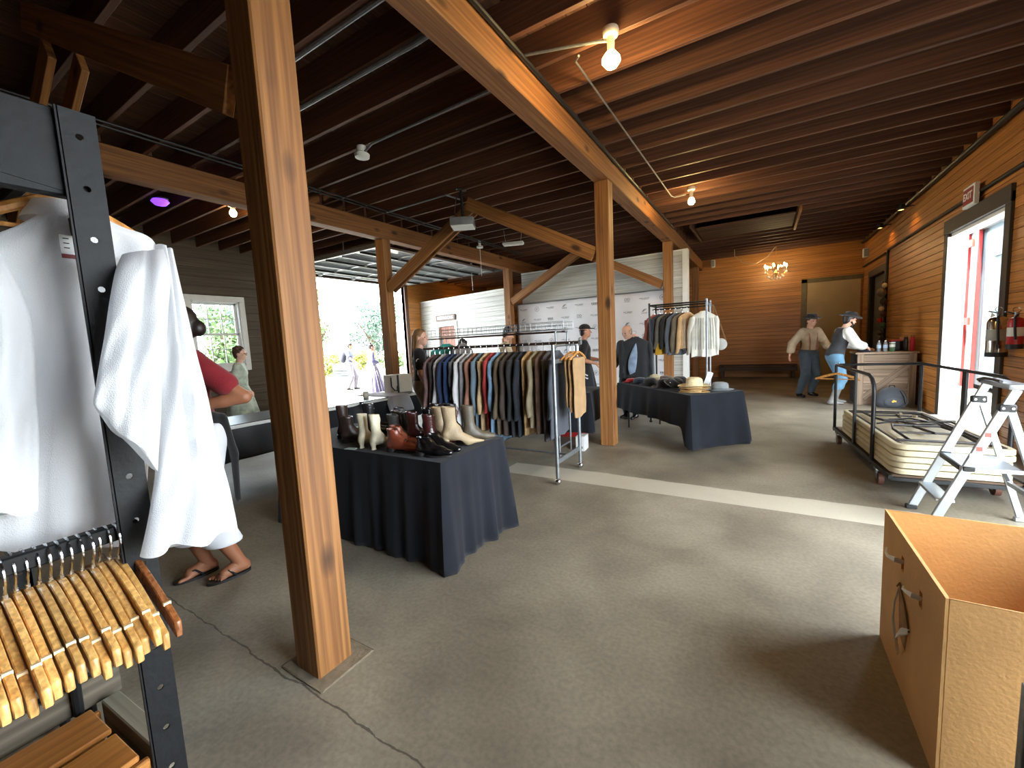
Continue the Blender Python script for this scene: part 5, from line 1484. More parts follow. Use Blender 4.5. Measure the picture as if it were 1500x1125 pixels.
def person(label, loc, rz, h=1.75, lean=0.0, armR=None, armL=None, footR=(0.10, 0.0), footL=(-0.10, 0.0), hyaw=0.0, hpitch=0.0, skin_m=None,
           top=None, sleeve='short', hem=0.90, pants=None, pants_end=0.07, loose=0.018, shoes=None, hair=None, style='short', skirt=None, skirt_r=0.34, skirt_hem=0.06,
           vest=None, bare=False, beard=None, curl=0.5, build=1.0, collar=None, detail=True):
    t = thing('person', label, 'person', loc, rz)
    s_ = h/1.75
    t.scale = (s_, s_, s_)
    R_ = rotx(-lean)
    hip = np.array([0, 0, 0.93])
    tor = lambda p: hip+R_@(np.array(p, float)-hip)
    b = build
    def torso(S):
        S.ell((0, 0, 0.95), (0.158*b, 0.112*b, 0.115))
        S.cap(tor((0, 0.0, 0.99)), tor((0, 0.008, 1.16)), 0.128*b, 0.125*b, ((0, 1, 0), 0.80))
        S.cap(tor((-0.06, 0.004, 1.29)), tor((0.06, 0.004, 1.29)), 0.118*b, 0.118*b, (tuple(R_@np.array([0, 1, 0])), 0.86))
        S.cap(tor((-0.135, -0.005, 1.405)), tor((0.135, -0.005, 1.405)), 0.055, 0.055)
        return S
    sh = {1: tor((0.165*b, 0, 1.40)), -1: tor((-0.165*b, 0, 1.40))}
    arms = {1: armR or ((0.225, -0.03, 1.13), (0.235, 0.05, 0.89)), -1: armL or ((-0.225, -0.03, 1.13), (-0.235, 0.05, 0.89))}
    arms = {k: (np.array(v[0], float), np.array(v[1], float)) for k, v in arms.items()}
    feet = {1: footR, -1: footL}
    legs = {}
    for k in (1, -1):
        hp = np.array([k*0.088, 0, 0.90]); f = feet[k]
        an = np.array([f[0], f[1]-0.02, 0.085 if len(f) < 3 else 0.085+f[2]])
        d_ = an-hp; L = np.linalg.norm(d_); mid = (hp+an)/2
        off = math.sqrt(max(0, 0.425**2-(L/2)**2)) if L < 0.85 else 0
        off = min(off, 0.3)
        kn = mid+np.array([0, 1, 0])*(0.012+off)
        legs[k] = (hp, kn, an)
    def leg(S, k, r=1.0):
        hp, kn, an = legs[k]
        S.cap(hp, kn, 0.086*r, 0.058*r); S.cap(kn, kn+(an-kn)*0.35, 0.056*r, 0.055*r); S.cap(kn+(an-kn)*0.35, an, 0.055*r, 0.038*r)
    # --- body: one skin mesh
    S = torso(SDF(0.04))
    S.cap(tor((0, -0.015, 1.42)), tor((0, 0.008, 1.53)), 0.056, 0.050, k=0.02)
    for k in (1, -1):
        el, wr = arms[k]
        S.cap(sh[k], el, 0.050*b, 0.039*b, k=0.02); S.cap(el, el+(wr-el)*0.35, 0.039*b, 0.040*b, k=0.01); S.cap(el+(wr-el)*0.35, wr, 0.040*b, 0.026, k=0.01)
        leg(S, k)
        hp, kn, an = legs[k]
        S.cap(an-np.array([0, 0.03, 0.04]), an+np.array([k*0.01, 0.09, -0.052]), 0.034, 0.032, k=0.02)
    S.clip((0, 0, 0.004), (0, 0, -1))
    parts = [S.run(0.0135)]
    for k in (1, -1):
        el, wr = arms[k]
        d_ = wr-el
        nrm = np.array([-k*1.0, 0.25, 0.0]) if abs(d_[2]) > abs(d_[1]) else np.array([-k*0.5, 0, -0.9])
        parts.append(hand_sdf(wr, d_, nrm, (1 if k > 0 else -1)*(-1), curl).run(0.0048))
        if bare:
            hp, kn, an = legs[k]
            Fs = SDF(0.012)
            base = np.array([an[0], an[1], 0])
            Fs.cap(base+(0, -0.035, 0.03), base+(0, 0.10, 0.022), 0.030, 0.030, ((0, 0, 1), 0.75)).cap(base+(0, 0.02, 0.06), base+(0, 0.09, 0.03), 0.034, 0.028)
            Fs.cap(base+(-0.02, 0.10, 0.02), base+(0.02, 0.10, 0.02), 0.022, 0.022)
            for q in range(5):
                o_ = (0.034-0.017*q)*(-k)
                Fs.cap(base+(o_, 0.11, 0.018), base+(o_*1.1, 0.155-0.010*q, 0.014), 0.012 if q == 0 else 0.009, 0.011 if q == 0 else 0.008, k=0.004)
            Fs.clip((0, 0, 0.006), (0, 0, -1))
            parts.append(Fs.run(0.005))
    # head
    HR = R_@rotx(0)@np.eye(3)
    HR = rotz(hyaw)@rotx(-hpitch-lean*0.5)
    hc = tor((0, 0.022, 1.625))
    H = SDF(0.02)
    H.ell((0, -0.012, 0.030), (0.076, 0.096, 0.086)); H.ell((0, 0.022, -0.036), (0.060, 0.070, 0.080))
    H.ell((0, 0.062, -0.083), (0.026, 0.026, 0.022)); H.cap((0, 0.082, 0.012), (0, 0.106, -0.022), 0.008, 0.012, k=0.008)
    H.cap((-0.03, 0.080, 0.024), (0.03, 0.080, 0.024), 0.010, 0.010, k=0.01); H.ell((0, 0.086, -0.056), (0.024, 0.010, 0.009), k=0.006)
    for k in (1, -1):
        H.ell((k*0.077, -0.006, -0.008), (0.010, 0.022, 0.031), k=0.006); H.ell((k*0.036, 0.066, -0.022), (0.022, 0.02, 0.02), k=0.012)
        H.cut((k*0.031, 0.094, 0.004), (0.017, 0.014, 0.010))
    H.cap((0, -0.012, -0.05), (0, -0.02, -0.135), 0.051, 0.052, k=0.025)
    P, Fq = H.run(0.0065)
    parts.append((P@HR.T+hc, Fq))
    link('body', np_mesh('body', parts), skin_m, t)
    def headpart(nm, S, m, res=0.007, grow=0):
        P, Fq = S.run(res, grow)
        return link(nm, np_mesh(nm, [(P@HR.T+hc, Fq)]), m, t)
    if detail:
        ey = SDF(0.001)
        for k in (1, -1): ey.ell((k*0.031, 0.079, 0.004), (0.011, 0.009, 0.008))
        headpart('eyes', ey, mat('dark_eye', (40, 30, 26), 0.2), 0.004)
    if hair is not None:
        Hh = SDF(0.02)
        Hh.ell((0, -0.018, 0.040), (0.086, 0.102, 0.090))
        Hh.ell((0, -0.045, -0.02), (0.080, 0.062, 0.075))
        if style == 'fringe':           # shaved crown, hair at sides only
            Hh.cut((0, 0.03, 0.14), (0.075, 0.13, 0.10))
        Hh.clip((0, 0.040, 0.045), (0, 1, -0.65))
        for k in (1, -1): Hh.cut((k*0.085, 0.035, -0.03), (0.03, 0.04, 0.05))
        if style == 'fringe': Hh.clip((0, 0, 0.03), (0, 0, 1))
        if style == 'long':
            for k in (-0.05, 0, 0.05):
                Hh.cap((k, -0.075, 0.0), (k*1.1, -0.10, -0.27), 0.045, 0.026)
            Hh.cap((0.07, -0.02, 0.0), (0.065, -0.04, -0.20), 0.03, 0.022); Hh.cap((-0.07, -0.02, 0.0), (-0.065, -0.04, -0.20), 0.03, 0.022)
            Hh.clips = []
            Hh.clip((0, 0.045, 0.045), (0, 1, -0.45))
        if style == 'bun':
            Hh.ell((0, -0.115, -0.02), (0.05, 0.045, 0.05))
        if style == 'topbun':
            Hh.ell((0, -0.05, 0.135), (0.05, 0.05, 0.045))
        if style == 'curly':
            r_ = random.Random(3)
            for q in range(26):
                a, e_ = r_.uniform(0, 6.28), r_.uniform(0.1, 1.4)
                Hh.ell((0.08*math.cos(a)*math.cos(e_), -0.02+0.09*math.sin(a)*math.cos(e_), 0.045+0.085*math.sin(e_)), (0.024,)*3, k=0.008)
        headpart('hair', Hh, hair)
    if beard is not None:
        Bb = SDF(0.02)
        Bb.ell((0, 0.055, -0.09), (0.045, 0.045, 0.045)); Bb.cap((-0.06, 0.02, -0.04), (0, 0.075, -0.085), 0.018, 0.024); Bb.cap((0.06, 0.02, -0.04), (0, 0.075, -0.085), 0.018, 0.024)
        Bb.cap((0, 0.06, -0.10), (0, 0.055, -0.15), 0.035, 0.02)
        headpart('beard', Bb, beard)
    # --- clothes
    nrm_up = tuple(R_@np.array([0, 0, 1]))
    if top is not None:
        S = torso(SDF(0.045))
        for k in (1, -1):
            el, wr = arms[k]
            if sleeve == 'short': S.cap(sh[k], sh[k]+(el-sh[k])*0.62, 0.056*b, 0.056*b, k=0.03)
            elif sleeve == 'long':
                S.cap(sh[k], el, 0.054*b, 0.048*b, k=0.03); S.cap(el, wr-(wr-el)*0.06, 0.048*b, 0.034, k=0.01)
            elif sleeve == 'puffy':
                S.cap(sh[k], el, 0.064*b, 0.066*b, k=0.03); S.cap(el, el+(wr-el)*0.7, 0.066*b, 0.060*b, k=0.01); S.cap(el+(wr-el)*0.7, wr-(wr-el)*0.04, 0.056, 0.030, k=0.01)
        S.clip(tor((0, 0, 1.485)), nrm_up); S.clip((0, 0, hem), (0, 0, -1))
        sdf_obj('shirt', S, 0.0125, top, t, grow=0.016)
    if collar is not None:
        C_ = SDF(0.01)
        for q in range(10):
            a = 2*PI*q/10; a2 = 2*PI*(q+1)/10
            C_.cap(tor((0.062*math.cos(a), -0.002+0.058*math.sin(a), 1.475)), tor((0.062*math.cos(a2), -0.002+0.058*math.sin(a2), 1.475)), 0.014)
        sdf_obj('collar', C_, 0.009, collar, t)
    if vest is not None:
        S = torso(SDF(0.045)); S.clip(tor((0, 0, 1.455)), nrm_up); S.clip((0, 0, 0.93), (0, 0, -1))
        for k in (1, -1): S.cut(tor((k*0.215*b, 0, 1.36)), (0.065, 0.10, 0.13))
        S.cut(tor((0, 0.14, 1.42)), (0.06, 0.08, 0.13))
        sdf_obj('vest', S, 0.0125, vest, t, grow=0.026)
    if pants is not None:
        S = SDF(0.03)
        S.ell((0, 0, 0.95), (0.158*b, 0.112*b, 0.115))
        for k in (1, -1): leg(S, k)
        S.clip((0, 0, 1.02), (0, 0, 1)); S.clip((0, 0, pants_end), (0, 0, -1))
        sdf_obj('trousers', S, 0.0125, pants, t, grow=loose)
    if skirt is not None:
        n = 64; rr = []
        for j in range(12):
            u = j/11
            z = 1.05-(1.05-skirt_hem)*u
            rx = 0.150*b+(skirt_r-0.150*b)*u**0.75; ry = 0.125*b+(skirt_r*0.95-0.125*b)*u**0.75
            rr.append([((rx+0.02*u*math.sin(9*a)+0.008*u*math.sin(23*a))*math.cos(a), (ry+0.02*u*math.sin(9*a+1))*math.sin(a), z) for a in [2*PI*q/n for q in range(n)]])
        MB().rings(rr[::-1]).build('skirt', skirt, t, angle=70)
    if shoes is not None:
        for k in (1, -1):
            hp, kn, an = legs[k]
            S = SDF(0.02)
            z0 = an[2]-0.085
            S.cap((an[0], an[1]-0.025, z0+0.045), (an[0], an[1]+0.03, z0+0.05), 0.042, 0.044); S.cap((an[0], an[1]+0.03, z0+0.045), (an[0]+k*0.012, an[1]+0.16, z0+0.030), 0.044, 0.034, ((0, 0, 1), 0.8))
            S.cap((an[0], an[1]-0.01, z0+0.06), tuple(an+(kn-an)*(0.10 if not isinstance(shoes, tuple) else 0.75)), 0.046, 0.048 if not isinstance(shoes, tuple) else 0.066)
            S.clip((0, 0, z0+0.004), (0, 0, -1))
            sdf_obj('boot' if isinstance(shoes, tuple) else 'shoe', S, 0.010, shoes[0] if isinstance(shoes, tuple) else shoes, t)
    t['_hc'] = [float(v) for v in hc]
    return t, HR, hc
def wear_hat(t, HR, hc, m, band, **kw):
    e = bpy.data.objects.new('hat', MB().lathe([(0.090, 0.0), (0.092, 0.012)], 24, sx=1.1, sy=0.96).mesh('hat'))
    e.data.materials.append(band or m)
    C.objects.link(e); e.parent = t
    M = Matrix([list(r) for r in HR@rotz(PI/2)]).to_4x4()
    M.translation = Vector(hc)+Vector(list(HR@np.array([0, -0.012, 0.055])))
    e.matrix_local = M
    hat_parts(e, m, band, **kw)
HAIR_DK = mat('hair_dark', (34, 26, 24), 0.45, var=0.3, scale=40); HAIR_LB = mat('hair_light_brown', (132, 98, 66), 0.45, var=0.3, scale=40, stretch=(1, 1, 0.2)); HAIR_GR = mat('hair_grey', (150, 140, 130), 0.5, var=0.2, scale=40); HAIR_BR = mat('hair_brown', (70, 48, 36), 0.45, var=0.3, scale=40)
SK_L = skin('light', (214, 166, 142)); SK_M = skin('mid', (190, 134, 104)); SK_T = skin('tan', (150, 98, 70))
F_BLK = F('teeblack', (26, 26, 30)); F_KHAKI = F('khaki', (152, 142, 118)); F_WHITEP = F('whitepants', (222, 224, 230), 0.05)
# 1 red shirt, half behind the white shirt
t, HR, hc = person('person in a red shirt, white trousers and black flip flops', (-3.20, 1.20, 0), PI-0.15, 1.83, 0.02,
    armR=((0.28, -0.10, 1.15), (0.20, 0.16, 1.14)), armL=((-0.30, -0.20, 1.17), (-0.17, 0.08, 1.13)), footR=(0.10, 0.03), footL=(-0.10, -0.10), hyaw=-0.5, skin_m=SK_T,
    top=F('redtee', (132, 22, 34)), sleeve='short', hem=0.93, pants=F_WHITEP, pants_end=0.23, loose=0.05, hair=HAIR_DK, style='bun', bare=True)
for k, f in ((1, (0.10, 0.03)), (-1, (-0.10, -0.10))):
    fy = f[1]-0.02
    MB().rings([[(f[0]+0.047*math.cos(a)*(1.0+0.12*math.sin(a)), fy+0.06+0.125*math.sin(a), z) for a in [2*PI*q/24 for q in range(24)]] for z in (-0.008, 0.008)]).build('flip_flop', M_BLACKP, t)
    MB().tube([(f[0]+0.045, fy+0.03, 0.01), (f[0]+0.03, fy+0.07, 0.052), (f[0]+0.005*k, fy+0.115, 0.04), (f[0]-0.03, fy+0.07, 0.052), (f[0]-0.045, fy+0.03, 0.01)], 0.007, 6).build('flip_flop_strap', M_BLACKP, t)
t.location.z = 0.008
wr_ = SDF(0.03)
wr_.cap((-0.14, -0.12, 1.02), (-0.14, -0.155, 0.80), 0.05, 0.045, ((0, 1, 0), 0.45)).cap((-0.14, -0.155, 0.80), (-0.15, -0.145, 0.52), 0.045, 0.035, ((0, 1, 0), 0.4)).cap((-0.12, -0.06, 1.03), (0.12, -0.07, 1.02), 0.06, 0.06)
sdf_obj('tied_jacket', wr_, 0.012, F('jacketblack', (16, 14, 15)), t)
# 2 lady in the pale green dress by the window
t, HR, hc = person('lady in a pale green dress with curly hair and glasses near the window', (-7.55, 3.55, 0), -0.6, 1.64, 0.04, armR=((0.21, -0.08, 1.14), (0.17, 0.12, 0.98)), hyaw=-0.2, skin_m=SK_L,
    top=F('palegreen', (178, 188, 170), 0.35), sleeve='long', hem=0.98, skirt=F('palegreen', (158, 172, 148), 0.35), skirt_r=0.36, hair=HAIR_BR, style='curly', shoes=L_BLK)
gl = SDF(0.002)
for k in (1, -1):
    gl.cap((k*0.078, 0.0, 0.01), (k*0.05, 0.094, 0.006), 0.003)
    for q in range(8):
        a, a2 = q*PI/4, (q+1)*PI/4
        gl.cap((k*0.031+0.02*math.cos(a), 0.098, 0.004+0.016*math.sin(a)), (k*0.031+0.02*math.cos(a2), 0.098, 0.004+0.016*math.sin(a2)), 0.003)
P_, F_ = gl.run(0.004)
link('glasses', np_mesh('glasses', [(P_@HR.T+hc, F_)]), M_BLACKP, t)
# 3 woman with long hair
t, HR, hc = person('woman with long light brown hair in a black tee and khaki trousers', (-4.22, 4.42, 0), -0.95, 1.75, 0.0, armR=((0.235, 0.02, 1.12), (0.22, 0.12, 0.87)), hyaw=-0.35, hpitch=0.05, skin_m=SK_L,
    top=F_BLK, sleeve='short', hem=0.93, pants=F_KHAKI, loose=0.024, shoes=L_BLK, hair=HAIR_LB, style='long', build=1.04)
MB().lathe([(1e-5, 0.003), (0.03, 0.002), (0.032, 0)], 16).build('sleeve_emblem', M_SIGNW, t, loc=(0.262, 0.0, 1.30), rot=(0, PI/2, 0))
for k in range(5):
    MB().box((0, 0, 0), (0.05, 0.004, 0.03)).build('back_print', M_SIGNW, t, loc=(0.0, -0.128+0.004*abs(k-2), 1.36-k*0.07), rot=(-0.05, 0, 0))
# 4, 5 people behind the racks
t, HR, hc = person('dark haired person in a cream shirt bending over behind the basket rack', (-4.15, 6.42, 0), -0.9, 1.80, 0.22, armR=((0.25, 0.20, 1.15), (0.15, 0.42, 1.0)), armL=((-0.25, 0.2, 1.15), (-0.12, 0.42, 1.0)), hpitch=0.35, skin_m=SK_L,
    top=F('creamshirt', (206, 190, 160)), sleeve='long', pants=F('greypants', (80, 80, 84)), shoes=L_BLK, hair=HAIR_DK, style='short')
t, HR, hc = person('short dark haired person in a grey top behind the far end of the long rack', (-4.72, 5.98, 0), -0.7, 1.58, 0.05, hpitch=0.3, skin_m=SK_M,
    top=F('greytop', (120, 118, 116)), sleeve='short', pants=F('bluepants', (60, 70, 90)), shoes=L_BLK, hair=HAIR_DK, style='curly')
# 6 man in the black cap
t, HR, hc = person('man in a black cap and black clothes in front of the printed backdrop', (-2.78, 7.10, 0), -1.20, 1.75, 0.03, armR=((0.235, -0.06, 1.13), (0.19, 0.20, 1.05)), armL=((-0.22, 0.04, 1.13), (-0.12, 0.27, 1.10)), footR=(0.10, -0.08), footL=(-0.10, 0.12), skin_m=SK_M,
    top=F_BLK, sleeve='short', hem=0.96, pants=F('pantsblack', (26, 26, 30)), loose=0.03, shoes=L_BLK, hair=HAIR_DK, style='fringe', skirt=F('kiltblack', (34, 34, 40)), skirt_r=0.25, skirt_hem=0.42, build=1.02)
cp = SDF(0.01)
cp.ell((0, -0.012, 0.055), (0.090, 0.106, 0.080)); cp.clip((0, 0, 0.040), (0, 0, -1))
cp.cap((-0.045, 0.105, 0.046), (0.045, 0.105, 0.046), 0.012); cp.cap((-0.03, 0.145, 0.040), (0.03, 0.145, 0.040), 0.010); cp.ell((0, 0.115, 0.045), (0.072, 0.062, 0.012))
P_, F_ = cp.run(0.006)
link('cap', np_mesh('cap', [(P_@HR.T+hc, F_)]), F('capblack', (24, 24, 24)), t)
for (z_, a_) in ((0.86, 0.5), (0.80, 0.35)):
    MB().box((0.205, 0.02, z_), (0.006, 0.10, 0.022), rot=Matrix.Rotation(-a_, 3, 'X')).build('white_tag', M_WHITE, t)
# 7 balding man holding out a coat
t, HR, hc = person('balding man in a dark suit looking down at a black coat', (-2.06, 7.50, 0), PI-0.30, 1.70, 0.08, armR=((0.22, 0.02, 1.12), (0.16, 0.24, 1.0)), armL=((-0.36, 0.16, 1.24), (-0.42, 0.42, 1.495)), hpitch=0.35, hyaw=-0.1, skin_m=SK_L,
    top=F('suitdark', (40, 42, 46)), sleeve='long', hem=0.80, pants=F('suitdark', (40, 42, 46)), shoes=L_BLK, hair=HAIR_GR, style='fringe', collar=M_WHITE, curl=1.0)
MB().add([(-0.05, 0.135, 1.44), (0.05, 0.135, 1.44), (0.0, 0.165, 1.20)], [(0, 2, 1)]).build('shirt_front', M_WHITE, t)
gc = garment('black coat with grey blue lining held out by the balding man', 'coat', F('coatblack', (28, 30, 34)), (-1.80, 6.92, 1.56), 0.45, 0.74, 0.50, 0.22, 0.06, 1.25, 160, group=None, name='held_coat', sleeve_fwd=-0.05)
MB().rings([[(x0+0.07*(0.25, 0.6, 0.85, 1.0, 1.0, 0.9, 0.6)[j]*math.cos(a), -0.085-0.01*j+0.012*math.sin(a), -0.20-0.078*j+0.02*math.cos(a)) for a in [2*PI*q/12 for q in range(12)]] for j, x0 in enumerate((-0.02, -0.035, -0.05, -0.065, -0.075, -0.08, -0.08))][::-1]).build('lining', F('lining', (124, 140, 164), 0.3), gc)
# 8, 9 two men at the wooden counter
t, HR, hc = person('bearded man in dark vest and white puffed sleeves leaning on the counter', (1.18, 9.95, 0), -1.32, 1.76, 0.30, armR=((0.26, 0.24, 1.14), (0.13, 0.42, 1.09)), armL=((-0.26, 0.26, 1.14), (-0.11, 0.44, 1.09)), footR=(0.10, -0.04), footL=(-0.12, 0.10), hpitch=0.15, skin_m=SK_L,
    top=F('shirtwhite', (218, 218, 214), 0.05), sleeve='puffy', hem=0.95, pants=F('jeansblue', (92, 132, 160)), loose=0.024, pants_end=0.30, shoes=(leather('bootgrey', (116, 114, 110), 0.5),), hair=HAIR_DK, style='short', vest=F('vestdark', (44, 46, 50)), beard=HAIR_DK)
wear_hat(t, HR, hc, H_BLK, H_BLK, brim=0.075, h=0.10, curl=0.02)
t, HR, hc = person('man in black hat, beige shirt and suspenders beyond the counter', (0.86, 11.0, 0), PI+0.55, 1.76, 0.06, armR=((0.33, -0.04, 1.16), (0.43, 0.04, 0.93)), armL=((-0.26, 0.10, 1.15), (-0.18, 0.32, 1.05)), footR=(0.20, 0.04), footL=(-0.12, -0.05), hpitch=0.15, hyaw=0.1, skin_m=SK_L,
    top=F('shirtbeige', (176, 158, 132)), sleeve='puffy', hem=0.96, pants=F('trouserteal', (66, 78, 88)), loose=0.028, shoes=L_BLK, hair=HAIR_BR, style='short')
wear_hat(t, HR, hc, H_BLK, felt('hatband', (70, 56, 44)), brim=0.07, h=0.10, curl=0.02)
for k in (1, -1):
    MB().tube([(k*0.075, 0.135, 1.00), (k*0.080, 0.150, 1.18), (k*0.085, 0.125, 1.34), (k*0.09, 0.06, 1.445), (k*0.08, -0.05, 1.43), (k*0.05, -0.125, 1.25), (k*0.02, -0.13, 1.02)], 0.011, 6).build('suspender', F('suspender', (150, 96, 84)), t)
# 10, 11 people outside the overhead door
t, HR, hc = person('person with a backpack in a navy shirt and grey trousers out in the yard', (-13.4, 10.2, 0), -0.9, 1.80, 0.08, armR=((0.24, 0.1, 1.15), (0.20, 0.30, 1.0)), footR=(0.1, -0.08), footL=(-0.1, 0.14), hpitch=0.2, skin_m=SK_M,
    top=F('navyshirt', (60, 66, 92)), sleeve='short', pants=F('pantsgrey', (128, 124, 132)), loose=0.03, shoes=L_BLK, hair=HAIR_DK, style='short')
bp_ = SDF(0.03); bp_.ell((0, -0.20, 1.22), (0.15, 0.10, 0.22)); bp_.ell((0, -0.26, 1.12), (0.11, 0.06, 0.10))
sdf_obj('backpack', bp_, 0.014, F('packdark', (54, 56, 66)), t)
t.location.z = -0.02
t, HR, hc = person('lady in a long lavender striped dress with dark pinned up hair outside the overhead door', (-11.7, 9.78, 0), -0.5, 1.70, 0.05, armR=((0.24, 0.02, 1.14), (0.12, 0.22, 1.06)), armL=((-0.24, 0.02, 1.14), (-0.12, 0.22, 1.06)), hpitch=0.1, skin_m=SK_L,
    top=F('lavender', (120, 118, 158)), sleeve='puffy', hem=0.98, skirt=F('lavenderstripe', (128, 118, 160)), skirt_r=0.46, skirt_hem=0.02, hair=HAIR_DK, style='topbun', shoes=L_BLK)
for k in range(22):
    a = 2*PI*k/22
    MB().tube([((0.155+(0.47-0.155)*u**0.75)*math.cos(a), (0.13+(0.447-0.13)*u**0.75)*math.sin(a), 1.05-1.02*u) for u in [q/6 for q in range(7)]], 0.012, 5).build('stripe', F('stripewhite', (206, 200, 214)), t)
t.location.z = -0.02
for o in bpy.data.objects:
    if '_hc' in o: del o['_hc']
# ================================================================== BLACK RACK IN FRONT, SHIRT, HANGERS
BX, BY = -1.205, 0.318
M_RACK = mat('rack_black_steel', (16, 17, 19), 0.55, 0.0, var=0.3, scale=20, bump=0.1, spec=0.25)
bk = thing('steel_rack', 'black perforated steel rack post and rails carrying the white shirt and wooden hangers', 'rack', (BX, BY, 0))
def angle_post(x_, y_, sx, sy, name='upright'):
    """slotted angle iron: two flanges with round holes punched through"""
    th, w_, top = 0.004, 0.056, 2.0
    u = bpy.data.meshes.new(name)
    bm = bmesh.new()
    def flange(axis):
        step = 0.10; n = int(top/step)
        for k in range(n):
            z0, z1 = k*step, (k+1)*step
            cz = (z0+z1)/2; r = 0.0065; m = 8
            ang = [2*PI*(q+0.5)/m for q in range(m)]
            inner = [(w_/2+r*math.cos(a), cz+r*math.sin(a)) for a in ang]
            outer = []
            for a in ang:
                ca, sa = math.cos(a), math.sin(a)
                s_ = min((w_/2)/abs(ca), (step/2)/abs(sa))
                # snap to the rectangle corners
                outer.append((w_/2+math.copysign(w_/2, ca) if abs(ca)*step > abs(sa)*w_*0.35 else w_/2+ca*s_, cz+math.copysign(step/2, sa) if abs(sa)*w_ > abs(ca)*step*0.35 else cz+sa*s_))
            for off in (0, th):
                vi = []; vo = []
                for (a_, b_) in inner: vi.append(bm.verts.new((sx*a_, sy*off, b_) if axis == 0 else (sx*off, sy*a_, b_)))
                for (a_, b_) in outer: vo.append(bm.verts.new((sx*a_, sy*off, b_) if axis == 0 else (sx*off, sy*a_, b_)))
                for q in range(m):
                    try: bm.faces.new((vi[q], vi[(q+1) % m], vo[(q+1) % m], vo[q]))
                    except ValueError: pass
    flange(0); flange(1)
    # edges of the flanges
    bmesh.ops.remove_doubles(bm, verts=bm.verts, dist=1e-5)
    bmesh.ops.recalc_face_normals(bm, faces=bm.faces)
    bm.to_mesh(u); bm.free()
    o = link(name, u, M_RACK, bk, (x_, y_, 0))
    MB().span(sx*w_-0.002*sx, sx*(w_+0.003), 0, sy*0.006, 0, 2.0).span(0, sx*0.006, sy*w_-0.002*sy, sy*(w_+0.003), 0, 2.0).build('flange_edge', M_RACK, o)
    MB().box((sx*0.02, sy*0.02, 0.006), (0.07, 0.07, 0.012)).build('foot_plate', M_RACK, o)
    return o
DXR, DYR = -1.40, -1.35
angle_post(0.03, 0.02, -1, -1)
angle_post(DXR, 0.02, 1, -1)
angle_post(0.03, DYR, -1, 1)
angle_post(DXR, DYR, 1, 1)
def rb(a, b_, hgt, nm='rail', th=0.028):
    MB().bar(a, b_, th, hgt).build(nm, M_RACK, bk, bevel=0.003)
for z_, hgt in ((1.855, 0.045), (1.985, 0.03)):
    rb((0, 0.0, z_), (0, DYR, z_), hgt); rb((DXR, 0, z_), (DXR, DYR, z_), hgt)
rb((0.0, 0.005, 1.80), (DXR, 0.005, 1.80), 0.045, 'end_rail'); rb((0.0, 0.0, 1.985), (DXR, 0.0, 1.985), 0.03, 'end_rail')
rb((0.0, 0.0, 1.13), (0.0, DYR, 1.13), 0.034, 'hanger_rail'); rb((DXR, 0.0, 1.13), (DXR, DYR, 1.13), 0.034, 'hanger_rail')
rb((-0.155, 0.0, 1.93), (-0.155, DYR, 1.93), 0.018, 'rail', 0.018)
rb((0, DYR, 1.80), (DXR, DYR, 1.80), 0.045, 'end_rail')
for sx in (0.012,):
    MB().add([(sx, -0.03, 1.84), (sx, -0.16, 1.86), (sx, -0.16, 1.98), (sx, -0.03, 1.98), (sx+0.004, -0.03, 1.84), (sx+0.004, -0.16, 1.86), (sx+0.004, -0.16, 1.98), (sx+0.004, -0.03, 1.98)], [(0, 1, 2, 3), (7, 6, 5, 4), (0, 4, 5, 1), (1, 5, 6, 2), (2, 6, 7, 3), (3, 7, 4, 0)]).build('gusset_plate', M_RACK, bk, smooth=False)
# wooden hangers packed on the lower rail
hm = MB()
# thick flat hanger, arms along local x
def flat_hanger():
    mb = MB(); n = 14; up = []; lo = []
    for i in range(-n, n+1):
        u = i/n
        up.append((0.215*u, -0.012-0.085*abs(u)**1.35+0.010*(1-abs(u))))
        lo.append((0.215*u, -0.048-0.088*abs(u)**1.2+0.006*abs(u)))
    vs = []; fs = []
    for s in (-1, 1):
        for (x_, z_) in up: vs.append((x_, s*0.0058, z_))
        for (x_, z_) in lo: vs.append((x_, s*0.0058, z_))
    m = 2*n+1
    for i in range(m-1):
        fs.append((i, i+1, m+i+1, m+i)); fs.append((2*m+i+1, 2*m+i, 3*m+i, 3*m+i+1))
        fs.append((i+1, i, 2*m+i, 2*m+i+1)); fs.append((m+i, m+i+1, 3*m+i+1, 3*m+i))
    fs.append((0, m, 3*m, 2*m)); fs.append((m-1, 3*m-1, 4*m-1, 2*m-1))
    return mb.add(vs, fs)
HMESH = flat_hanger().mesh('hanger_body', bevel=0.0018, smooth=True, seg=1)
HMESH.materials.append(wood('light_hanger_wood', (186, 132, 66), (228, 182, 110), rough=0.32, gs=20, stretch=1.0, bump=0.06, objvar=0.22))
HOOK = hook_mesh(MB(), -0.05, 0.027).mesh('hanger_hook'); HOOK.materials.append(M_CHROME)
NOTCH = MB().box((0.17, 0, -0.072), (0.006, 0.0125, 0.006)).mesh('hanger_notch', smooth=False); NOTCH.materials.append(mat('notch_pale', (236, 216, 176), 0.5))
DARKH = HMESH.copy(); DARKH.materials.clear(); DARKH.materials.append(wood('dark_hanger_wood', (120, 70, 36), (160, 100, 56), rough=0.22, gs=20, stretch=1.0, bump=0.06, objvar=0.1))
hy_ = BY-0.015
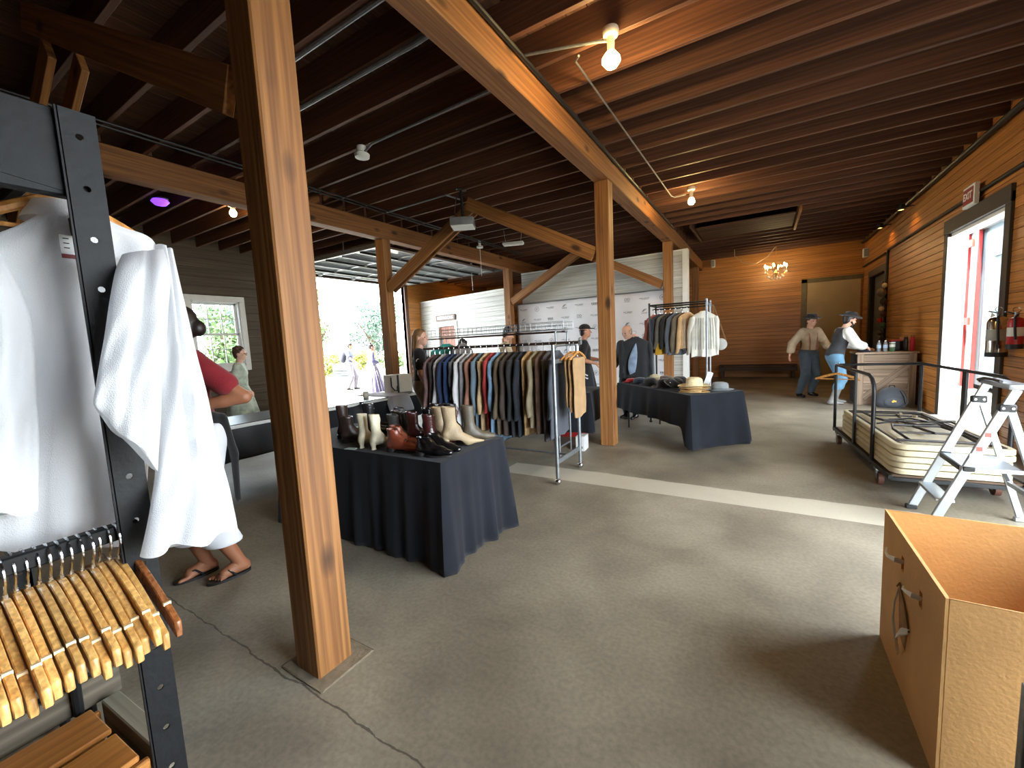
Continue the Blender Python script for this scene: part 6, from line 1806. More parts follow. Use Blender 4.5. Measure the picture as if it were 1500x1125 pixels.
for k in range(20):
    t = thing('wooden_hanger', 'pale wooden hanger in the tight row on the lower rail' if k else 'glossy dark wooden hanger at the end of the row against the post', 'hanger', (BX+rnd.uniform(-0.012, 0.012), hy_, 1.1230), rnd.uniform(-0.006, 0.006), 'wooden hangers on the black rack' if k else None)
    b_ = link('arms', HMESH if k else DARKH, None, t, (0, 0, -0.050)); b_.rotation_euler = (0, rnd.uniform(-0.05, 0.05), 0)
    link('notch', NOTCH, None, b_); link('notch', NOTCH, None, b_, (-0.34, 0, 0))
    MB().cyl((0, 0, -0.066), (0, 0, -0.044), 0.0035, 8).build('ferrule', M_CHROME, t)
    link('hook', HOOK, None, t, (0, 0, -0.0005))
    hy_ -= rnd.uniform(0.0130, 0.0155)*(1.5 if k == 0 else 1)
# ---- the big white shirt
SH_A = [(-1.36, 0.298, 1.85, 0.331, 1.86, 0.03), (-1.36, 0.278, 1.832, 0.35, 1.852, 0.035), (-1.36, 0.239, 1.795, 0.407, 1.825, 0.04), (-1.36, 0.184, 1.746, 0.471, 1.798, 0.042), (-1.36, 0.162, 1.663, 0.469, 1.69, 0.05), (-1.36, 0.137, 1.473, 0.432, 1.441, 0.055), (-1.36, 0.108, 1.286, 0.393, 1.214, 0.06), (-1.36, 0.092, 1.151, 0.365, 1.042, 0.065)]
SH_B = [(-1.27, 0.38, 1.746, 0.456, 1.768, 0.03), (-1.13, 0.323, 1.679, 0.412, 1.689, 0.03), (-1.095, 0.291, 1.579, 0.388, 1.595, 0.03), (-1.085, 0.268, 1.488, 0.365, 1.48, 0.026), (-1.08, 0.252, 1.427, 0.347, 1.366, 0.024), (-1.08, 0.252, 1.411, 0.332, 1.264, 0.02)]
SH_C = [(-1.34, 0.469, 1.794, 0.499, 1.782, 0.03), (-1.29, 0.445, 1.68, 0.489, 1.666, 0.035), (-1.25, 0.418, 1.543, 0.49, 1.515, 0.035), (-1.215, 0.385, 1.382, 0.493, 1.347, 0.035), (-1.17, 0.353, 1.249, 0.491, 1.19, 0.032), (-1.115, 0.319, 1.183, 0.477, 1.118, 0.028), (-1.085, 0.284, 1.105, 0.466, 1.076, 0.026)]
SH_L = [(-1.34, 0.155, 1.725, 0.203, 1.74, 0.03), (-1.3, 0.125, 1.628, 0.224, 1.62, 0.045), (-1.27, 0.101, 1.503, 0.213, 1.466, 0.045), (-1.26, 0.086, 1.381, 0.2, 1.327, 0.04), (-1.26, 0.071, 1.241, 0.185, 1.206, 0.04)]
def big_shirt():
    O = Vector((-1.36, 0.315, 1.93))
    g = thing('white_shirt', 'long white cotton shirt on a wooden hanger at the front of the black rack', 'shirt', O, 0)
    M_S = mat('white_cotton', (244, 245, 247), 0.85, var=0.01, scale=6, bump=0.35, bscale=420, sheen=0.2)
    nt_ = M_S.node_tree; b_ = nt_.nodes['Principled BSDF']; out_ = [n for n in nt_.nodes if n.type == 'OUTPUT_MATERIAL'][0]
    tl_ = nt_.nodes.new('ShaderNodeBsdfTranslucent'); tl_.inputs[0].default_value = (0.8, 0.83, 0.87, 1)
    mx_ = nt_.nodes.new('ShaderNodeMixShader'); mx_.inputs[0].default_value = 0.42
    nt_.links.new(b_.outputs[0], mx_.inputs[1]); nt_.links.new(tl_.outputs[0], mx_.inputs[2]); nt_.links.new(mx_.outputs[0], out_.inputs['Surface'])
    def panel(nm, rows, fold=0.010, seed=0, fk=5.0, crease=0.0, sub=7):
        """flattened cloth tube through rows of (x, yl, zl, yr, zr, half thickness)"""
        R = np.array(rows); out = []
        n = len(R)
        for i in range(n-1):
            p0, p1, p2, p3 = R[max(i-1, 0)], R[i], R[i+1], R[min(i+2, n-1)]
            for q in range(sub):
                t_ = q/sub
                out.append(0.5*(2*p1+(p2-p0)*t_+(2*p0-5*p1+4*p2-p3)*t_**2+(3*p1-p0-3*p2+p3)*t_**3))
        out.append(R[-1])
        r_ = random.Random(seed); ph = [r_.uniform(0, 6.28) for _ in range(6)]
        rings_ = []; m = 72; N_ = len(out)
        for i, (x_, yl, zl, yr, zr, th) in enumerate(out):
            u = i/(N_-1); ring = []
            cy, cz, hy2, hz2 = (yl+yr)/2, (zl+zr)/2, (yr-yl)/2, (zr-zl)/2
            for k in range(m):
                a = 2*PI*k/m; ca, sa = math.cos(a), math.sin(a)
                c2 = math.copysign(abs(ca)**0.8, ca); s2 = math.copysign(abs(sa)**0.75, sa)
                f = fold*(u**0.6)*(math.sin(c2*fk+ph[0]+u*1.2)+0.6*math.sin(c2*fk*2.1+ph[1]-u*2.5))
                f += fold*0.35*math.sin(c2*9+u*22+ph[2])*math.exp(-((u-0.55)/0.25)**2)
                f += crease*math.exp(-((c2-0.1+0.5*u)/0.16)**2)
                wz = 0.006*math.sin(c2*6+ph[3])*u
                ring.append((x_+th*s2+f*(1 if sa > 0 else 0.7)-O.x, cy+hy2*c2-O.y, cz+hz2*c2+wz-O.z))
            rings_.append(ring)
        return MB().rings(rings_).build(nm, M_S, g, angle=80)
    panel('body', SH_A, 0.012, 1, 7.0)
    sl = panel('sleeve', SH_B, 0.009, 2, 3.2, crease=-0.012)
    bkp = panel('sleeve', SH_C, 0.014, 3, 3.0, crease=-0.03)
    panel('sleeve', SH_L, 0.010, 4, 4.0, crease=-0.01)
    def seam(nm, par, rows, side, dx, rr=0.002):
        pts = []
        for (x_, yl, zl, yr, zr, th) in rows:
            w = side
            pts.append((x_+dx*th-O.x, yl+(yr-yl)*w-O.y, zl+(zr-zl)*w-O.z))
        MB().tube(pts, rr, 5).build(nm, M_S, par)
    MB().rings([[((0.052+0.006*j)*math.sin(a), (0.050+0.010*j)*math.cos(a)-0.002, -0.072-0.020*j) for a in [2*PI*q/28 for q in range(28)]] for j in range(3)], False, False).build('collar', M_S, g)
    xf = 0.051
    MB().box((xf, 0.015, -0.30), (0.006, 0.03, 0.34)).build('front_placket', M_S, g, bevel=0.002)
    MB().box((xf+0.004, -0.010, -0.170), (0.0015, 0.036, 0.040)).build('paper_label', mat('label_paper', (226, 228, 226), 0.6), g)
    MB().box((xf+0.006, -0.008, -0.196), (0.0015, 0.040, 0.009)).build('red_label', mat('label_red', (120, 26, 30), 0.5), g)
    for q in range(3): MB().box((xf+0.0055, -0.018, -0.158-0.010*q), (0.001, 0.009, 0.002)).build('print_line', M_BLACKP, g)
    MB().box((-0.030, 0.004, -0.092), (0.003, 0.026, 0.026)).build('blue_size_label', mat('label_blue', (120, 150, 214), 0.6), g)
    hm_ = hanger_mesh(MB(), 0.15, 0.012, -0.045).build('hanger', W_HANG, g); hm_.rotation_euler = (0, 0, PI/2)
    hk_ = hook_mesh(MB(), -0.045).build('hook', M_CHROME, g); hk_.rotation_euler = (0, 0, PI/2)
big_shirt()
# ---- lower left: crate and planks under the rack, black garment, loop handle
W_CRATE = wood('crate_timber', (150, 92, 40), (196, 134, 66), rough=0.4, gs=8, stretch=0.06, bump=0.2, objvar=0.1)
W_GREYB = wood('grey_board', (112, 106, 92), (150, 144, 126), rough=0.7, gs=8)
cr = thing('wooden_crate', 'orange brown wooden crate with a grey end board under the black rack', 'crate', (-1.755, 0.0, 0), 0.05)
for k in range(2):
    timber('side_plank', (-0.185, -0.5, 0.075+k*0.15), (-0.185, 0.36, 0.075+k*0.15), 0.02, 0.145, W_CRATE, cr)
    timber('side_plank', (0.185, -0.5, 0.075+k*0.15), (0.185, 0.36, 0.075+k*0.15), 0.02, 0.145, W_CRATE, cr)
    timber('end_plank', (-0.19, -0.51, 0.075+k*0.15), (0.19, -0.51, 0.075+k*0.15), 0.02, 0.145, W_CRATE, cr)
timber('top_plank', (-0.10, -0.5, 0.311), (-0.10, 0.34, 0.311), 0.17, 0.020, W_CRATE, cr)
timber('top_plank', (0.10, -0.5, 0.311), (0.10, 0.34, 0.311), 0.17, 0.020, W_CRATE, cr)
timber('end_board', (-0.20, 0.395, 0.16), (0.20, 0.395, 0.16), 0.05, 0.32, W_GREYB, cr)
bb = thing('slat_bench', 'dark slatted bench with a black looped arm behind the crate', 'bench', (-2.22, 0.0, 0), 0.04)
W_DKB = wood('dark_bench_board', (74, 66, 54), (108, 98, 82), rough=0.6)
for k in range(3):
    timber('slat', (-0.13+k*0.135, -0.9, 0.42), (-0.13+k*0.135, 0.42, 0.42), 0.12, 0.03, W_DKB, bb)
timber('apron', (0.21, -0.9, 0.34), (0.21, 0.42, 0.34), 0.02, 0.10, W_DKB, bb)
for sy in (-0.8, 0.34):
    for sx in (-0.18, 0.18):
        MB().cyl((sx, sy, 0), (sx, sy, 0.405), 0.016, 8).build('leg', M_BLACKM, bb)
MB().tube([(0.235, 0.30, 0.30), (0.25, 0.30, 0.46), (0.27, 0.27, 0.54), (0.28, 0.20, 0.57), (0.28, 0.08, 0.57), (0.27, -0.05, 0.55)], 0.014, 8).build('loop_arm', M_BLACKM, bb)
# ================================================================== RIGHT SIDE: BOX, LADDER, TABLE TROLLEY, COUNTER
M_CARD = mat('corrugated_card', (196, 148, 90), 0.85, var=0.14, scale=3, bump=0.2, bscale=70)
M_CARDD = mat('card_inside', (184, 136, 82), 0.9, var=0.10, scale=5)
M_FILM = mat('torn_white_plastic', (220, 216, 204), 0.5, var=0.08)
cb = thing('cardboard_box', 'tall open cardboard box with torn white straps in its handle slots', 'box', (0.5, 1.725, 0))
CW, CD, CH, ct2 = 0.72, 0.755, 0.635, 0.008
def side_with_holes():
    mb = MB()
    # side wall x = 0 with slots: build as strips around the slots (y, z)
    slots = [(0.20, 0.235, 0.47, 0.53), (0.43, 0.465, 0.49, 0.55)]
    ys = sorted({0, CD}|{v for s in slots for v in s[:2]}); zs = sorted({0, CH}|{v for s in slots for v in s[2:]})
    for a in range(len(ys)-1):
        for b_ in range(len(zs)-1):
            ym, zm = (ys[a]+ys[a+1])/2, (zs[b_]+zs[b_+1])/2
            if any(s[0] < ym < s[1] and s[2] < zm < s[3] for s in slots): continue
            mb.span(0, ct2, ys[a], ys[a+1], zs[b_], zs[b_+1])
    return mb
side_with_holes().build('side_panel', M_CARD, cb, smooth=False)
MB().span(ct2, CW, 0, ct2, 0, CH).build('side_panel', M_CARD, cb, bevel=0.002)
MB().span(ct2, CW, CD-ct2, CD, 0, CH).build('side_panel', M_CARD, cb, bevel=0.002)
MB().span(CW-ct2, CW, ct2, CD-ct2, 0, CH).build('side_panel', M_CARD, cb, bevel=0.002)
MB().span(ct2, CW-ct2, ct2, CD-ct2, 0.004, 0.012).build('bottom_panel', M_CARDD, cb)
MB().span(ct2+0.001, ct2+0.008, 0.03, CD-0.03, CH-0.30, CH-0.008).build('inner_flap', M_CARDD, cb, bevel=0.002)
# big torn flap hole low on the side, with crumpled plastic
MB().add([(-0.003, 0.33, 0.36), (-0.003, 0.47, 0.40), (-0.003, 0.44, 0.22), (-0.003, 0.36, 0.20)], [(3, 2, 1, 0)]).build('torn_patch', mat('torn_card', (146, 108, 68), 0.95, var=0.3, scale=20), cb)
MB().tube([(-0.004, 0.49, 0.40), (-0.008, 0.44, 0.44), (-0.006, 0.37, 0.39), (-0.005, 0.31, 0.31)], 0.0035, 6).build('torn_edge', mat('torn_edge', (100, 70, 44), 0.9), cb)
def strap(pts, w_=0.022):
    vs = []; fs = []
    for i, p in enumerate(pts):
        p = Vector(p); k = w_*(0.5+0.25*math.sin(i*1.7))
        vs += [p+Vector((0.002, 0, k)), p+Vector((-0.002, 0.003, -k)), p+Vector((-0.006, 0, -k*0.6)), p+Vector((-0.004, 0, k*0.8))]
    for i in range(len(pts)-1):
        for q in range(4):
            fs.append((i*4+q, i*4+(q+1) % 4, (i+1)*4+(q+1) % 4, (i+1)*4+q))
    fs += [(3, 2, 1, 0), tuple(4*(len(pts)-1)+q for q in range(4))]
    return MB().add(vs, fs)
strap([(0.004, 0.45, 0.525), (-0.02, 0.455, 0.528), (-0.035, 0.50, 0.520), (-0.030, 0.55, 0.512), (-0.022, 0.585, 0.515)], 0.016).build('strap', M_FILM, cb)
strap([(0.004, 0.22, 0.50), (-0.02, 0.225, 0.505), (-0.028, 0.27, 0.495), (-0.024, 0.32, 0.478), (-0.018, 0.345, 0.470)], 0.016).build('strap', M_FILM, cb)
strap([(-0.004, 0.46, 0.40), (-0.016, 0.455, 0.34), (-0.022, 0.44, 0.28), (-0.018, 0.42, 0.22), (-0.010, 0.41, 0.17)], 0.014).build('strap', M_FILM, cb)
strap([(-0.004, 0.31, 0.31), (-0.020, 0.335, 0.29), (-0.026, 0.36, 0.25), (-0.020, 0.385, 0.20), (-0.010, 0.40, 0.16)], 0.026).build('strap', M_FILM, cb)

# ---- step ladder
ld = thing('step_ladder', 'aluminium step ladder with black hinges beside the table trolley', 'ladder', (0, 3.98, 0))
def rail(a, b_, nm, w_=0.026, d_=0.055):
    return MB().bar(a, b_, w_, d_, up=(1, 0, 0)).build(nm, M_ALU, ld, bevel=0.004)
for y_ in (0.0, 0.42):
    sp = 0.0
    rail((1.05, y_, 0.02), (1.375, y_, 0.90), 'front_rail')
    rail((1.375, y_, 0.90), (1.425, y_, 1.03), 'front_rail', 0.022, 0.05)
    rail((1.64, y_, 0.02), (1.40, y_, 0.90), 'rear_leg', 0.022, 0.042)
    MB().box((1.385, y_, 0.905), (0.085, 0.036, 0.055)).build('hinge', M_BLACKP, ld, bevel=0.008)
    for dx in (-0.022, 0.022):
        MB().cyl((1.385+dx, y_-0.022, 0.905), (1.385+dx, y_+0.022, 0.905), 0.008, 10).build('rivet', M_CHROME, ld)
    MB().box((1.045, y_, 0.018), (0.07, 0.04, 0.036)).build('foot', M_BLACKP, ld, bevel=0.006)
    MB().box((1.645, y_, 0.018), (0.08, 0.036, 0.036)).build('foot', M_ALU, ld, bevel=0.006)
    MB().box((1.225, y_, 0.475), (0.06, 0.04, 0.035)).build('bracket', M_BLACKP, ld, bevel=0.005)
MB().box((1.125, 0.21, 0.225), (0.10, 0.40, 0.022)).build('step', M_ALU, ld, bevel=0.004)
MB().box((1.34, 0.21, 0.47), (0.30, 0.40, 0.028)).build('platform', M_ALU, ld, bevel=0.005)
MB().box((1.195, 0.21, 0.468), (0.02, 0.36, 0.036)).build('platform_edge', M_BLACKP, ld, bevel=0.004)
for y_ in (0.01, 0.41):
    MB().bar((1.50, y_, 0.455), (1.56, y_, 0.30), 0.012, 0.02).build('strut', M_BLACKP, ld)
MB().box((1.435, 0.21, 1.045), (0.11, 0.46, 0.035)).build('top_cap', M_ALU, ld, bevel=0.008, seg=2)
MB().tube([(1.40, 0.42, 1.03), (1.37, 0.40, 1.055), (1.37, 0.30, 1.075), (1.38, 0.2, 1.075), (1.385, 0.1, 1.07)], 0.010, 8).build('grip', M_BLACKP, ld)
MB().bar((1.57, 0.0, 0.28), (1.57, 0.42, 0.28), 0.02, 0.03).build('rear_brace', M_ALU, ld)
for k, zz in enumerate((0.62, 0.72)):
    MB().box((1.05+0.325*(zz-0.02)/0.88-0.004, -0.0135, zz), (0.03, 0.001, 0.03)).build('warning_sticker', mat('sticker_red', (196, 80, 70), 0.5), ld)
MB().box((1.05+0.325*0.65/0.88-0.004, -0.0135, 0.67), (0.028, 0.001, 0.05)).build('sticker', M_WHITE, ld)
MB().box((1.05+0.325*0.52/0.88-0.004, -0.0135, 0.54), (0.028, 0.001, 0.09)).build('sticker', M_WHITE, ld)

# ---- trolley with stacked folding tables
CA = math.radians(4.0)
tr_ = thing('table_trolley', 'black tubular trolley on casters loaded with folding tables', 'trolley', (1.30, 5.72, 0), CA)
hw, hl = 0.41, 1.02
MB().span(-hw, hw, -hl, hl, 0.172, 0.19).build('deck', mat('plywood_deck', (82, 62, 44), 0.7), tr_, smooth=False)
fr = MB()
for sx in (-1, 1): fr.box((sx*hw, 0, 0.17), (0.035, 2*hl+0.04, 0.04))
for sy in (-1, 0, 1): fr.box((0, sy*hl, 0.155), (2*hw, 0.035, 0.035))
fr.build('base_frame', M_BLACKM, tr_, bevel=0.004)
def tubeo(nm, pts, r=0.017): return MB().tube(pts, r, 10).build(nm, M_BLACKM, tr_)
zt = 1.0
tubeo('hoop_rail', [(-hw, -0.52, 0.14), (-hw, -0.52, 0.83), (-hw, -0.50, 0.91), (-hw, -0.44, 0.97), (-hw, -0.36, zt), (-hw, hl-0.02, zt), (-hw+0.02, hl, zt), (hw-0.02, hl, zt), (hw, hl-0.02, zt), (hw, -0.62, zt), (hw, -0.70, 0.97), (hw, -0.76, 0.91), (hw, -0.78, 0.83), (hw, -0.78, 0.14)])
for (x_, y_) in ((-hw, hl), (hw, hl)): tubeo('post', [(x_, y_, 0.14), (x_, y_, zt)])
MB().box((-hw, 0.12, 0.57), (0.022, 0.055, 0.86)).build('flat_post', M_BLACKM, tr_, bevel=0.003)
MB().box((hw, 0.0, 0.57), (0.022, 0.075, 0.86)).build('flat_post', M_BLACKM, tr_, bevel=0.003)
for (x_, y_) in ((-hw+0.02, hl-0.14), (hw-0.05, hl-0.14), (-hw+0.02, -hl+0.34), (hw-0.05, -hl+0.30)):
    c_ = MB().box((x_, y_, 0.145), (0.07, 0.07, 0.025)).build('caster', M_STEEL, tr_)
    MB().cyl((x_-0.02, y_-0.02, 0.056), (x_+0.02, y_-0.02, 0.056), 0.056, 16).build('wheel', mat('wheel_brown', (96, 60, 46), 0.6), c_)
    MB().box((x_-0.026, y_-0.01, 0.09), (0.006, 0.05, 0.085)).box((x_, y_-0.01, 0.13), (0.05, 0.05, 0.008)).box((x_+0.026, y_-0.01, 0.09), (0.006, 0.05, 0.085)).build('fork', M_STEEL, c_)
M_TBL = mat('ivory_table_plastic', (206, 196, 166), 0.5, var=0.08, scale=4, bump=0.15, bscale=120)
def rr_outline(w_, l_, r_, n=8):
    o_ = []
    for (cx2, cy2, a0) in ((w_/2-r_, l_/2-r_, 0), (-w_/2+r_, l_/2-r_, PI/2), (-w_/2+r_, -l_/2+r_, PI), (w_/2-r_, -l_/2+r_, 1.5*PI)):
        for k in range(n+1):
            a = a0+PI/2*k/n
            o_.append((cx2+r_*math.cos(a), cy2+r_*math.sin(a)))
    return o_
def stacked_table(k, label, x_off, y_off):
    k = min(k, 4)
    z0 = 0.192+k*0.054
    t = thing('stacked_table', label, 'table', (1.30+x_off, 5.62+y_off, z0), CA+rnd.uniform(-0.006, 0.006), 'folding tables stacked on the trolley')
    o1, o2 = rr_outline(0.755, 1.84, 0.09), rr_outline(0.735, 1.82, 0.085)
    i1 = rr_outline(0.675, 1.76, 0.06)
    rings_ = [[(x_, y_, 0.004) for x_, y_ in o2], [(x_, y_, 0.008) for x_, y_ in o1], [(x_, y_, 0.042) for x_, y_ in o1], [(x_, y_, 0.05) for x_, y_ in o2], [(x_, y_, 0.05) for x_, y_ in i1], [(x_, y_, 0.022) for x_, y_ in i1]]
    MB().rings(rings_).build('tabletop', M_TBL, t, angle=30)
    return t
names = ('bottom table of the stack on the trolley', 'second table from the bottom of the trolley stack', 'third table from the bottom of the trolley stack', 'fourth table from the bottom of the trolley stack', 'fifth table of the trolley stack under the top one', 'topmost on the trolley, upside down with folded legs')
for k in (0, 1, 2, 3, 5):
    t = stacked_table(k, 'ivory plastic folding table, '+names[k], rnd.uniform(-0.008, 0.008), rnd.uniform(-0.01, 0.01))
zt_ = 0.030
M_FR = mat('dark_steel_frame', (52, 48, 48), 0.45, 0.5)
for sx in (-0.315, 0.315):
    MB().box((sx, 0, zt_+0.008), (0.022, 1.70, 0.022)).build('frame_rail', M_FR, t, bevel=0.003)
for sy in (-0.86, 0.86):
    MB().box((0, sy, zt_+0.008), (0.63, 0.022, 0.022)).build('frame_rail', M_FR, t, bevel=0.003)
for sy in (-1, 1):
    MB().tube([(-0.22, sy*0.72, zt_+0.02), (-0.22, sy*0.30, zt_+0.035), (-0.18, sy*0.12, zt_+0.04), (0.18, sy*0.12, zt_+0.04), (0.22, sy*0.30, zt_+0.035), (0.22, sy*0.72, zt_+0.02)], 0.012, 8).build('leg', M_FR, t)
    MB().cyl((-0.31, sy*0.72, zt_+0.02), (0.31, sy*0.72, zt_+0.02), 0.011, 8).build('leg_pivot', M_FR, t)
    MB().bar((-0.03, sy*0.02, zt_+0.03), (0.02, sy*0.5, zt_+0.045), 0.010, 0.022).build('leg_brace', M_FR, t)
    MB().cyl((-0.22, sy*0.45, zt_+0.035), (0.22, sy*0.45, zt_+0.035), 0.009, 8).build('leg_stretcher', M_FR, t)
for k in range(4):
    a = rnd.uniform(-0.5, 0.5)
    pl_ = thing('loose_strap', ('black webbing strap tangled on the upturned table' if k == 0 else 'second black webbing strap beside the pale brackets') if k < 2 else ('flat pale bracket lying next to the webbing straps' if k == 2 else 'flat pale bracket at the far end of the upturned table'), 'strap' if k < 2 else 'bracket', (1.30+rnd.uniform(-0.12, 0.15), 5.55+k*0.18, 0.192+4*0.054+0.066), a, 'loose bits on the upturned table' if k < 2 else 'pale brackets on the upturned table')
    if k < 2: MB().tube([(-0.25, -0.05, 0), (-0.1, 0.05, 0.02), (0.05, -0.03, 0.012), (0.2, 0.06, 0.016), (0.26, 0.0, 0.0)], 0.009, 6).build('webbing', M_BLACKP, pl_)
    else: MB().box((0, 0, 0.0), (0.26, 0.05, 0.012)).box((0.12, 0.0, 0.015), (0.02, 0.05, 0.03)).build('plate', mat('pale_bracket', (176, 164, 138), 0.6), pl_, bevel=0.002)

# ---- wooden counter and what stands on it
W_CNT = wood('weathered_counter_board', (122, 102, 84), (160, 138, 116), rough=0.7, gs=9, stretch=0.05, bump=0.4, objvar=0.12)
cn = thing('wooden_counter', 'weathered plank counter with a diagonal board against the right wall', 'counter', (1.52, 9.95, 0))
cw, cd = 0.82, 0.62
MB().span(0.02, cw-0.02, 0.02, cd, 0, 0.95).build('carcass', M_DARKTRIM, cn, smooth=False)
for k in range(7):
    timber('front_plank', (0.0, 0.008, 0.07+k*0.134), (cw, 0.008, 0.07+k*0.134), 0.128, 0.022, W_CNT, cn, up=(0, 1, 0))
    timber('side_plank', (0.008, 0.02, 0.07+k*0.134), (0.008, cd, 0.07+k*0.134), 0.022, 0.128, mat('black_side_paint', (40, 38, 40), 0.6), cn)
timber('diagonal_board', (0.10, -0.012, 0.12), (cw-0.06, -0.012, 0.80), 0.10, 0.02, W_CNT, cn, up=(0, 1, 0))
timber('frame_board', (0.05, -0.012, 0.0), (0.05, -0.012, 0.95), 0.10, 0.02, W_CNT, cn, up=(0, 1, 0))
timber('frame_board', (cw-0.05, -0.012, 0.0), (cw-0.05, -0.012, 0.95), 0.10, 0.02, W_CNT, cn, up=(0, 1, 0))
for k in range(4):
    timber('top_plank', (-0.03, 0.05+k*0.165, 0.968), (cw+0.03, 0.05+k*0.165, 0.968), 0.16, 0.034, W_CNT, cn)
ZC = 0.987
M_PET = glassmat('bottle_plastic', (0.86, 0.93, 0.98), refl=0.2, frost=0.35)
for i, (x_, lab) in enumerate(((1.84, 'clear water bottle on the counter nearer the vested man'), (1.93, 'clear water bottle on the counter beside the green tub'))):
    t = thing('water_bottle', lab, 'bottle', (x_, 10.05, ZC), 0, 'water bottles on the counter')
    MB().lathe([(0.030, 0.0), (0.033, 0.008), (0.031, 0.06), (0.033, 0.07), (0.033, 0.13), (0.022, 0.165), (0.013, 0.175), (0.013, 0.19)], 16).build('bottle', M_PET, t)
    MB().lathe([(0.0345, 0.065), (0.0345, 0.125)], 16).build('label', mat('water_label', (170, 196, 222), 0.5), t)
    MB().lathe([(0.015, 0.188), (0.015, 0.205), (1e-5, 0.206)], 12).build('cap', M_WHITE, t)
t = thing('tub', 'white and green tub on the counter between the bottles and the flask', 'tub', (2.03, 10.07, ZC))
MB().lathe([(0.036, 0), (0.04, 0.01), (0.04, 0.13), (0.036, 0.15)], 18).build('body', mat('tub_green', (96, 140, 104), 0.5), t)
MB().lathe([(0.0415, 0.08), (0.0415, 0.13)], 18).build('label', M_WHITE, t)
MB().lathe([(0.042, 0.148), (0.042, 0.17), (1e-5, 0.172)], 18).build('lid', M_WHITE, t)
t = thing('lunch_bag', 'black bag with a red top and a pink roll on the counter', 'bag', (2.12, 10.28, ZC), 0.1)
MB().box((0, 0, 0.09), (0.20, 0.14, 0.18)).build('body', M_BLACKP, t, bevel=0.02, seg=2)
MB().box((-0.02, 0, 0.19), (0.16, 0.12, 0.03)).build('flap', mat('bag_red', (176, 48, 46), 0.6), t, bevel=0.01)
MB().cyl((0.04, -0.03, 0.225), (0.14, -0.05, 0.205), 0.025, 12).build('roll', mat('pink_roll', (206, 150, 130), 0.6), t)
for (x_, m_, lab) in ((2.22, mat('flask_dark', (48, 48, 52), 0.3, 0.4), 'dark steel flask on the counter'), (2.305, mat('flask_red', (196, 42, 74), 0.4), 'raspberry red flask on the counter')):
    t = thing('drink_flask', lab, 'flask', (x_, 10.10, ZC))
    MB().lathe([(0.034, 0), (0.037, 0.01), (0.037, 0.19), (0.026, 0.215)], 18).build('body', m_, t)
    MB().lathe([(0.028, 0.212), (0.028, 0.245), (0.018, 0.255), (1e-5, 0.256)], 14).build('lid', m_ if 'red' in lab else M_BLACKP, t)
    MB().tube([(-0.02, 0, 0.25), (-0.02, 0, 0.275), (0.02, 0, 0.275), (0.02, 0, 0.25)], 0.005, 6).build('loop', M_BLACKP, t)
t = thing('clothing_pile', 'dark navy bundle with a yellow cloth under the vested man\'s hands', 'clothes', (1.64, 10.12, ZC))
pS = SDF(0.03); pS.ell((0, 0, 0.015), (0.11, 0.14, 0.04)).ell((0.05, 0.06, 0.02), (0.07, 0.08, 0.035)).clip((0, 0, 0.002), (0, 0, -1))
sdf_obj('bundle', pS, 0.01, F('navybundle', (36, 38, 56)), t)
pS = SDF(0.02); pS.ell((0.12, 0.20, 0.03), (0.07, 0.05, 0.03)).ell((0.14, 0.16, 0.025), (0.04, 0.05, 0.025))
sdf_obj('yellow_cloth', pS, 0.008, F('yellowcloth', (196, 140, 40)), t)
# backpack on the floor against the counter
t = thing('backpack', 'dark grey backpack with a yellow emblem on the floor before the counter', 'backpack', (1.98, 9.72, 0), 0.0)
pS = SDF(0.05); pS.ell((0, 0, 0.17), (0.20, 0.13, 0.20)).cap((-0.10, 0, 0.10), (0.10, 0, 0.10), 0.11, 0.11).clip((0, 0, 0.003), (0, 0, -1))
sdf_obj('body', pS, 0.014, F('packgrey', (58, 62, 68)), t)
pS = SDF(0.03); pS.ell((0, -0.11, 0.12), (0.13, 0.05, 0.09))
sdf_obj('front_pocket', pS, 0.012, F('packgrey2', (66, 70, 76)), t)
MB().tube([(-0.04, 0, 0.35), (-0.03, 0, 0.40), (0.03, 0, 0.40), (0.04, 0, 0.35)], 0.009, 6).build('handle', M_BLACKP, t)
MB().tube([(0.10, -0.09, 0.32), (0.15, -0.12, 0.22), (0.17, -0.12, 0.10)], 0.014, 6).build('strap', M_BLACKP, t)
MB().add([(-0.03, -0.166, 0.13), (0.0, -0.168, 0.165), (0.012, -0.168, 0.15), (0.035, -0.166, 0.15), (0.03, -0.167, 0.115), (0.018, -0.168, 0.13), (-0.005, -0.168, 0.115), (-0.018, -0.168, 0.11)], [(0, 7, 6, 5, 4, 3, 2, 1)]).build('emblem', mat('emblem_yellow', (214, 170, 60), 0.5), t, smooth=False)
# big loose hanger hooked on the trolley rail
t = thing('wooden_hanger', 'single wooden hanger with a trouser bar hooked on the trolley rail', 'hanger', (0.83, 6.70, 1.02), -0.25)
hanger_mesh(MB(), 0.23, 0.016, -0.12).build('arms', W_HANG, t)
hook_mesh(MB(), -0.12).build('hook', M_CHROME, t)
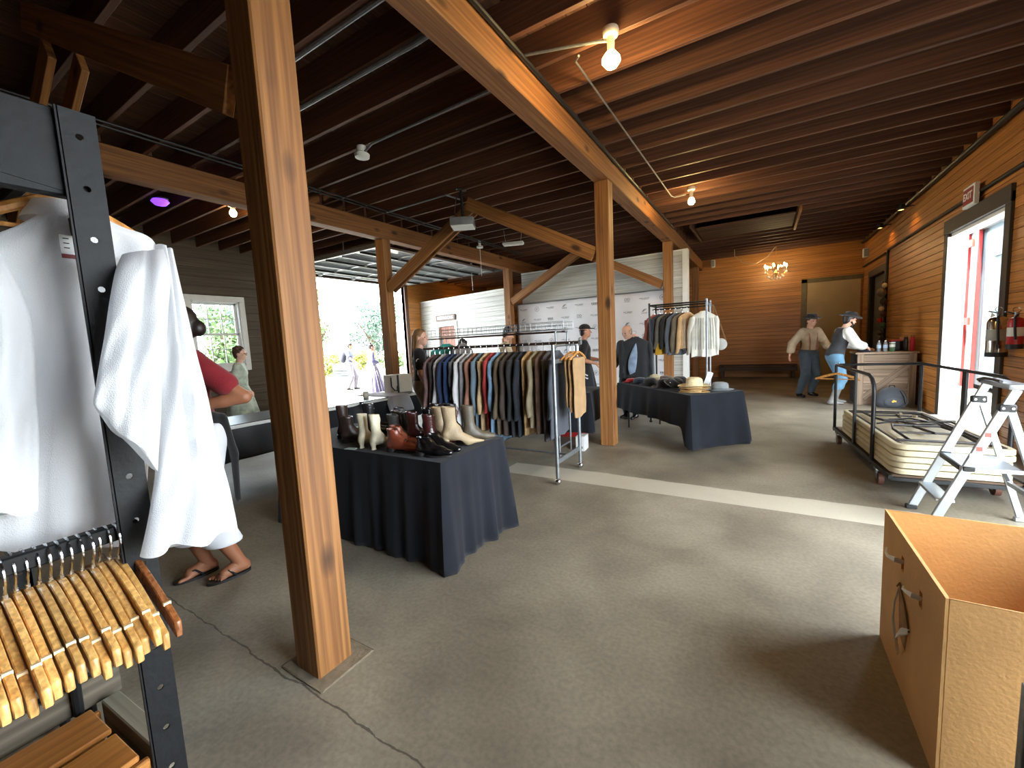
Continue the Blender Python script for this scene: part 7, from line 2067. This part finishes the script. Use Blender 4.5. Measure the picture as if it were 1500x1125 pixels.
# fire extinguishers by the side door
for (y_, r_, z0, z1, m_, lab, band) in ((6.92, 0.088, 1.06, 1.52, mat('polished_steel', (196, 188, 176), 0.16, 1.0, var=0.05), 'large polished steel extinguisher on the wall beside the side door', None), (6.60, 0.062, 1.16, 1.50, mat('extinguisher_red', (176, 32, 36), 0.3), 'small red extinguisher with a white label beside the steel one', M_WHITE)):
    t = thing('fire_extinguisher', lab, 'fire extinguisher', (XR-0.05-r_, y_, z0), 0, 'fire extinguishers')
    h_ = z1-z0
    MB().lathe([(r_*0.9, 0.0), (r_, 0.01), (r_, h_*0.86), (r_*0.8, h_*0.95), (r_*0.3, h_)], 24).build('cylinder', m_, t)
    MB().lathe([(r_*1.02, 0.0), (r_*1.03, 0.05), (r_*1.0, 0.052)], 24).build('base_band', M_BLACKP, t)
    MB().cyl((0, 0, h_), (0, 0, h_+0.05), 0.018).build('valve', M_STEEL, t)
    MB().tube([(-0.02, 0, h_+0.04), (-0.06, 0.05, h_+0.06), (-0.05, 0.10, h_+0.06)], 0.008, 6).build('lever', M_BLACKP if band else M_CHROME, t)
    MB().tube([(0.0, -0.02, h_+0.02), (-0.03, -r_*0.9, h_+0.0), (-0.03, -r_*1.05, h_*0.7), (-0.02, -r_*1.05, h_*0.3)], 0.011, 8).build('hose', M_BLACKP, t)
    MB().tube([(0.03*math.cos(a), 0.03*math.sin(a)*0.2, h_+0.075+0.028*math.sin(a)) for a in [2*PI*q/12 for q in range(12)]], 0.004, 5, closed=True).build('pin_ring', M_CHROME, t)
    MB().lathe([(r_*1.012, h_*0.40), (r_*1.012, h_*0.68)], 24).build('label', band or mat('steel_label', (170, 170, 164), 0.4), t)
    MB().box((r_*0.9, 0, h_*0.6), (0.04, 0.05, 0.08)).build('wall_bracket', M_STEEL, t)
tgb = tag(MB().box((0, 0, 0), (0.003, 0.12, 0.10)).build('inspection_tag', M_WHITE, loc=(XR-0.15, 7.02, 1.50), rot=(0.5, 0, 0)), 'white inspection tag on the polished steel extinguisher', 'tag')
# little garland of ornaments beside the dark doorway
t = thing('ornament_garland', 'string of mixed red green and cream ornaments hanging by the dark doorway', 'garland', (XR-0.12, 12.45, 1.1))
MB().tube([(0, 0, 1.35), (0.01, 0.03, 0.9), (-0.01, -0.02, 0.45), (0, 0, 0.0)], 0.006, 6).build('cord', M_BLACKP, t)
for k, (z_, r_, c_) in enumerate(((1.25, 0.05, (226, 210, 170)), (1.10, 0.09, (120, 104, 80)), (0.90, 0.07, (70, 62, 50)), (0.74, 0.05, (220, 200, 170)), (0.62, 0.06, (86, 52, 60)), (0.48, 0.055, (206, 50, 48)), (0.36, 0.06, (52, 84, 56)), (0.20, 0.06, (84, 70, 46)), (0.06, 0.05, (56, 44, 40)))):
    MB().ball(((-1)**k*0.02, (k % 3-1)*0.04, z_), r_, 14, 1.1).build('ornament', mat('ornament_%d' % k, c_, 0.4), t)
st = tag(MB().span(XR-0.75, XR-0.30, 7.30, 7.62, 0, 0.25).build('stone_block', mat('pale_stone', (190, 188, 180), 0.85, var=0.2, bump=0.6), bevel=0.02), 'pale stone block propping the side door', 'stone block')

# low case added to shade the box's near face, over a dark edge shape
ec = thing('added_shade_case', 'low black case added beside the cardboard box to shade its near face', 'case', (0.81, 1.23, 0), 0.0); ec.scale = (0.8, 0.76, 0.57)
MB().box((0, 0, 0.56), (0.62, 0.50, 1.0)).build('body', mat('case_black', (20, 21, 26), 0.6), ec, bevel=0.012, seg=2)
for s_ in (-1, 1):
    for q in (-1, 1):
        MB().box((s_*0.305, q*0.245, 0.56), (0.03, 0.03, 1.01)).build('edge_strip', M_STEEL, ec, bevel=0.003)
        MB().cyl((s_*0.24-0.015, q*0.18, 0.03), (s_*0.24+0.015, q*0.18, 0.03), 0.03, 14).build('wheel', M_BLACKP, ec)
MB().tube([(-0.315, -0.09, 0.80), (-0.345, -0.09, 0.80), (-0.345, 0.09, 0.80), (-0.315, 0.09, 0.80)], 0.009, 8).build('handle', M_STEEL, ec)
MB().box((0, 0, 0.80), (0.63, 0.51, 0.02)).build('lid_seam', M_STEEL, ec)
